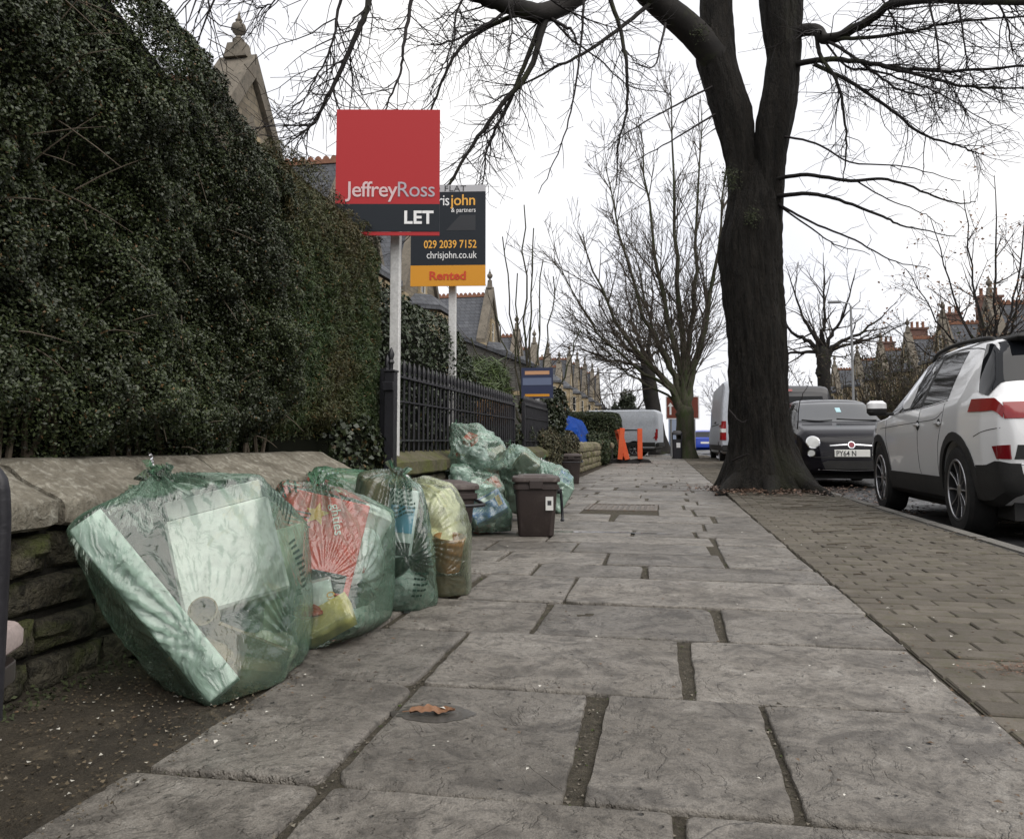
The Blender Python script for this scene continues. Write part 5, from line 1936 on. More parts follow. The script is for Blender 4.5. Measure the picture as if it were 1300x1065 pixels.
bag('recycling_bag', 'second bag with the red box showing through the film', [j1, j2, j3, j4, j5, j6, j7, j8, j9], A(405, 622, 2.6), M_film,
    tension=[(A(408, 727, 2.42), .006, 28, .14), (A(440, 730, 2.45), .006, 24, .12)], sub=7, extra=[(-1.05, 2.36, .02), (-.95, 2.75, .02), A(345, 640, 2.6), A(486, 690, 2.7)], seed=5, ears=2, ear=.08,
    prints=[(A(360, 640, 2.5), (0, 0, 1), 8, 6, .017, .013, .35)])
# ---------------- third bag: bottle
k1 = carton('brown_carton', 'brown cardboard carton in the top of the third bag', A(478, 650, 3.05), (.16, .16, .26), (4, 6, 25), M_card)
k2 = bottle('wine_bottle', 'dark green glass bottle poking sideways in the third bag', A(500, 722, 2.86), (15, 62, 10), M_bottle, .036, .29, .4)
k3 = carton('blue_carton', 'white carton with a light blue label in the third bag', A(508, 665, 2.95), (.11, .10, .26), (-4, 8, 20), M_whitep)
MB().box((0, -.0515, .02), (.09, .001, .10)).build('blue_label', M_skyblue, k3)
MB().box((.02, -.0515, -.09), (.05, .001, .05)).build('barcode', M_blackprint, k3)
k4 = lump('crushed_plastic', 'crushed clear plastic at the bottom of the third bag', A(502, 755, 2.98), (.13, .14, .10), M_clear, 4)
bag('recycling_bag', 'third bag with a dark bottle neck inside', [k1, k2, k3, k4], A(505, 603, 3.0), M_film, tension=[(A(518, 712, 2.8), .008, 26, .13)], sub=7, seed=8, ears=2, ear=.10,
    extra=[(-.97, 2.95, .02), (-1.0, 3.2, .02), (-1.13, 2.9, .03), A(462, 640, 3.0)], prints=[(A(510, 635, 2.9), (0, 0, 1), 9, 6, .016, .013, .5), (A(522, 725, 2.9), (0, 0, 1), 5, 3, .015, .012, .4)])
# ---------------- fourth bag: yellowish
l1 = lump('crumpled_paper', 'pale yellow crumpled paper filling the fourth bag', A(545, 672, 3.32), (.16, .16, .19), M_paleyel, 6, 'paper', .3)
l2 = tub('orange_cup', 'orange-brown cup pressed against the fourth bag', A(570, 702, 3.20), (8, 6, 0), M_orange, .062, .14, 'cup')
l3 = carton('green_carton', 'dark green carton at the bottom of the fourth bag', A(538, 742, 3.28), (.20, .14, .08), (4, 8, 30), M_carddark)
l4 = carton('card_flap', 'brown card at the foot of the fourth bag', A(572, 745, 3.25), (.12, .1, .06), (10, 0, 20), M_card)
bag('recycling_bag', 'fourth bag, pale yellow paper showing through', [l1, l2, l3, l4], A(520, 618, 3.3), M_filmy, tension=[(A(535, 690, 3.15), .008, 26, .14), (A(560, 735, 3.1), .006, 22, .10)], sub=7, seed=11, ears=2, ear=.07,
    extra=[(-.87, 3.15, .02), (-.80, 3.3, .03), A(586, 690, 3.3), A(584, 740, 3.3)])
# ---------------- bag squeezed behind the second and third
m1 = carton('brown_carton', 'brown carton in the bag squeezed against the wall', A(440, 632, 3.25), (.26, .2, .2), (4, 5, 10), M_card)
m2 = carton('wide_carton', 'wide carton low in the bag squeezed against the wall', (-1.3, 3.05, .14), (.26, .3, .24), (0, 0, 8), M_carddark)
bag('recycling_bag', 'bag squeezed against the wall behind the second and third bags', [m1, m2], A(398, 612, 3.1), M_knot, sub=6, seed=14, ears=2, ear=.07, slack=.014)
# ---------------- the stack beside the brown caddy
LABS = set()


def waste(n, cu, cv, Y, su, sv, seed, where):
    rr = random.Random(seed)
    out = []
    kinds = ['clear', 'clear', 'carton', 'bottle', 'tub', 'red', 'clear', 'white', 'card']
    desc = {'clear': 'crushed clear plastic', 'carton': 'small pale carton', 'bottle': 'clear drinks bottle', 'tub': 'white plastic tub', 'red': 'red and white packet', 'white': 'white plastic wrap', 'card': 'scrap of brown card'}
    pos = ['at the left', 'at the right', 'near the top', 'near the bottom', 'in the middle', 'at the back', 'at the upper left', 'at the lower right', 'at the upper right']
    for k in range(n):
        a = 2 * PI * k / n + rr.uniform(-.3, .3)
        q = rr.uniform(.45, .75)
        u, v = cu + su * q * math.cos(a), cv + sv * q * math.sin(a)
        if k == n - 1:
            u, v = cu, cv
        h = math.cos(a) * q, -math.sin(a) * q
        place = 'in the middle' if k == n - 1 else (('upper ' if h[1] > .2 else ('lower ' if h[1] < -.2 else 'mid ')) + ('left' if h[0] < -.2 else ('right' if h[0] > .2 else 'centre')))
        place = place if place.startswith('in') else 'at the ' + place
        c = A(u, v, Y + rr.uniform(-.08, .08))
        kd = kinds[(k + seed) % len(kinds)]
        lab = desc[kd] + ' ' + place + ' of ' + where
        if lab in LABS:
            lab = 'smaller ' + lab
        LABS.add(lab)
        if kd in ('clear', 'white'):
            o = lump('crushed_plastic', lab, c, (rr.uniform(.06, .09), rr.uniform(.05, .08), rr.uniform(.05, .08)), M_clear if kd == 'clear' else M_whitep, seed + k)
        elif kd in ('carton', 'card', 'red'):
            o = carton('packet' if kd == 'red' else 'small_carton', lab, c, (rr.uniform(.07, .12), rr.uniform(.05, .08), rr.uniform(.05, .1)), (rr.uniform(-40, 40), rr.uniform(-40, 40), rr.uniform(0, 90)), {'carton': M_cream, 'card': M_card, 'red': M_redp}[kd])
        elif kd == 'bottle':
            o = bottle('drinks_bottle', lab, c, (rr.uniform(30, 90), rr.uniform(-30, 30), rr.uniform(0, 180)), M_clear, .035, .2, .4, cap=M_redp)
        else:
            o = tub('plastic_tub', lab, c, (rr.uniform(0, 90), rr.uniform(-40, 40), 0), M_whitep, .05, .07)
        out.append(o)
    return out


n1 = carton('blue_box', 'blue printed box tilted in the lower stacked bag', A(620, 645, 5.22), (.23, .10, .15), (-20, -28, 12), M_bluep)
MB().box((0, -.0515, .045), (.16, .001, .03)).build('white_band', M_whiteprint, n1)
MB().box((.085, -.0515, 0), (.03, .001, .07)).build('picture', M_amberprint, n1)
ws = waste(7, 618, 655, 5.4, 34, 26, 3, 'the blue box bag')
bag('recycling_bag', 'lower stacked bag with the blue box, left of the brown caddy', [n1] + ws, A(590, 622, 5.4), M_filmm, sub=6, seed=21, crumple=.016, ears=1, ear=.08, floor=.02, extra=[A(648, 676, 5.4), A(585, 660, 5.5)])
ws = waste(7, 603, 614, 5.55, 34, 20, 5, 'the middle stacked bag')
bag('recycling_bag', 'middle stacked bag of plastics on top of the blue box bag', ws, A(566, 622, 5.5), M_filmm, sub=6, seed=24, crumple=.02, ears=1, ear=.07, floor=.2, slack=.02, extra=[A(638, 622, 5.55), A(572, 632, 5.55)])
ws = waste(9, 606, 578, 5.62, 34, 30, 8, 'the topmost stacked bag')
bag('recycling_bag', 'topmost stacked bag of plastics leaning on the railing', ws, A(578, 540, 5.6), M_filmm, sub=6, seed=27, crumple=.022, ears=1, ear=.06, floor=.3, slack=.024, wallx=-1.57, extra=[A(640, 590, 5.65), A(567, 600, 5.6), A(600, 543, 5.6), A(585, 612, 5.6)])
q1 = carton('olive_carton', 'olive carton poking from the bag behind the brown caddy', A(668, 590, 6.2), (.16, .14, .16), (20, 35, 20), M_card)
q2 = carton('tall_carton', 'tall carton standing low in the bag behind the brown caddy', A(660, 622, 6.3), (.2, .2, .32), (0, 0, 15), M_carddark)
ws = waste(3, 655, 582, 6.3, 16, 10, 2, 'the bag behind the caddy')
bag('recycling_bag', 'bag standing behind the brown caddy with an olive carton', [q1, q2] + ws, A(648, 564, 6.3), M_filmm, sub=6, seed=31, crumple=.016, ears=1, ear=.06, extra=[A(678, 580, 6.25)])
r1 = carton('teal_carton', 'pale teal carton beside the furthest bag', A(708, 630, 7.0), (.16, .14, .24), (-6, 32, 20), M_teal)
ws = waste(6, 695, 606, 7.2, 22, 18, 6, 'the furthest bag')
r2 = carton('patterned_packet', 'white and blue patterned packet at the right of the furthest bag', A(716, 608, 7.1), (.12, .08, .10), (20, 30, 10), M_bluep)
bag('recycling_bag', 'furthest bright mint bag with a teal carton', [r1, r2] + ws, A(690, 585, 7.2), M_filmm, sub=6, seed=34, crumple=.02, ears=1, ear=.07, extra=[A(722, 612, 7.1), A(680, 640, 7.2)])

# ================================================================ LEAF, PUDDLE AND LITTER
def blot(name, c, rx, ry, m, seed, z=.0075, rz=0):
    b = MB()
    n = 40
    V = [(0, 0, 0)]
    for k in range(n):
        a = 2 * PI * k / n
        q = 1 + .22 * mnoise.noise((math.cos(a) * 1.3 + seed, math.sin(a) * 1.3, seed)) + .1 * mnoise.noise((math.cos(a) * 5 + seed, math.sin(a) * 5, 0))
        V.append((rx * q * math.cos(a), ry * q * math.sin(a), 0))
    # concentric rings laid on the slabs below
    bpy.context.view_layer.update()
    dg = bpy.context.evaluated_depsgraph_get()
    ca, sa = math.cos(rz), math.sin(rz)
    W2 = []
    for q in (.02, .3, .55, .8, 1.0):
        for (x, y, _) in V[1:]:
            X_, Y_ = c[0] + (x * ca - y * sa) * q, c[1] + (x * sa + y * ca) * q
            hit, lo_, *_r2 = S.ray_cast(dg, Vector((X_, Y_, .05)), Vector((0, 0, -1)))
            W2.append((X_, Y_, (lo_.z if hit else 0) + z))
    b.add(W2, [(r_ * n + k, r_ * n + (k + 1) % n, (r_ + 1) * n + (k + 1) % n, (r_ + 1) * n + k) for r_ in range(4) for k in range(n)] + [tuple(range(n))])
    o = b.build(name, m, sm=60)
    return tag(o, kind='structure')


M_wet = rough_mat('wet_stone', (0.050, 0.047, 0.042), (0.085, 0.078, 0.069), scale=12, fine=120, rough=.35, bump=.5, bdist=.004, var=0)
M_water = plain('puddle_water', (0.05, 0.05, 0.05), .04, spec=.6)
blot('puddle', ground(548, 906), .095, .055, M_wet, 2.2, .0012, R(8))
blot('puddle', ground(770, 676), .42, .03, M_water, 5.1, .0012, R(-1))
M_deadleaf = rough_mat('dead_oak_leaf', (0.16, 0.075, 0.035), (0.30, 0.16, 0.09), scale=30, fine=120, rough=.5, bump=.4, var=0)
b = MB()
N_ = 26
top_, bot_ = [], []
for i in range(N_):
    t = i / (N_ - 1)
    w = .021 * math.sin(PI * min(1, t * 1.02 + .02)) ** .5 * (1 + .28 * math.sin(t * 34))
    z = .004 + .003 * math.sin(t * 6) + .002 * math.sin(t * 17)
    top_.append((-.052 + .104 * t, w, z + .006))
    bot_.append((-.052 + .104 * t, -w, z + .004))
mid_ = [(-.052 + .104 * i / (N_ - 1), 0, .003 + .002 * math.sin(i / (N_ - 1) * 6)) for i in range(N_)]
V = top_ + mid_ + bot_
Fc = [(i, i + 1, N_ + i + 1, N_ + i) for i in range(N_ - 1)] + [(N_ + i, N_ + i + 1, 2 * N_ + i + 1, 2 * N_ + i) for i in range(N_ - 1)]
b.add(V, Fc)
p = ground(549, 907)
lf = b.build('fallen_leaf', M_deadleaf, None, (p[0], p[1], .004), (0, 0, R(22)), sm=60)
tag(lf, 'single brown lobed leaf lying on the front flagstone', 'leaf')
MB().tube([(-.05, 0, .008), (-.068, .004, .006)], .0012, 5).build('stalk', M_deadleaf, lf)


# grit and small stones in the joints
gj = np.random.default_rng(5)
JJ = [j_ for j_ in JOINTS if j_[1] < 9]
PJ = []
for (xa, ya, xb, yb) in JJ:
    k = int(90 * max(xb - xa, yb - ya) * (1.0 if ya < 4.5 else .5)) + 6
    PJ.append(np.stack([gj.uniform(xa, xb, k), gj.uniform(ya, yb, k), gj.uniform(-.010, -.002, k)], 1))
PJ = np.vstack(PJ)
grit = empty('joint_gravel', (0, 3, 0), kind='stuff')
leaf_cloud('grit', PJ, np.tile([0, 0, 1.0], (len(PJ), 1)), .0075, .8, leaf_mat('grit_stone', (0.05, 0.043, 0.033), (0.20, 0.18, 0.145), (0.05, 0.07, 0.02), .12, rough=.9, spec=.2), grit, up=1.0, spread=.6, fold=-.4, jitter=.6, seed=3)
k = 2600
PG = np.stack([gj.uniform(-1.5, -.93, k), gj.uniform(.7, 2.05, k), gj.uniform(.004, .012, k)], 1)
leaf_cloud('crumbs', PG, np.tile([0, 0, 1.0], (k, 1)), .007, .7, leaf_mat('dirt_crumb', (0.03, 0.024, 0.016), (0.15, 0.12, 0.08), (0.5, 0.48, 0.42), .05, rough=.9, spec=.2), grit, up=1.0, spread=.6, fold=-.3, jitter=.7, seed=4)
k = 900
PG = np.stack([gj.normal(-1.47, .025, k), gj.uniform(1.2, 2.3, k), np.abs(gj.normal(.01, .012, k))], 1)
leaf_cloud('moss', PG, np.tile([.6, 0, .8], (k, 1)), .014, .5, M_moss, grit, up=.5, spread=1, seed=5)
# crumbs, leaf bits and twigs on the paving
g = np.random.default_rng(77)
n = 1500
yy = 1.5 + 11 * g.uniform(0, 1, n) ** 1.6
xx = np.where(g.uniform(0, 1, n) < .45, g.normal(.74, .10, n), g.uniform(-1.3, 1.9, n))
sel = g.uniform(0, 1, n) < .3
xx = np.where(sel, g.uniform(-1.45, -.7, n), xx)
xx = np.clip(xx, -1.45, 1.9)
Pp = np.stack([xx, yy, np.where(np.abs(xx - .72) < .02, .004, .010 + 0 * xx)], 1)
lit = empty('leaf_litter', (0, 5, 0), kind='stuff')
M_bits = leaf_mat('litter_bits', (0.03, 0.02, 0.012), (0.16, 0.10, 0.055), (0.6, 0.58, 0.52), .16, rough=.8)
leaf_cloud('bits', Pp, np.tile([0, 0, 1.0], (n, 1)), .010, .6, M_bits, lit, up=1.5, spread=.35, jitter=.7, seed=6)
b = MB()
for k in range(46):
    y = g.uniform(5, 12) if k < 36 else g.uniform(1.8, 5)
    x = g.uniform(.8, 1.9)
    a = g.uniform(-.6, .6)
    L = g.uniform(.06, .30) if k < 36 else g.uniform(.03, .07)
    z = .012 + rise(x, y) if x > .72 else .011
    b.tube([(x, y, z), (x + L * .5 * math.cos(a), y + L * .5 * math.sin(a) + .006, z + .002), (x + L * math.cos(a + .2), y + L * math.sin(a + .2), z)], [.004, .0035, .002], 5, cap=False)
wpart(b.mesh('fallen_twigs'), 'fallen_twigs', M_twig, lit)
# drift of leaves in the gutter and round the tree foot
n = 2600
y = np.concatenate([g.uniform(8.5, 16, n // 2), g.normal(9.9, .45, n // 2)])
x = np.concatenate([2.08 + g.exponential(.28, n // 2), g.normal(1.2, .42, n // 2)])
z = np.concatenate([np.full(n // 2, -.088), .05 + .03 * g.uniform(0, 1, n // 2)])
leaf_cloud('drift', np.stack([x, y, z], 1), np.tile([0, 0, 1.0], (n, 1)), .045, .6, leaf_mat('gutter_leaf', (0.05, 0.03, 0.02), (0.17, 0.10, 0.065), rough=.55), lit, up=1.2, spread=.5, jitter=.5, seed=7)
n = 500
P = np.stack([g.normal(1.02, .10, n), g.normal(2.42, .035, n), .012 + .004 * g.uniform(0, 1, n)], 1)
leaf_cloud('seed_patch', P, np.tile([0, 0, 1.0], (n, 1)), .011, .4, leaf_mat('red_seed', (0.10, 0.05, 0.03), (0.2, 0.12, 0.08), rough=.8), lit, up=1.5, spread=.3, jitter=.6, seed=9)
# ================================================================ VEHICLES
M_carwhite = plain('white_car_paint', (0.74, 0.745, 0.75), .2, coat=1.0)
M_carblack = plain('black_car_paint', (0.005, 0.0045, 0.0075), .16, spec=.25)
M_vanwhite = rough_mat('white_van_paint', (0.42, 0.45, 0.50), (0.49, 0.52, 0.56), (0.34, 0.35, 0.37), scale=1.2, fine=20, rough=.35, bump=.02, var=0, c3range=(.6, .8))
M_blue = plain('blue_car_paint', (0.01, 0.05, 0.42), .25, coat=.6)
M_darkvan = plain('dark_grey_paint', (0.018, 0.017, 0.021), .35, coat=.2)
M_clad = rough_mat('black_cladding', (0.018, 0.018, 0.018), (0.030, 0.029, 0.028), scale=6, fine=90, rough=.65, bump=.1, var=0)
M_glass = plain('car_glass', (0.008, 0.009, 0.011), .03, spec=.3)
M_screen = plain('windscreen', (0.03, 0.033, 0.036), .02, spec=.9, coat=.3)
M_tyre = rough_mat('tyre', (0.014, 0.014, 0.014), (0.024, 0.023, 0.022), scale=10, fine=90, rough=.8, bump=.2, var=0)
M_rim = plain('alloy', (0.42, 0.42, 0.43), .28, metal=.9)
M_rimdark = plain('dark_alloy', (0.035, 0.035, 0.037), .4, metal=.5)
M_chrome = plain('chrome', (0.75, 0.75, 0.76), .12, metal=1.0)
M_tail = plain('tail_lamp_red', (0.24, 0.008, 0.010), .15, coat=.25)
M_taildark = plain('tail_lamp_dark', (0.16, 0.006, 0.010), .12, coat=1.0)
M_lens = plain('lamp_lens', (0.62, 0.63, 0.62), .1, coat=1.0)
M_seam = plain('panel_gap', (0.012, 0.012, 0.012), .8)
M_plate = plain('plate_white', (0.74, 0.74, 0.70), .4)


class Car:
    def __init__(s, name, label, cat, loc, rz, top, belt, width, sill, roof, paint, roof_w=.74, group=None, curve=.012):
        s.e = empty(name, loc, rz, label, cat, group)
        tx, tz = np.array(top).T
        bx, bz = np.array(belt).T
        wx, wy = np.array(width).T
        sx, sz = np.array(sill).T
        o = np.argsort(tx)
        tx, tz = tx[o], tz[o]
        x0, x1 = tx[0], tx[-1]
        th = np.linspace(0, PI, 110)
        xs = (x0 + x1) / 2 - (x1 - x0) / 2 * np.sign(np.cos(th)) * np.abs(np.cos(th)) ** .62
        f = lambda x, a, b: np.interp(x, a, b)
        V, Fc = [], []
        n = None
        def ring(x):
            zt = float(f(x, tx, tz))
            if x0 + .10 < x < x1 - .10:
                zt = float(np.mean([f(x + d, tx, tz) for d in (-.05, -.025, 0, .025, .05)]))
            zs = float(f(x, sx, sz))
            zb = min(float(f(x, bx, bz)), zt - .035)
            w = float(f(x, wx, wy))
            zb = max(zb, zs + .08)
            zt = max(zt, zb + .02)
            t = min(1, max(0, (zt - zb) / (roof - float(f(0, bx, bz)))))
            H = zb - zs
            half = [(0, zs), (w * .6, zs), (w * .88, zs + .005), (w * .955, zs + H * .06), (w * .978, zs + H * .18), (w * .992, zs + H * .38), (w * 1.0, zs + H * .58), (w * .998, zs + H * .74), (w * .988, zs + H * .88), (w * .970, zb)]
            wr = w * (.90 + (roof_w - .90) * t)
            zr = zt - (.012 + .06 * t)
            for k in range(1, 6):
                q = k / 6
                yy = w * .970 + (wr - w * .970) * q + curve * math.sin(PI * q) * t
                half.append((yy, zb + (zr - zb) * q))
            half += [(wr, zr), (wr * .955, zr + (zt - zr) * .42), (wr * .85, zr + (zt - zr) * .70), (wr * .62, zr + (zt - zr) * .88), (wr * .32, zr + (zt - zr) * .97), (0, zt)]
            return half + [(-y, z) for y, z in reversed(half[1:-1])]
        s.ring = ring
        for x in xs:
            ring_ = ring(x)
            n = len(ring_)
            V += [(x, y, z) for y, z in ring_]
        m = len(xs)
        for i in range(m - 1):
            for k in range(n):
                k2 = (k + 1) % n
                Fc.append((i * n + k, i * n + k2, (i + 1) * n + k2, (i + 1) * n + k))
        Fc += [tuple(range(n)), tuple(reversed(range((m - 1) * n, m * n)))]
        s.V, s.F, s.paint = V, Fc, paint
        s.bvh = BVHTree.FromPolygons([Vector(v) for v in V], Fc)

    def body(s, wheels, r):
        b = MB().add(s.V, s.F)
        o = b.build('body', s.paint, s.e)
        for (x, y, z) in wheels:
            c = MB().lathe([(r, 0), (r, .6)], (x, .52 if y > 0 else -1.12, z), 40, 'y').build('cut', s.paint)
            md = o.modifiers.new('b', 'BOOLEAN')
            md.object = c
            md.operation = 'DIFFERENCE'
            md.solver = 'EXACT'
            c.parent = s.e
        bpy.context.view_layer.update()
        me = bpy.data.meshes.new_from_object(o.evaluated_get(bpy.context.evaluated_depsgraph_get()))
        o.modifiers.clear()
        for c in [c for c in bpy.data.objects if c.name.startswith('cut')]:
            bpy.data.objects.remove(c)
        o.data = me
        me.materials.clear()
        me.materials.append(s.paint)
        smooth(me, 33)
        bm = bmesh.new()
        bm.from_mesh(me)
        s.bvh = BVHTree.FromPolygons([Vector(v) for v in s.V], s.F)
        bm.free()
        s.o = o

    def patch(s, name, poly, axis, m, off=.003, step=.05, parent=None, sign=1, sm=True):
        """axis 'side': poly in (x,z) seen from +y*sign; 'end': poly in (y,z) seen from sign*x"""
        bm = bmesh.new()
        fs = (lambda a, c: (a, 0, c)) if axis == 'side' else (lambda a, c: (0, a, c))
        bm.faces.new([bm.verts.new(fs(*p)) for p in poly])
        us = [p[0] for p in poly]
        vs = [p[1] for p in poly]
        ia = 0 if axis == 'side' else 1
        for (i, lo, hi) in ((ia, min(us), max(us)), (2, min(vs), max(vs))):
            k = int((hi - lo) / step) + 1
            for j in range(1, k):
                co = Vector((0, 0, 0))
                co[i] = lo + (hi - lo) * j / k
                no = Vector((0, 0, 0))
                no[i] = 1
                bmesh.ops.bisect_plane(bm, geom=bm.verts[:] + bm.edges[:] + bm.faces[:], plane_co=co, plane_no=no)
        for v in bm.verts:
            if axis == 'side':
                h = s.bvh.ray_cast(Vector((v.co.x, 3 * sign, v.co.z)), Vector((0, -sign, 0)), 6)
            else:
                h = s.bvh.ray_cast(Vector((5 * sign, v.co.y, v.co.z)), Vector((-sign, 0, 0)), 10)
            if h[0] is None:
                h = s.bvh.find_nearest(Vector((v.co.x, .75 * sign, v.co.z)) if axis == 'side' else Vector((1.8 * sign, v.co.y, v.co.z)))
            nr = h[1]
            out = Vector((0, sign, 0)) if axis == 'side' else Vector((sign, 0, 0))
            if nr.dot(out) < 0:
                nr = -nr
            v.co = h[0] + (nr + out * .3).normalized() * off
        bmesh.ops.recalc_face_normals(bm, faces=bm.faces)
        ext = bmesh.ops.extrude_face_region(bm, geom=bm.faces[:])
        for v in [v for v in ext['geom'] if isinstance(v, bmesh.types.BMVert)]:
            v.co -= (Vector((0, sign, 0)) if axis == 'side' else Vector((sign, 0, 0))) * (off + .012)
        bmesh.ops.recalc_face_normals(bm, faces=bm.faces)
        me = bpy.data.meshes.new(name)
        bm.to_mesh(me)
        bm.free()
        smooth(me, 35)
        return link_mesh(name, me, m, parent or s.e)

    def band(s, name, k0, k1, xf, xe, m, off=.006, nx=12):
        """panel that follows the body skin between section points k0..k1, from x=xf(k) to x=xe(k)"""
        ks = list(range(k0, k1 + 1))
        V, Fc = [], []
        for k in ks:
            for j in range(nx + 1):
                x = xf(k) + (xe(k) - xf(k)) * j / nx

                def pt(kk, xx):
                    r_ = s.ring(xx)
                    y, z = r_[kk % len(r_)]
                    return Vector((xx, y, z))
                p = pt(k, x)
                tu = pt(k + 1, x) - pt(k - 1, x)
                tv = pt(k, x + .02) - pt(k, x - .02)
                nr = tu.cross(tv)
                nr = nr.normalized() if nr.length > 1e-9 else Vector((-1, 0, 0))
                if nr.dot(p - Vector((p.x + .3, 0, .75))) < 0:
                    nr = -nr
                V.append(p + nr * off)
        w = nx + 1
        for i in range(len(ks) - 1):
            for j in range(nx):
                Fc.append((i * w + j, i * w + j + 1, (i + 1) * w + j + 1, (i + 1) * w + j))
        return MB().add(V, Fc).build(name, m, s.e, sm=40)

    def line(s, name, pts, axis, m, w=.008, sign=1, off=.0018, parent=None):
        """thin strip along a polyline on the body"""
        P = catmull([(a, 0, c) for a, c in pts], 6) if len(pts) > 2 else np.array([(pts[0][0] + (pts[1][0] - pts[0][0]) * t, 0, pts[0][1] + (pts[1][1] - pts[0][1]) * t) for t in np.linspace(0, 1, 14)])
        out = []
        for p in P:
            if axis == 'side':
                h = s.bvh.ray_cast(Vector((p[0], 3 * sign, p[2])), Vector((0, -sign, 0)), 6)
            else:
                h = s.bvh.ray_cast(Vector((5 * sign, p[0], p[2])), Vector((-sign, 0, 0)), 10)
            if h[0] is not None:
                nr = h[1]
                o = Vector((0, sign, 0)) if axis == 'side' else Vector((sign, 0, 0))
                if nr.dot(o) < 0:
                    nr = -nr
                out.append(h[0] + nr * (off - w * .4))
        if len(out) > 1:
            return MB().tube(out, w / 2, 6).build(name, m, parent or s.e, sm=60)

    def wheel(s, x, y, r, spokes=10, rimm=None, width=.215, rimr=.70):
        sg_ = 1 if y > 0 else -1
        w = empty('wheel', (x, y, r), 0, parent=s.e)
        # lathe around y; outer face towards sg_
        h = width / 2
        prof = [(r * .62, -h * .9), (r * .8, -h), (r * .94, -h * .96), (r, -h * .7), (r, h * .7), (r * .94, h * .96), (r * .80, h), (r * rimr, h * .92), (r * rimr * .97, h * .5), (r * .60, -h * .5)]
        prof = [(a, c * sg_) for a, c in prof]
        MB().lathe(prof, (0, 0, 0), 44, 'y').build('tyre', M_tyre, w, sm=30)
        rr_ = r * rimr
        MB().lathe([(rr_ * .98, h * .90 * sg_), (rr_ * 1.0, h * .93 * sg_), (rr_ * .93, h * .93 * sg_), (rr_ * .90, h * .45 * sg_), (rr_ * .2, h * .30 * sg_), (.001, h * .30 * sg_)], (0, 0, 0), 44, 'y', cap=False).build('rim', M_rimdark, w, sm=30)
        MB().lathe([(rr_ * 1.0, h * .935 * sg_), (rr_ * .985, h * .975 * sg_), (rr_ * .93, h * .97 * sg_), (rr_ * .92, h * .90 * sg_), (rr_ * 1.0, h * .935 * sg_)], (0, 0, 0), 44, 'y', cap=False).build('rim_edge', rimm or M_rim, w, sm=30)
        MB().lathe([(rr_ * .20, h * .5 * sg_), (rr_ * .20, h * .78 * sg_), (rr_ * .15, h * .84 * sg_)], (0, 0, 0), 20, 'y').build('hub', rimm or M_rim, w, sm=30)
        for k in range(spokes):
            a = 2 * PI * k / spokes
            da = .075 if spokes >= 8 else .12
            V = []
            for (rad, dd, yy) in ((.16, da * 2.2, .80), (.55, da * .9, .78), (.94, da * 1.15, .92)):
                for s2 in (-1, 1):
                    for dep in (0, -.18):
                        V.append((rr_ * rad * math.cos(a + s2 * dd * (.5 if rad > .3 else 1)), (yy + dep) * h * sg_, rr_ * rad * math.sin(a + s2 * dd * (.5 if rad > .3 else 1))))
            Fc = []
            for i in (0, 4):
                Fc += [(i, i + 2, i + 6, i + 4), (i, i + 4, i + 5, i + 1), (i + 2, i + 3, i + 7, i + 6), (i + 1, i + 5, i + 7, i + 3)]
            MB().add(V, Fc).build('spoke', rimm or M_rim, w, bevel=.002)
        return w


def arcpoly(cx, cz, r0, r1, a0, a1, n=18, flat=None):
    o = [(cx + r1 * math.cos(R(a0 + (a1 - a0) * i / n)), cz + r1 * math.sin(R(a0 + (a1 - a0) * i / n))) for i in range(n + 1)]
    i_ = [(cx + r0 * math.cos(R(a1 - (a1 - a0) * i / n)), cz + r0 * math.sin(R(a1 - (a1 - a0) * i / n))) for i in range(n + 1)]
    return o + i_


# ---------------- white SUV at the right
t = Car('white_suv', 'white SUV with black roof rail parked at the kerb on the right', 'car', (3.15, 8.0, -.10), PI / 2,
        [(-2.14, .60), (-2.13, .78), (-2.10, .95), (-2.04, 1.045), (-1.97, 1.09), (-1.90, 1.17), (-1.66, 1.46), (-1.58, 1.525), (-1.2, 1.56), (-.6, 1.575), (0, 1.555), (.35, 1.49), (.62, 1.33), (1.08, 1.05), (1.2, 1.01), (1.6, .97), (1.9, .90), (2.05, .80), (2.11, .68), (2.13, .55)],
        [(-2.2, 1.03), (-1.6, 1.04), (-.9, 1.01), (0, .985), (1.0, .955), (1.6, .92), (2.2, .7)],
        [(-2.14, .62), (-2.12, .74), (-2.05, .82), (-1.85, .875), (-1.4, .905), (-.6, .895), (.6, .895), (1.4, .91), (1.85, .86), (2.02, .74), (2.13, .45)],
        [(-2.14, .50), (-2.1, .36), (-1.9, .26), (-1, .22), (1.5, .22), (1.95, .26), (2.13, .4)], 1.575, M_carwhite, .70)
WR = .345
t.e.scale = (.86, 1, 1)
t.body([(-1.30, 1, WR), (1.30, 1, WR), (-1.30, -1, WR), (1.30, -1, WR)], .395)
t.patch('front_window', [(1.0, 1.0), (.60, 1.29), (.30, 1.435), (.05, 1.475), (-.20, 1.487), (-.15, 1.025)], 'side', M_glass, step=.4)
t.patch('rear_window', [(-.245, 1.03), (-.285, 1.488), (-.60, 1.485), (-.98, 1.462), (-1.02, 1.10), (-1.02, 1.07)], 'side', M_glass, step=.4)
t.patch('door_pillar', [(-.15, 1.02), (-.20, 1.495), (-.285, 1.495), (-.245, 1.025)], 'side', M_clad, .002)
t.line('window_trim', [(1.06, .985), (.5, 1.005), (-.2, 1.02), (-1.04, 1.058)], 'side', M_chrome, .014)
t.line('roof_seam', [(1.06, 1.0), (.62, 1.31), (.32, 1.455), (.05, 1.493), (-.3, 1.507), (-.7, 1.502), (-1.3, 1.455), (-1.62, 1.38)], 'side', M_seam, .012)
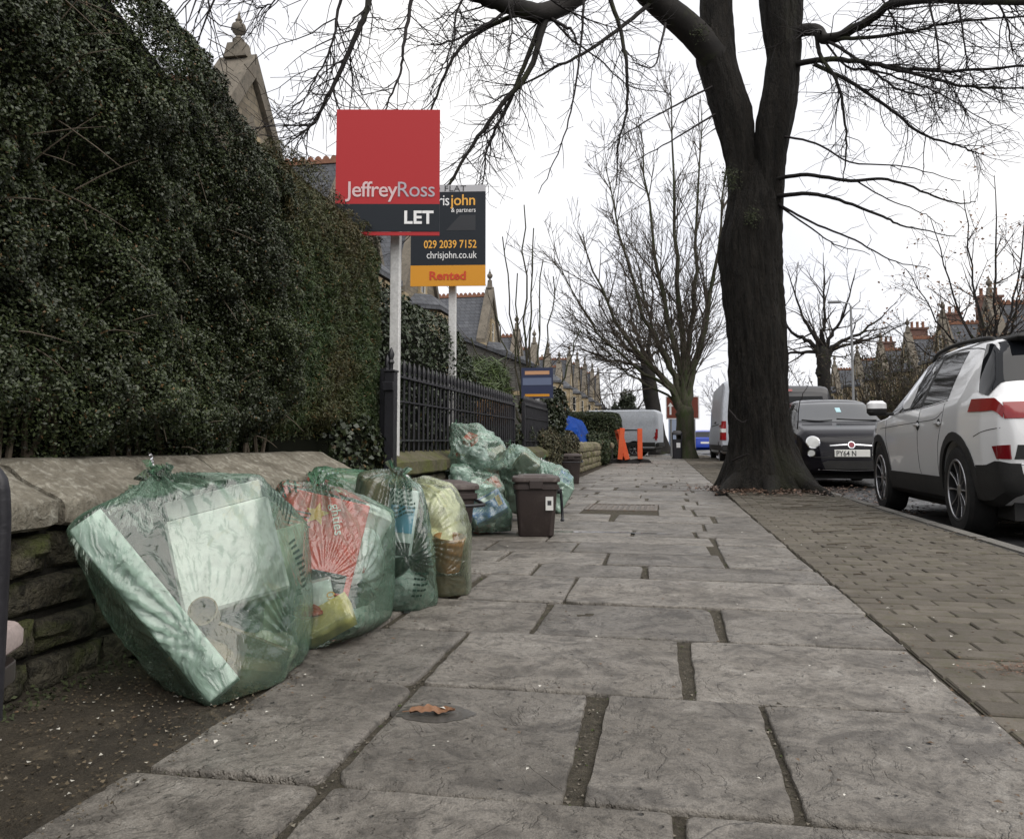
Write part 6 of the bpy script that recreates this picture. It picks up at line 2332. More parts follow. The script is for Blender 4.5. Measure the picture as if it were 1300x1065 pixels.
t.line('door_gap', [(-.23, 1.02), (-.20, .80), (-.22, .5), (-.26, .44)], 'side', M_seam, .008)
t.line('door_gap', [(-.98, 1.04), (-.96, .90), (-.86, .72), (-.82, .55), (-.82, .44)], 'side', M_seam, .008)
t.line('door_gap', [(1.02, .97), (.98, .75), (.86, .55), (.84, .44)], 'side', M_seam, .008)
t.line('crease_shade', [(1.25, .86), (.4, .885), (-.3, .90), (-.75, .915), (-.95, .97)], 'side', M_seam, .006)  # body crease drawn as a dark strip, its shade put into the colour
for sgn, wx_ in ((1, -1.30), (1, 1.30), (-1, -1.3), (-1, 1.3)):
    t.patch('arch_trim', arcpoly(wx_, WR, .385, .455, -12, 192), 'side', M_clad, .010, .05, sign=sgn)
t.patch('sill_trim', [(-.90, .235), (.90, .235), (.91, .34), (.88, .435), (-.88, .435), (-.91, .34)], 'side', M_clad, .010)
for ka, kb in ((2, 5), (35, 38)):
    t.band('bumper_trim', ka, kb, lambda k: -1.74, lambda k: -2.125, M_clad, .010, 16)
MB().bbox((-2.16, -.60, .36), (-2.05, .60, .57)).build('bumper_trim', M_clad, t.e, bevel=.02, seg=2)
t.line('chrome_strip', [(-1.80, .545), (-1.98, .555), (-2.08, .565)], 'side', M_chrome, .022)
t.line('chrome_strip', [(-.70, .565), (0, .56), (.70, .565)], 'end', M_chrome, .022, sign=-1)
t.patch('reflector', [(-2.02, .60), (-2.10, .60), (-2.10, .70), (-1.98, .69)], 'side', M_taildark, .006)
t.patch('lamp_recess', [(.38, .60), (.74, .60), (.72, .70), (.38, .70)], 'end', M_clad, .006, sign=-1)
for ka, kb in ((8, 9), (31, 32)):
    t.band('tail_lamp', ka, kb, lambda k: -1.66 + .04 * abs(min(k, 40 - k) - 9), lambda k: -2.07, M_tail, .008, 16)
t.patch('tail_lamp', [(.78, .885), (.78, 1.0), (.30, 1.01), (.30, .93), (.42, .89)], 'end', M_tail, .008, .03, sign=-1)
t.patch('tail_lamp', [(-.78, .885), (-.78, 1.0), (-.30, 1.01), (-.30, .93), (-.42, .89)], 'end', M_tail, .008, .03, sign=-1)
lerp_ = lambda a, c_, q: a + (c_ - a) * min(1, max(0, q))
t.band('back_window', 10, 30, lambda k: lerp_(-1.74, -1.40, (min(k, 40 - k) - 10) / 5) if min(k, 40 - k) <= 15 else -1.60, lambda k: -1.90, M_glass)
loft([([(-1.74, -.56), (-1.40, -.60), (-1.40, .60), (-1.74, .56)], 1.475), ([(-1.78, -.57), (-1.38, -.61), (-1.38, .61), (-1.78, .57)], 1.50), ([(-1.74, -.54), (-1.38, -.58), (-1.38, .58), (-1.74, .54)], 1.53)]).build('spoiler', M_clad, t.e, bevel=.006)
t.line('bumper_gap', [(-1.72, .76), (-1.9, .80), (-2.06, .82)], 'side', M_seam, .007)
rail = [(-1.40, .60, 1.495), (-1.28, .605, 1.535), (-.6, .625, 1.562), (0, .615, 1.545), (.20, .605, 1.51), (.28, .60, 1.485)]
for sgn in (1, -1):
    MB().tube(catmull([(a, b_ * sgn, c_) for a, b_, c_ in rail], 5), .019, 8).build('roof_rail', M_clad, t.e, sm=50)
for x_ in (.72 - .92, .42 - 1.28):
    h = MB().box((x_, .905, .875), (.16, .03, .03)).build('door_handle', M_carwhite, t.e, bevel=.01, seg=2)
    MB().lathe([(.045, 0), (.045, .004)], (x_ - .01, .888, .868), 16, 'y').build('recess', M_clad, h)
mir = loft([(rrect(.10, .13, .04), 0), (rrect(.15, .18, .05), .03), (rrect(.15, .18, .05), .07)]).build('mirror', M_clad, t.e, (.80, 1.02, .985), sm=40)
loft([(rrect(.155, .185, .05), .07), (rrect(.15, .18, .05), .12), (rrect(.09, .12, .04), .15)]).build('mirror_cap', M_carwhite, mir, sm=40)
MB().box((.80, .92, 1.0), (.06, .12, .03)).build('mirror_arm', M_clad, t.e, bevel=.008)
for x_ in (-1.30, 1.30):
    for y_ in (.79, -.79):
        t.wheel(x_, y_, WR, 10)
MB().bbox((-1.95, -.70, .16), (1.95, .70, .40)).build('underbody', M_clad, t.e)
MB().tube([(-2.45, .0, 1.53), (-2.3, 0, 1.6)], .004, 5) if False else None

# ---------------- small black hatchback facing the camera
fx = float(at(1081, 570, 13.3)[0])
f5 = Car('black_hatchback', 'small black rounded hatchback facing the viewer between the tree and white SUV', 'car', (fx, 15.05, -.10), -PI / 2,
         [(1.775, .45), (1.765, .62), (1.73, .74), (1.66, .83), (1.5, .915), (1.25, .975), (1.0, 1.02), (.88, 1.06), (.30, 1.40), (.12, 1.455), (-.2, 1.485), (-.8, 1.47), (-1.3, 1.37), (-1.6, 1.10), (-1.72, .85), (-1.77, .55)],
         [(-1.77, .85), (-1, .95), (0, .93), (1, .92), (1.5, .82), (1.77, .6)],
         [(-1.77, .40), (-1.65, .62), (-1.4, .74), (-1, .80), (0, .81), (1, .81), (1.4, .775), (1.6, .71), (1.70, .63), (1.775, .45)],
         [(-1.77, .40), (-1.5, .2), (1.4, .19), (1.66, .22), (1.775, .30)], 1.485, M_carblack, .70)
f5.body([(-1.15, 1, .29), (1.15, 1, .29), (-1.15, -1, .29), (1.15, -1, .29)], .33)
f5.patch('windscreen', [(-.66, 1.07), (-.3, 1.055), (0, 1.05), (.3, 1.055), (.66, 1.07), (.58, 1.30), (.53, 1.385), (0, 1.405), (-.53, 1.385), (-.58, 1.30)], 'end', M_screen, .004)
for sg_ in (1, -1):
    f5.patch('side_window', [(.85, 1.02), (.35, 1.33), (.1, 1.38), (-.5, 1.38), (-.75, 1.0)], 'side', M_glass, .004, sign=sg_)
    f5.patch('headlamp_rim', arcpoly(.555 * sg_, .715, .0, .098, 0, 359, 28)[:29], 'end', M_chrome, .006, .04)
    f5.patch('headlamp', arcpoly(.555 * sg_, .715, .0, .083, 0, 359, 28)[:29], 'end', M_lens, .012, .04)
    f5.patch('fog_lamp_rim', arcpoly(.585 * sg_, .545, .0, .058, 0, 359, 22)[:23], 'end', M_chrome, .006, .04)
    f5.patch('fog_lamp', arcpoly(.585 * sg_, .545, .0, .046, 0, 359, 22)[:23], 'end', M_lens, .012, .04)
    f5.patch('chrome_bar', [(.06 * sg_, .668), (.32 * sg_, .655), (.32 * sg_, .668), (.06 * sg_, .69)], 'end', M_chrome, .012, .04)
    for x_ in (-1.15, 1.15):
        f5.wheel(x_, .70 * sg_, .29, 7)
    m_ = loft([(rrect(.08, .13, .04), 0), (rrect(.11, .17, .05), .05), (rrect(.07, .12, .03), .12)]).build('mirror', M_carblack, f5.e, (.72, .90 * sg_, .98), sm=40)
f5.patch('badge', arcpoly(0, .672, 0, .055, 0, 359, 24)[:25], 'end', M_chrome, .014, .04)
f5.patch('badge_face', arcpoly(0, .672, 0, .042, 0, 359, 24)[:25], 'end', plain('badge_red', (.22, .015, .03), .2), .018, .04)
f5.patch('lower_grille', [(-.40, .30), (.40, .30), (.44, .40), (.36, .43), (-.36, .43), (-.44, .40)], 'end', M_clad, .006)
f5.patch('bumper_groove', [(-.56, .475), (.56, .475), (.56, .49), (-.56, .49)], 'end', M_clad, .004)
f5.line('bonnet_line', [(-.62, .90), (-.35, .81), (0, .785), (.35, .81), (.62, .90)], 'end', M_seam, .008)
f5.line('chrome_lip', [(-.5, .29), (0, .275), (.5, .29)], 'end', M_chrome, .014)
for pts_ in ([(-.10, 1.075), (-.35, 1.065), (-.58, 1.085)], [(.60, 1.075), (.3, 1.08), (-.02, 1.10)]):
    f5.line('wiper', pts_, 'end', M_clad, .022, off=.016)
pl = MB().box((1.795, 0, .545), (.012, .52, .111)).build('number_plate', M_plate, f5.e, bevel=.003)
lettering('PY64 N', .118, 'lettering', M_blackprint, pl, (1.8025, -.238, .502), (0, 1, 0), (0, 0, 1), sx=.80, off=.0015)
# blurb: a paper permit in the windscreen
f5.patch('permit', [(.02, 1.22), (.10, 1.22), (.10, 1.30), (.02, 1.30)], 'end', plain('permit_paper', (.35, .55, .6), .4), .008)
MB().bbox((-1.5, -.6, .14), (1.5, .6, .35)).build('underbody', M_clad, f5.e)


# ---------------- vans
def van(name, label, loc, rz, L, Wd, H, paint, nose=.9, rear_details=True, dark=False, wr=.34, tail=None):
    top = [(-L / 2, H - .16), (-L / 2 + .04, H - .07), (-L / 2 + .16, H - .01), (-L / 2 + .6, H), (L / 2 - nose - .9, H), (L / 2 - nose - .5, H - .06), (L / 2 - nose + .05, 1.30), (L / 2 - .25, 1.10), (L / 2 - .05, .95), (L / 2, .7)]
    v = Car(name, label, 'van', loc, rz, top, [(-L / 2, 1.30), (L / 2 - nose, 1.22), (L / 2, .9)],
            [(-L / 2, Wd / 2 - .06), (-L / 2 + .06, Wd / 2 - .02), (-L / 2 + .3, Wd / 2), (L / 2 - .6, Wd / 2), (L / 2 - .2, Wd / 2 - .12), (L / 2, Wd / 2 - .35)],
            [(-L / 2, .42), (-L / 2 + .2, .34), (L / 2 - .2, .30), (L / 2, .4)], H, paint, .86, curve=.03)
    xa = [-L / 2 + 1.0, L / 2 - .95]
    v.body([(x, s_, wr) for x in xa for s_ in (1, -1)], wr + .05)
    for x in xa:
        for s_ in (1, -1):
            v.wheel(x, s_ * (Wd / 2 - .13), wr, 6, M_rimdark if dark else M_rim)
    for s_ in (1, -1):
        v.patch('cab_window', [(L / 2 - nose + .0, 1.30), (L / 2 - nose - .45, H - .5 if H > 2.3 else H - .25), (L / 2 - nose - 1.0, H - .5 if H > 2.3 else H - .25), (L / 2 - nose - 1.0, 1.28)], 'side', M_glass, .004, sign=s_)
        v.patch('side_trim', [(-L / 2 + .1, .44), (L / 2 - .3, .44), (L / 2 - .3, .62), (-L / 2 + .1, .62)], 'side', M_clad, .008, sign=s_)
    v.patch('windscreen', [(-Wd * .38, 1.34), (Wd * .38, 1.34), (Wd * .35, min(H - .2, 1.95)), (-Wd * .35, min(H - .2, 1.95))], 'end', M_screen, .004)
    MB().bbox((-L / 2 + .1, -Wd / 2 + .2, .2), (L / 2 - .3, Wd / 2 - .2, .45)).build('underbody', M_clad, v.e)
    MB().bbox((-L / 2 - .06, -Wd / 2 + .04, .42), (-L / 2 + .12, Wd / 2 - .04, .62)).build('rear_bumper', M_clad, v.e, bevel=.03, seg=2)
    return v


v1 = van('panel_van', 'tall white panel van parked behind the big tree', (float(at(914, 560, 26.3)[0]) + 1.0, 29.8, -.10), PI / 2, 6.9, 1.98, 2.68, M_vanwhite, wr=.35)
for s_ in (1, -1):
    tlp = v1.patch('tail_lamp', [(s_ * .99 - s_ * .02, .78), (s_ * .80, .78), (s_ * .80, 1.38), (s_ * .97, 1.38)], 'end', M_tail, .02, sign=-1)
    v1.patch('tail_lamp_band', [(s_ * .97, 1.02), (s_ * .805, 1.02), (s_ * .805, 1.14), (s_ * .97, 1.14)], 'end', M_lens, .026, sign=-1)
    v1.patch('rear_glass', [(s_ * .10, 1.5), (s_ * .70, 1.5), (s_ * .68, 2.1), (s_ * .10, 2.1)], 'end', M_glass, .008, sign=-1)
    v1.patch('side_mark', [(-1.2, 1.35), (-.2, 1.35), (-.2, 1.42), (-1.2, 1.42)], 'side', M_clad, .004, sign=s_)
v1.line('door_gap', [(0, .66), (0, 2.5)], 'end', M_seam, .012, sign=-1)
v1.patch('side_panel_line', [(-2.6, 1.28), (1.4, 1.28), (1.4, 1.31), (-2.6, 1.31)], 'side', M_clad, .003)
v2 = van('dark_van', 'dark grey van parked behind the small black hatchback', (float(at(1018, 520, 18.6)[0]) - .25, 21.0, -.10), PI / 2, 4.9, 1.9, 1.98, M_darkvan, nose=1.0, wr=.33)
v2.patch('rear_glass', [(-.72, 1.2), (.72, 1.2), (.68, 1.72), (-.68, 1.72)], 'end', M_glass, .008, sign=-1)
v2.patch('brake_light', [(-.05, 1.83), (.70, 1.83), (.68, 1.88), (-.05, 1.88)], 'end', M_tail, .012, sign=-1)
for s_ in (1, -1):
    v2.patch('tail_lamp', [(s_ * .92, .8), (s_ * .76, .8), (s_ * .76, 1.3), (s_ * .90, 1.3)], 'end', M_tail, .012, sign=-1)
pv = at(838, 580, 35.5)
v3 = van('works_van', 'white works van with roof rack brackets parked across the pavement end', (float(pv[0]) - 2.35, 36.6, -.02), PI - R(8), 4.8, 1.95, 2.06, M_vanwhite, nose=.9, wr=.32)
for x_ in (-1.55, -.35):
    b = MB()
    b.prism([(-.10, 0), (.10, 0), (.05, .24), (-.05, .24)], lambda a, c_, tt: (x_ + a, .83 + tt - c_ * .35, 1.78 + c_), .02)
    b.build('rack_bracket', M_clad, v3.e)
for s_ in (-.7, .7):
    MB().box((-.9, s_, 2.10), (2.6, .04, .04)).build('rack_rail', M_clad, v3.e)
v3.patch('side_strip', [(-1.75, 1.13), (.2, 1.13), (.2, 1.18), (-1.75, 1.18)], 'side', M_clad, .012)
v3.patch('tail_lamp', [(.96, .8), (.84, .8), (.84, 1.2), (.94, 1.2)], 'end', M_tail, .012, sign=-1)
v3.patch('side_lamp', [(-2.38, .72), (-2.30, .72), (-2.30, 1.05), (-2.36, 1.05)], 'side', M_tail, .012)
# blue car far down the road
bp_ = at(887, 565, 52)
bc = Car('blue_car', 'blue car on the road beyond the lime tree trunk', 'car', (float(bp_[0]) + .3, 52, -.10), PI / 2,
         [(-2.0, .6), (-1.95, .95), (-1.6, 1.15), (-1.2, 1.4), (-.6, 1.47), (.2, 1.44), (1.0, 1.0), (1.8, .85), (2.0, .6)], [(-2, .9), (2, .8)], [(-2, .6), (-1.8, .82), (1.8, .82), (2, .55)], [(-2, .4), (-1.7, .22), (1.7, .22), (2, .4)], 1.47, M_blue)
bc.body([(-1.25, 1, .31), (1.25, 1, .31), (-1.25, -1, .31), (1.25, -1, .31)], .35)
bc.patch('back_window', [(-.6, 1.0), (.6, 1.0), (.5, 1.35), (-.5, 1.35)], 'end', M_glass, .006, sign=-1)
for s_ in (1, -1):
    bc.patch('side_window', [(.8, .98), (.2, 1.35), (-.8, 1.36), (-1.2, 1.0)], 'side', M_glass, .004, sign=s_)
    bc.patch('tail_lamp', [(s_ * .8, .8), (s_ * .55, .8), (s_ * .55, .95), (s_ * .78, .95)], 'end', M_tail, .012, sign=-1)
    for x_ in (-1.25, 1.25):
        bc.wheel(x_, s_ * .72, .31, 6)
bc.patch('number_plate', [(-.26, .62), (.26, .62), (.26, .73), (-.26, .73)], 'end', M_plate, .012, sign=-1)
# ================================================================ HOUSES
def stone_mat(name, c1, c2, mortar, bw, bh, bump=.5):
    m, n, l, b = nmat(name)
    t = n.new('ShaderNodeTexCoord')
    sp = n.new('ShaderNodeSeparateXYZ')
    l.new(t.outputs['Object'], sp.inputs[0])
    ad = n.new('ShaderNodeMath')
    ad.operation = 'ADD'
    l.new(sp.outputs[0], ad.inputs[0])
    l.new(sp.outputs[1], ad.inputs[1])
    cb = n.new('ShaderNodeCombineXYZ')
    l.new(ad.outputs[0], cb.inputs[0])
    l.new(sp.outputs[2], cb.inputs[1])
    br = n.new('ShaderNodeTexBrick')
    br.inputs['Scale'].default_value = 1
    br.inputs['Brick Width'].default_value = bw
    br.inputs['Row Height'].default_value = bh
    br.inputs['Mortar Size'].default_value = .012
    br.inputs['Color1'].default_value = c4(c1)
    br.inputs['Color2'].default_value = c4(c2)
    br.inputs['Mortar'].default_value = c4(mortar)
    l.new(cb.outputs[0], br.inputs['Vector'])
    nz = noisen(n, l, t.outputs['Object'], 3.0, 6, .65)
    col = mixn(n, l, ramp(n, l, nz, .35, .7, 0, .55), br.outputs['Color'], [x * .45 for x in c1])
    l.new(col, b.inputs['Base Color'])
    b.inputs['Roughness'].default_value = .9
    bp = n.new('ShaderNodeBump')
    bp.inputs['Strength'].default_value = bump
    bp.inputs['Distance'].default_value = .02
    l.new(br.outputs['Fac'], bp.inputs['Height'])
    bp.invert = True
    l.new(bp.outputs['Normal'], b.inputs['Normal'])
    return m


M_hstone = stone_mat('house_rubble', (0.15, 0.125, 0.09), (0.25, 0.21, 0.15), (0.10, 0.09, 0.07), .36, .17)
M_hgrey = stone_mat('house_grey_stone', (0.10, 0.098, 0.09), (0.16, 0.155, 0.14), (0.08, 0.075, 0.07), .3, .12)
M_ashlar = rough_mat('dressed_stone', (0.30, 0.24, 0.15), (0.42, 0.34, 0.22), (0.18, 0.14, 0.09), scale=2, fine=20, rough=.85, bump=.3, var=.08)
M_coping_h = rough_mat('gable_coping', (0.12, 0.105, 0.085), (0.20, 0.175, 0.14), (0.08, 0.075, 0.06), scale=2, fine=20, rough=.9, bump=.3, var=.05)
M_slate = stone_mat('slate', (0.075, 0.08, 0.092), (0.105, 0.11, 0.122), (0.045, 0.047, 0.052), .3, .22, .8)
M_crest = rough_mat('red_ridge', (0.20, 0.095, 0.06), (0.28, 0.14, 0.09), scale=6, fine=40, rough=.85, bump=.2, var=.05)
M_chim = stone_mat('chimney_brick', (0.14, 0.065, 0.048), (0.20, 0.09, 0.065), (0.11, 0.09, 0.08), .22, .075)
M_chimy = stone_mat('chimney_stone', (0.30, 0.22, 0.12), (0.38, 0.28, 0.16), (0.2, 0.15, 0.1), .3, .15)
M_wframe = plain('window_paint', (0.55, 0.53, 0.48), .5)
M_wglass = plain('window_glass', (0.02, 0.023, 0.026), .05, spec=.8)


def window(parent, c, w, h, nrm, off=(0, 0, 0), bars=True):
    """sash window set in a stone surround: c centre on the wall face, nrm outward"""
    N = Vector(nrm).normalized()
    X = Vector((-N.y, N.x, 0))
    Z = Vector((0, 0, 1))
    c = Vector(c)
    rot = Matrix((X, N, Z)).transposed()

    def bx(b, x, z, w_, h_, d0, d1):
        p = c + X * x + Z * z + N * (d0 + d1) / 2
        b.box(p, (w_, abs(d1 - d0), h_), rot)

    b = MB()
    bx(b, 0, 0, w, h, .012, .02)
    f = b.build('window', M_wglass, parent)
    b = MB()
    for s_ in (-1, 1):
        bx(b, s_ * (w / 2 - .03), 0, .06, h, .02, .06)
    bx(b, 0, h / 2 - .03, w - .12, .06, .02, .06)
    bx(b, 0, -h / 2 + .03, w - .12, .06, .02, .06)
    bx(b, 0, 0, w - .12, .05, .02, .055)
    b.build('frame', M_wframe, f)
    b = MB()
    for s_ in (-1, 1):
        bx(b, s_ * (w / 2 + .08), 0, .16, h + .3, .0, .09)
    bx(b, 0, h / 2 + .12, w, .24, .0, .09)
    b.build('surround', M_ashlar, f)
    b = MB()
    bx(b, 0, -h / 2 - .08, w + .5, .14, .0, .16)
    b.build('sill', M_ashlar, f)
    return f


def finial(parent, p, s=1.0):
    prof = [(.16, 0), (.16, .12), (.09, .16), (.07, .24), (.17, .34), (.20, .44), (.18, .54), (.08, .62), (.10, .68), (.05, .74), (.03, .86), (.0, .98)]
    return MB().lathe([(r * s, h * s) for r, h in prof], p, 12).build('finial', M_coping_h, parent, sm=50)


def crest(parent, a, b_, h=.16, step=.26):
    """toothed terracotta ridge"""
    a, b_ = Vector(a), Vector(b_)
    L = (b_ - a).length
    d = (b_ - a).normalized()
    sd = Vector((-d.y, d.x, 0))
    m = MB()
    n = int(L / step)
    m.box((a + b_) / 2 + Vector((0, 0, .02)), (L, .22, .14), Matrix((d, sd, Vector((0, 0, 1)))).transposed())
    for i in range(n):
        p = a + d * (i + .5) * L / n
        V = []
        for t_ in (-.03, .03):
            for (x, z) in ((-step * .45, .08), (step * .45, .08), (step * .3, .08 + h * .7), (0, .08 + h), (-step * .3, .08 + h * .7)):
                V.append(p + d * x + sd * t_ + Vector((0, 0, z)))
        m.add(V, [(4, 3, 2, 1, 0), (5, 6, 7, 8, 9)] + [(k, (k + 1) % 5, 5 + (k + 1) % 5, 5 + k) for k in range(5)])
    o = m.build('ridge_tiles', M_crest, parent)
    return tag(o, kind='stuff')


def house(label, loc, rz=0, gw=4.4, eave=6.2, apex=9.3, unit=7.0, chim=M_chimy, chz=11.0, wallm=None, bay=True, aerial=False, main=8.6, group=None, cdepth=.48):
    wallm = wallm or M_hstone
    e = empty('terrace_house', loc, rz, label, 'house', group)
    hw = gw / 2
    u2 = unit / 2
    # main block behind, ridge along the street
    b = MB()
    b.bbox((-9, -u2, -.2), (-1.4, u2, 5.9))
    b.build('wall', wallm, e)
    b = MB()
    b.prism([(-1.1, 5.75), (-1.1, 5.9), (-5.2, main), (-9.3, 5.9), (-9.3, 5.75)], lambda x, z, t: (x, -u2 + t, z), unit)
    rf = b.build('roof', M_slate, e)
    crest(rf, (-5.2, -u2, main), (-5.2, u2, main))
    # gabled wing towards the street
    b = MB()
    b.prism([(-hw, -.2), (hw, -.2), (hw, eave), (0, apex), (-hw, eave)], lambda y, z, t: (-t, y, z), 1.39)
    b.build('gable_wall', wallm, e)
    b = MB()
    b.prism([(-hw - .25, eave - .32), (-hw - .25, eave - .18), (0, apex + .12), (hw + .25, eave - .18), (hw + .25, eave - .32), (0, apex - .06)], lambda y, z, t: (.11 - cdepth - t, y, z), 5.4)
    wr_ = b.build('wing_roof', M_slate, e)
    crest(wr_, (.09 - cdepth, 0, apex + .1), (-5.4, 0, apex + .1))
    # parapet copings and finial
    for s_ in (-1, 1):
        b = MB()
        b.prism([(s_ * (hw + .22), eave - .25), (s_ * (hw + .22), eave + .12), (0, apex + .62), (0, apex + .06)], lambda y, z, t: (.12 - t, y, z), cdepth)
        b.build('gable_coping', M_coping_h, e)
        MB().box((-.09, s_ * (hw + .15), eave - .35), (.5, .5, .4)).build('kneeler', M_ashlar, e)
    MB().box((.12 - cdepth / 2, 0, apex + .72), (cdepth * .6, .34, .36), None, (.75, .75)).build('finial_base', M_coping_h, e)
    finial(e, (.12 - cdepth / 2, 0, apex + .90), .85)
    MB().prism([(-.22, apex - 1.9), (.22, apex - 1.9), (.22, apex - 1.1), (0, apex - .8), (-.22, apex - 1.1)], lambda y, z, t: (t, y, z), .04).build('vent', M_coping_h, e)
    if bay:
        # canted two-storey bay
        o_ = [(0, -1.7), (.95, -1.05), (.95, 1.05), (0, 1.7)]
        for (z0, z1) in ((0, 3.0), (3.25, 5.6)):
            loft([([(x, y) for x, y in o_], z0), ([(x, y) for x, y in o_], z1)]).build('bay', M_ashlar, e)
            for y_ in (-.68, 0, .68):
                window(e, (.95, y_, (z0 + z1) / 2 + .1), .48, 1.55, (1, 0, 0))
            for s_ in (-1, 1):
                nx = Vector((.65, .95 * s_, 0)).normalized()
                window(e, (.475, s_ * 1.375, (z0 + z1) / 2 + .1), .46, 1.55, nx)
        sc = lambda k: [(x * k + .02, y * k) for x, y in o_]
        loft([(sc(1.12), 3.0), (sc(1.12), 3.12), (sc(1.05), 3.25)]).build('bay_cornice', M_ashlar, e)
        loft([(sc(1.15), 5.6), (sc(1.15), 5.78), (sc(.55), 6.3)]).build('bay_roof', M_slate, e)
    window(e, (0, 0, 6.95), .62, 1.05, (1, 0, 0))
    for s_ in (-1, 1):
        if u2 - hw > .7:
            yc = s_ * (hw + u2) / 2
            window(e, (-1.4, yc, 4.3), .6, 1.5, (1, 0, 0))
            window(e, (-1.4, yc, 1.5), .7, 1.9, (1, 0, 0))
    if chim is not None:
        c = MB().bbox((-5.0, u2 - .55, main - 1.6), (-3.6, u2 + .25, chz)).build('chimney', chim, e)
        MB().bbox((-5.1, u2 - .65, chz), (-3.5, u2 + .35, chz + .16)).build('chimney_cap', chim, c)
        for k in range(3):
            MB().lathe([(.14, 0), (.12, .1), (.11, .45), (.14, .5), (.12, .55)], (-4.75 + k * .45, u2 - .15, chz + .16), 10).build('pot', M_crest if chim is M_chim else M_chimy, c, sm=40)
        if aerial:
            q = MB()
            q.tube([(-4.0, u2 - .2, chz), (-4.0, u2 - .2, chz + 1.9)], .02, 5)
            q.tube([(-4.0, u2 + .5, chz + 1.4), (-4.0, u2 - .9, chz + 1.9)], .014, 5)
            for k in range(6):
                t_ = k / 5
                q.tube([(-4.2, u2 + .5 - 1.4 * t_, chz + 1.4 + .5 * t_), (-3.8, u2 + .5 - 1.4 * t_, chz + 1.4 + .5 * t_)], .010, 4)
            q.box((-4.0, u2 - .95, chz + 1.92), (.45, .25, .25))
            q.build('aerial', M_rim, c)
    return e


XF = -9.3
house('tall stone gabled house nearest on the left, mostly behind the big hedge', (XF, 9.6, 0), aerial=False, chim=None)
house('stone gabled house with urn finial rising over the hedge top', (XF, 16.7, 0), aerial=True, apex=9.0, main=8.3, cdepth=.95, chz=9.0)
house('stone gabled house whose slate roof shows left of the red board', (XF, 23.3, 0), chim=None)
house('stone house with tall mullioned bay windows between the two sign posts', (XF, 30.2, 0), chim=None)
house('slate-roofed stone house with gable right of the charcoal board', (XF - .4, 45.3, 0), wallm=M_hstone, apex=9.0, chim=None)
# low wing in front of it
e = empty('side_wing', (XF + 1.2, 40.2, 0), 0, 'low stone wing with sloping slate roof and drainpipe beside the gabled house', 'house')
MB().prism([(-4, -.2), (2.0, -.2), (2.0, 4.2), (-4, 6.6)], lambda x, z, t: (x, -1.6 + t, z), 3.2).build('wall', M_hgrey, e)
MB().prism([(-4.1, 6.65), (2.25, 4.12), (2.25, 4.3), (-4.1, 6.85)], lambda x, z, t: (x, -1.75 + t, z), 3.5).build('roof', M_slate, e)
MB().tube([(2.06, -1.66, 4.1), (1.7, -1.68, 3.8), (1.7, -1.68, 0)], .06, 8).build('drainpipe', M_clad, e, sm=50)
MB().bbox((-4, -1.64, 2.9), (2.02, -1.6, 3.1)).build('string_course', M_ashlar, e)
far_y = [53.0, 60.5, 68.0, 75.5, 84.0, 92.0, 101.0, 112.0, 122.0]
lab = ['first', 'second', 'third', 'fourth', 'fifth', 'sixth', 'seventh', 'eighth', 'last']
for k, yv in enumerate(far_y):
    house('small gabled stone house, %s of the row receding on the left past the sapling clump' % lab[k], (XF - .2, yv, 0), apex=7.6 if k < 4 else 9.2 + .3 * (k - 4), eave=5.0 if k < 4 else 6.2, main=7.2 if k < 4 else 8.8,
          chim=M_chimy if k % 2 else None, chz=8.6 if k < 4 else 10.4, group='houses receding on the left', unit=7.4, bay=True)
ry = [40.0, 47.5, 55.0, 62.5, 70.0, 78.0, 88.0]
for k, yv in enumerate(ry):
    house('stone house with red brick chimney across the road, %s from the right edge' % lab[k], (17.5 + .0 * k, yv, 0), PI, apex=8.0, eave=5.4, main=8.4, chim=M_chim, chz=10.3, group='houses across the road', unit=7.4, gw=4.0, wallm=M_hgrey)

# the same terrace goes on beside and behind the viewer
for k, yv in enumerate([32.5, 25.0, 17.5, 10.0, 2.5, -5.0, -12.5, -20.0]):
    house('stone house with red brick chimney across the road, %s of those out of the picture' % lab[k], (17.5, yv, 0), PI, apex=8.0, eave=5.4, main=8.4, chim=None, group='houses across the road', unit=7.4, gw=4.0, wallm=M_hgrey, bay=False)
bush('laurel_hedge', 'long hedge that carries on along the pavement behind the viewer', 'hedge', [((-2.4, -9.0, 1.1), (0.7, 8.0, 1.1))], 6000, 0.12, 0.5, M_leafB, 131, core=.97)
# ================================================================ STREET FURNITURE
# lamp post across the road
p = at(1084, 520, 36.0)
lp = empty('street_lamp', (p[0], 36, 0), 0, 'slim grey lamp post across the road left of the white car', 'street lamp')
M_galv = plain('galvanised', (0.22, 0.225, 0.23), .5, metal=.3)
MB().tube([(0, 0, 0), (0, 0, 1.2), (0, 0, 1.25), (0, 0, 6.4)], [.09, .09, .06, .045], 12).build('column', M_galv, lp, sm=50)
MB().tube([(0, 0, 6.35), (-.05, 0, 6.5), (-.4, 0, 6.58)], .03, 8).build('arm', M_galv, lp, sm=50)
MB().box((-.65, 0, 6.58), (.55, .2, .1)).build('lantern', M_galv, lp, bevel=.03, seg=2)
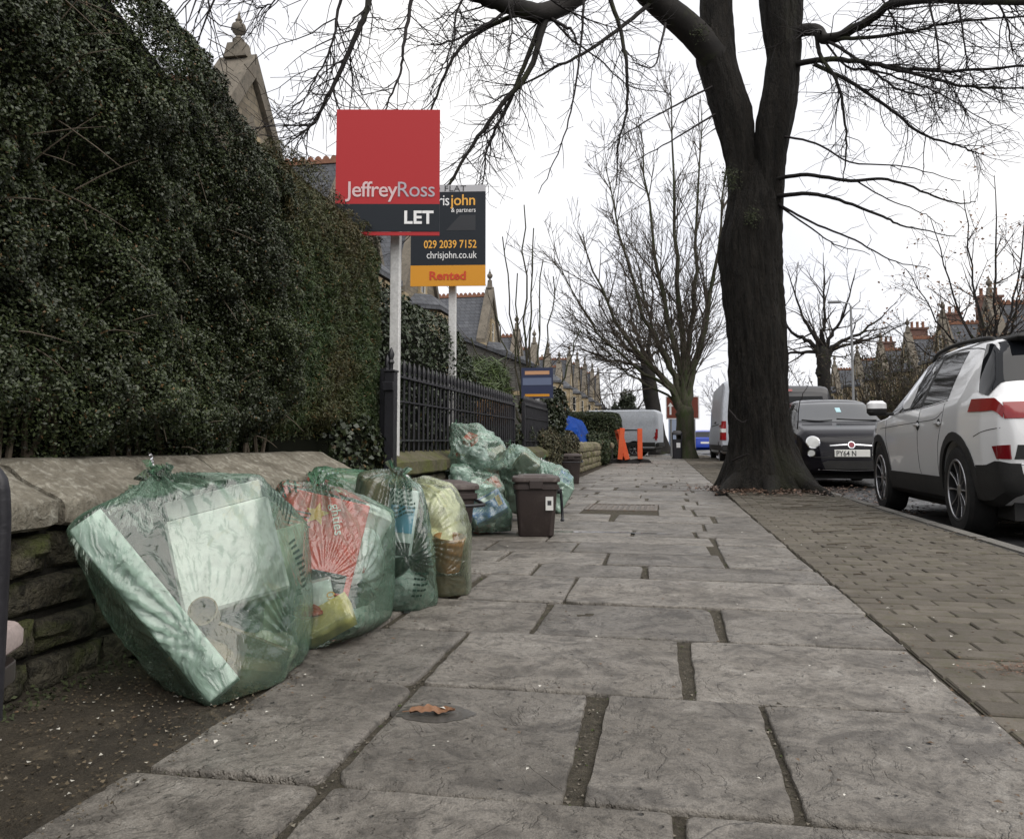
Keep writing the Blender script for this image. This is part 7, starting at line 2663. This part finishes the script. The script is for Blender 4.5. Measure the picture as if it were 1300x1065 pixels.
# brown tourist sign behind the lime tree
M_bsign = plain('brown_sign', (0.16, 0.035, 0.018), .5)
pa, pb_ = at(845, 503, 35), at(888, 532, 35)
bs = empty('direction_sign', ((pa[0] + pb_[0]) / 2, 35.0, 0), 0, 'brown direction sign with white border behind the lime tree trunk', 'sign')
ws_, hs_, zc = pb_[0] - pa[0], pa[2] - pb_[2], (pa[2] + pb_[2]) / 2
MB().box((0, 0, zc), (ws_, .02, hs_)).build('border', M_whiteprint, bs)
MB().box((0, -.013, zc), (ws_ - .09, .008, hs_ - .09)).build('panel', M_bsign, bs)
for s_ in (-.5, .5):
    MB().tube([(s_ * ws_ * .7, .05, 0), (s_ * ws_ * .7, .05, zc + hs_ * .4)], .045, 10).build('post', M_galv, bs, sm=50)
b = MB()
b.prism([(-.04, -.3), (.04, -.3), (.04, .05), (.12, .05), (0, .22), (-.12, .05), (-.04, .05)], lambda x, z, t_: (-ws_ * .36 + x, -.019 - t_, zc + z), .003)
b.build('arrow', M_whiteprint, bs)
rr = random.Random(3)
for k in range(6):
    for q in range(3):
        MB().box((ws_ * (-.12 + .18 * q) + rr.uniform(-.02, .02), -.0195, zc + hs_ * (.34 - .13 * k)), (.12, .003, .05)).build('legend', M_whiteprint, bs)
# litter bin at the foot of the lime tree
p = ground(858, 582)
lb = empty('litter_bin', (p[0] + .05, p[1] - .3, 0), 0, 'black litter bin beside the lime tree trunk', 'bin')
loft([(rrect(.34, .4, .05), 0), (rrect(.36, .42, .05), .72)]).build('body', M_black, lb, sm=40)
loft([(rrect(.38, .44, .06), .88), (rrect(.38, .44, .06), .96), (rrect(.26, .32, .06), 1.04)]).build('hood', M_black, lb, sm=40)
for sx in (-1, 1):
    MB().bbox((sx * .17 - .02, -.2, .72), (sx * .17 + .02, .2, .88)).build('hood_post', M_black, lb)
MB().box((.04, -.216, .5), (.14, .004, .18)).build('panel', M_whiteprint, lb)
# pale roadside poster panel behind it
p = at(862, 545, 44)
ps = empty('poster_panel', (p[0], 44, 0), 0, 'pale blue-grey bus shelter panel behind the lime tree', 'shelter')
MB().bbox((-.55, -.05, .3), (.55, .05, 2.3)).build('panel', plain('poster_blue', (.30, .36, .48), .4), ps)
MB().bbox((-.6, -.08, 0), (.6, .08, .3)).build('plinth', M_galv, ps)
MB().bbox((-.6, -.08, 2.3), (.6, .08, 2.45)).build('top_rail', M_galv, ps)
# orange plastic barriers, folded and seen end on
M_orangeb = rough_mat('orange_barrier', (0.62, 0.10, 0.035), (0.72, 0.14, 0.05), scale=5, fine=40, rough=.5, bump=.1, var=.05)


def barrier(loc, rz, label, lean=0):
    e = empty('plastic_barrier', loc, rz, label, 'barrier')
    b = MB()
    for (a, c_) in (((-.07, -.9, .12), (.07, -.8, 1.0)), ((-.07, .8, .12), (.07, .9, 1.0)), ((-.07, -.8, .92), (.07, .8, 1.02)), ((-.065, -.8, .55), (.065, .8, .72)), ((-.065, -.8, .12), (.065, .8, .22))):
        b.bbox(a, c_)
    f = b.build('panel', M_orangeb, e, rot=(0, R(lean), 0))
    for k in range(9):
        MB().bbox((-.015, -.7 + .17 * k, .22), (.015, -.66 + .17 * k, .55)).build('bar', M_orangeb, f)
    for y_ in (-.7, .7):
        b = MB()
        b.prism([(-.34, 0), (.34, 0), (.30, .06), (.06, .10), (.05, .16), (-.05, .16), (-.06, .10), (-.30, .06)], lambda x, z, t_: (x, y_ - .05 + t_, z), .1)
        b.build('foot', M_clad, e)
    return e


p = ground(790, 588)
barrier((p[0] - .10, p[1] + .5, 0), R(3), 'orange plastic barrier leaning left of the pair near the white works van', 5)
barrier((p[0] + .10, p[1] + .6, 0), R(6), 'orange plastic barrier propped against the left barrier', -14)
p = ground(812, 587)
barrier((p[0], p[1] + .4, 0), R(2.2), 'orange plastic barrier standing alone on the pavement', 0)
# blue tarpaulin over something in the garden
M_tarp = rough_mat('blue_tarpaulin', (0.005, 0.032, 0.19), (0.009, 0.055, 0.27), scale=4, fine=30, rough=.6, bump=.3, bdist=.02, var=0, spec=.08)
tp = empty('tarpaulin_cover', (-2.5, 21.6, 0), 0, 'bright blue tarpaulin draped over a mound behind the mossy wall', 'tarpaulin')
bm = bmesh.new()
nu, nv = 40, 24
grid = []
for i in range(nu + 1):
    row = []
    for j in range(nv + 1):
        a, c_ = i / nu * 2 - 1, j / nv * 2 - 1
        y = a * 1.9
        x = c_ * .62
        ridge = 1.30 - .10 * abs(a) ** 2 * (1 if a > 0 else .4)
        f = max(abs(a) ** 5, abs(c_) ** 3.2)
        z = ridge * (1 - f) + .12 * f + .06 * mnoise.noise((a * 3, c_ * 3, 1)) - .22 * abs(mnoise.noise((a * 2.6 + 5, c_ * 2, 2)))
        row.append(bm.verts.new((x * (1 + .1 * f) + .03 * mnoise.noise((a * 5, c_ * 5, 4)), y, max(.02, z))))
    grid.append(row)
for i in range(nu):
    for j in range(nv):
        bm.faces.new((grid[i][j], grid[i + 1][j], grid[i + 1][j + 1], grid[i][j + 1]))
bmesh.ops.recalc_face_normals(bm, faces=bm.faces)
me = bpy.data.meshes.new('sheet')
bm.to_mesh(me)
bm.free()
smooth(me, 30)
link_mesh('sheet', me, M_tarp, tp)
MB().bbox((-.45, -1.4, 0), (.45, 1.4, .8)).build('mound', M_carddark, tp)
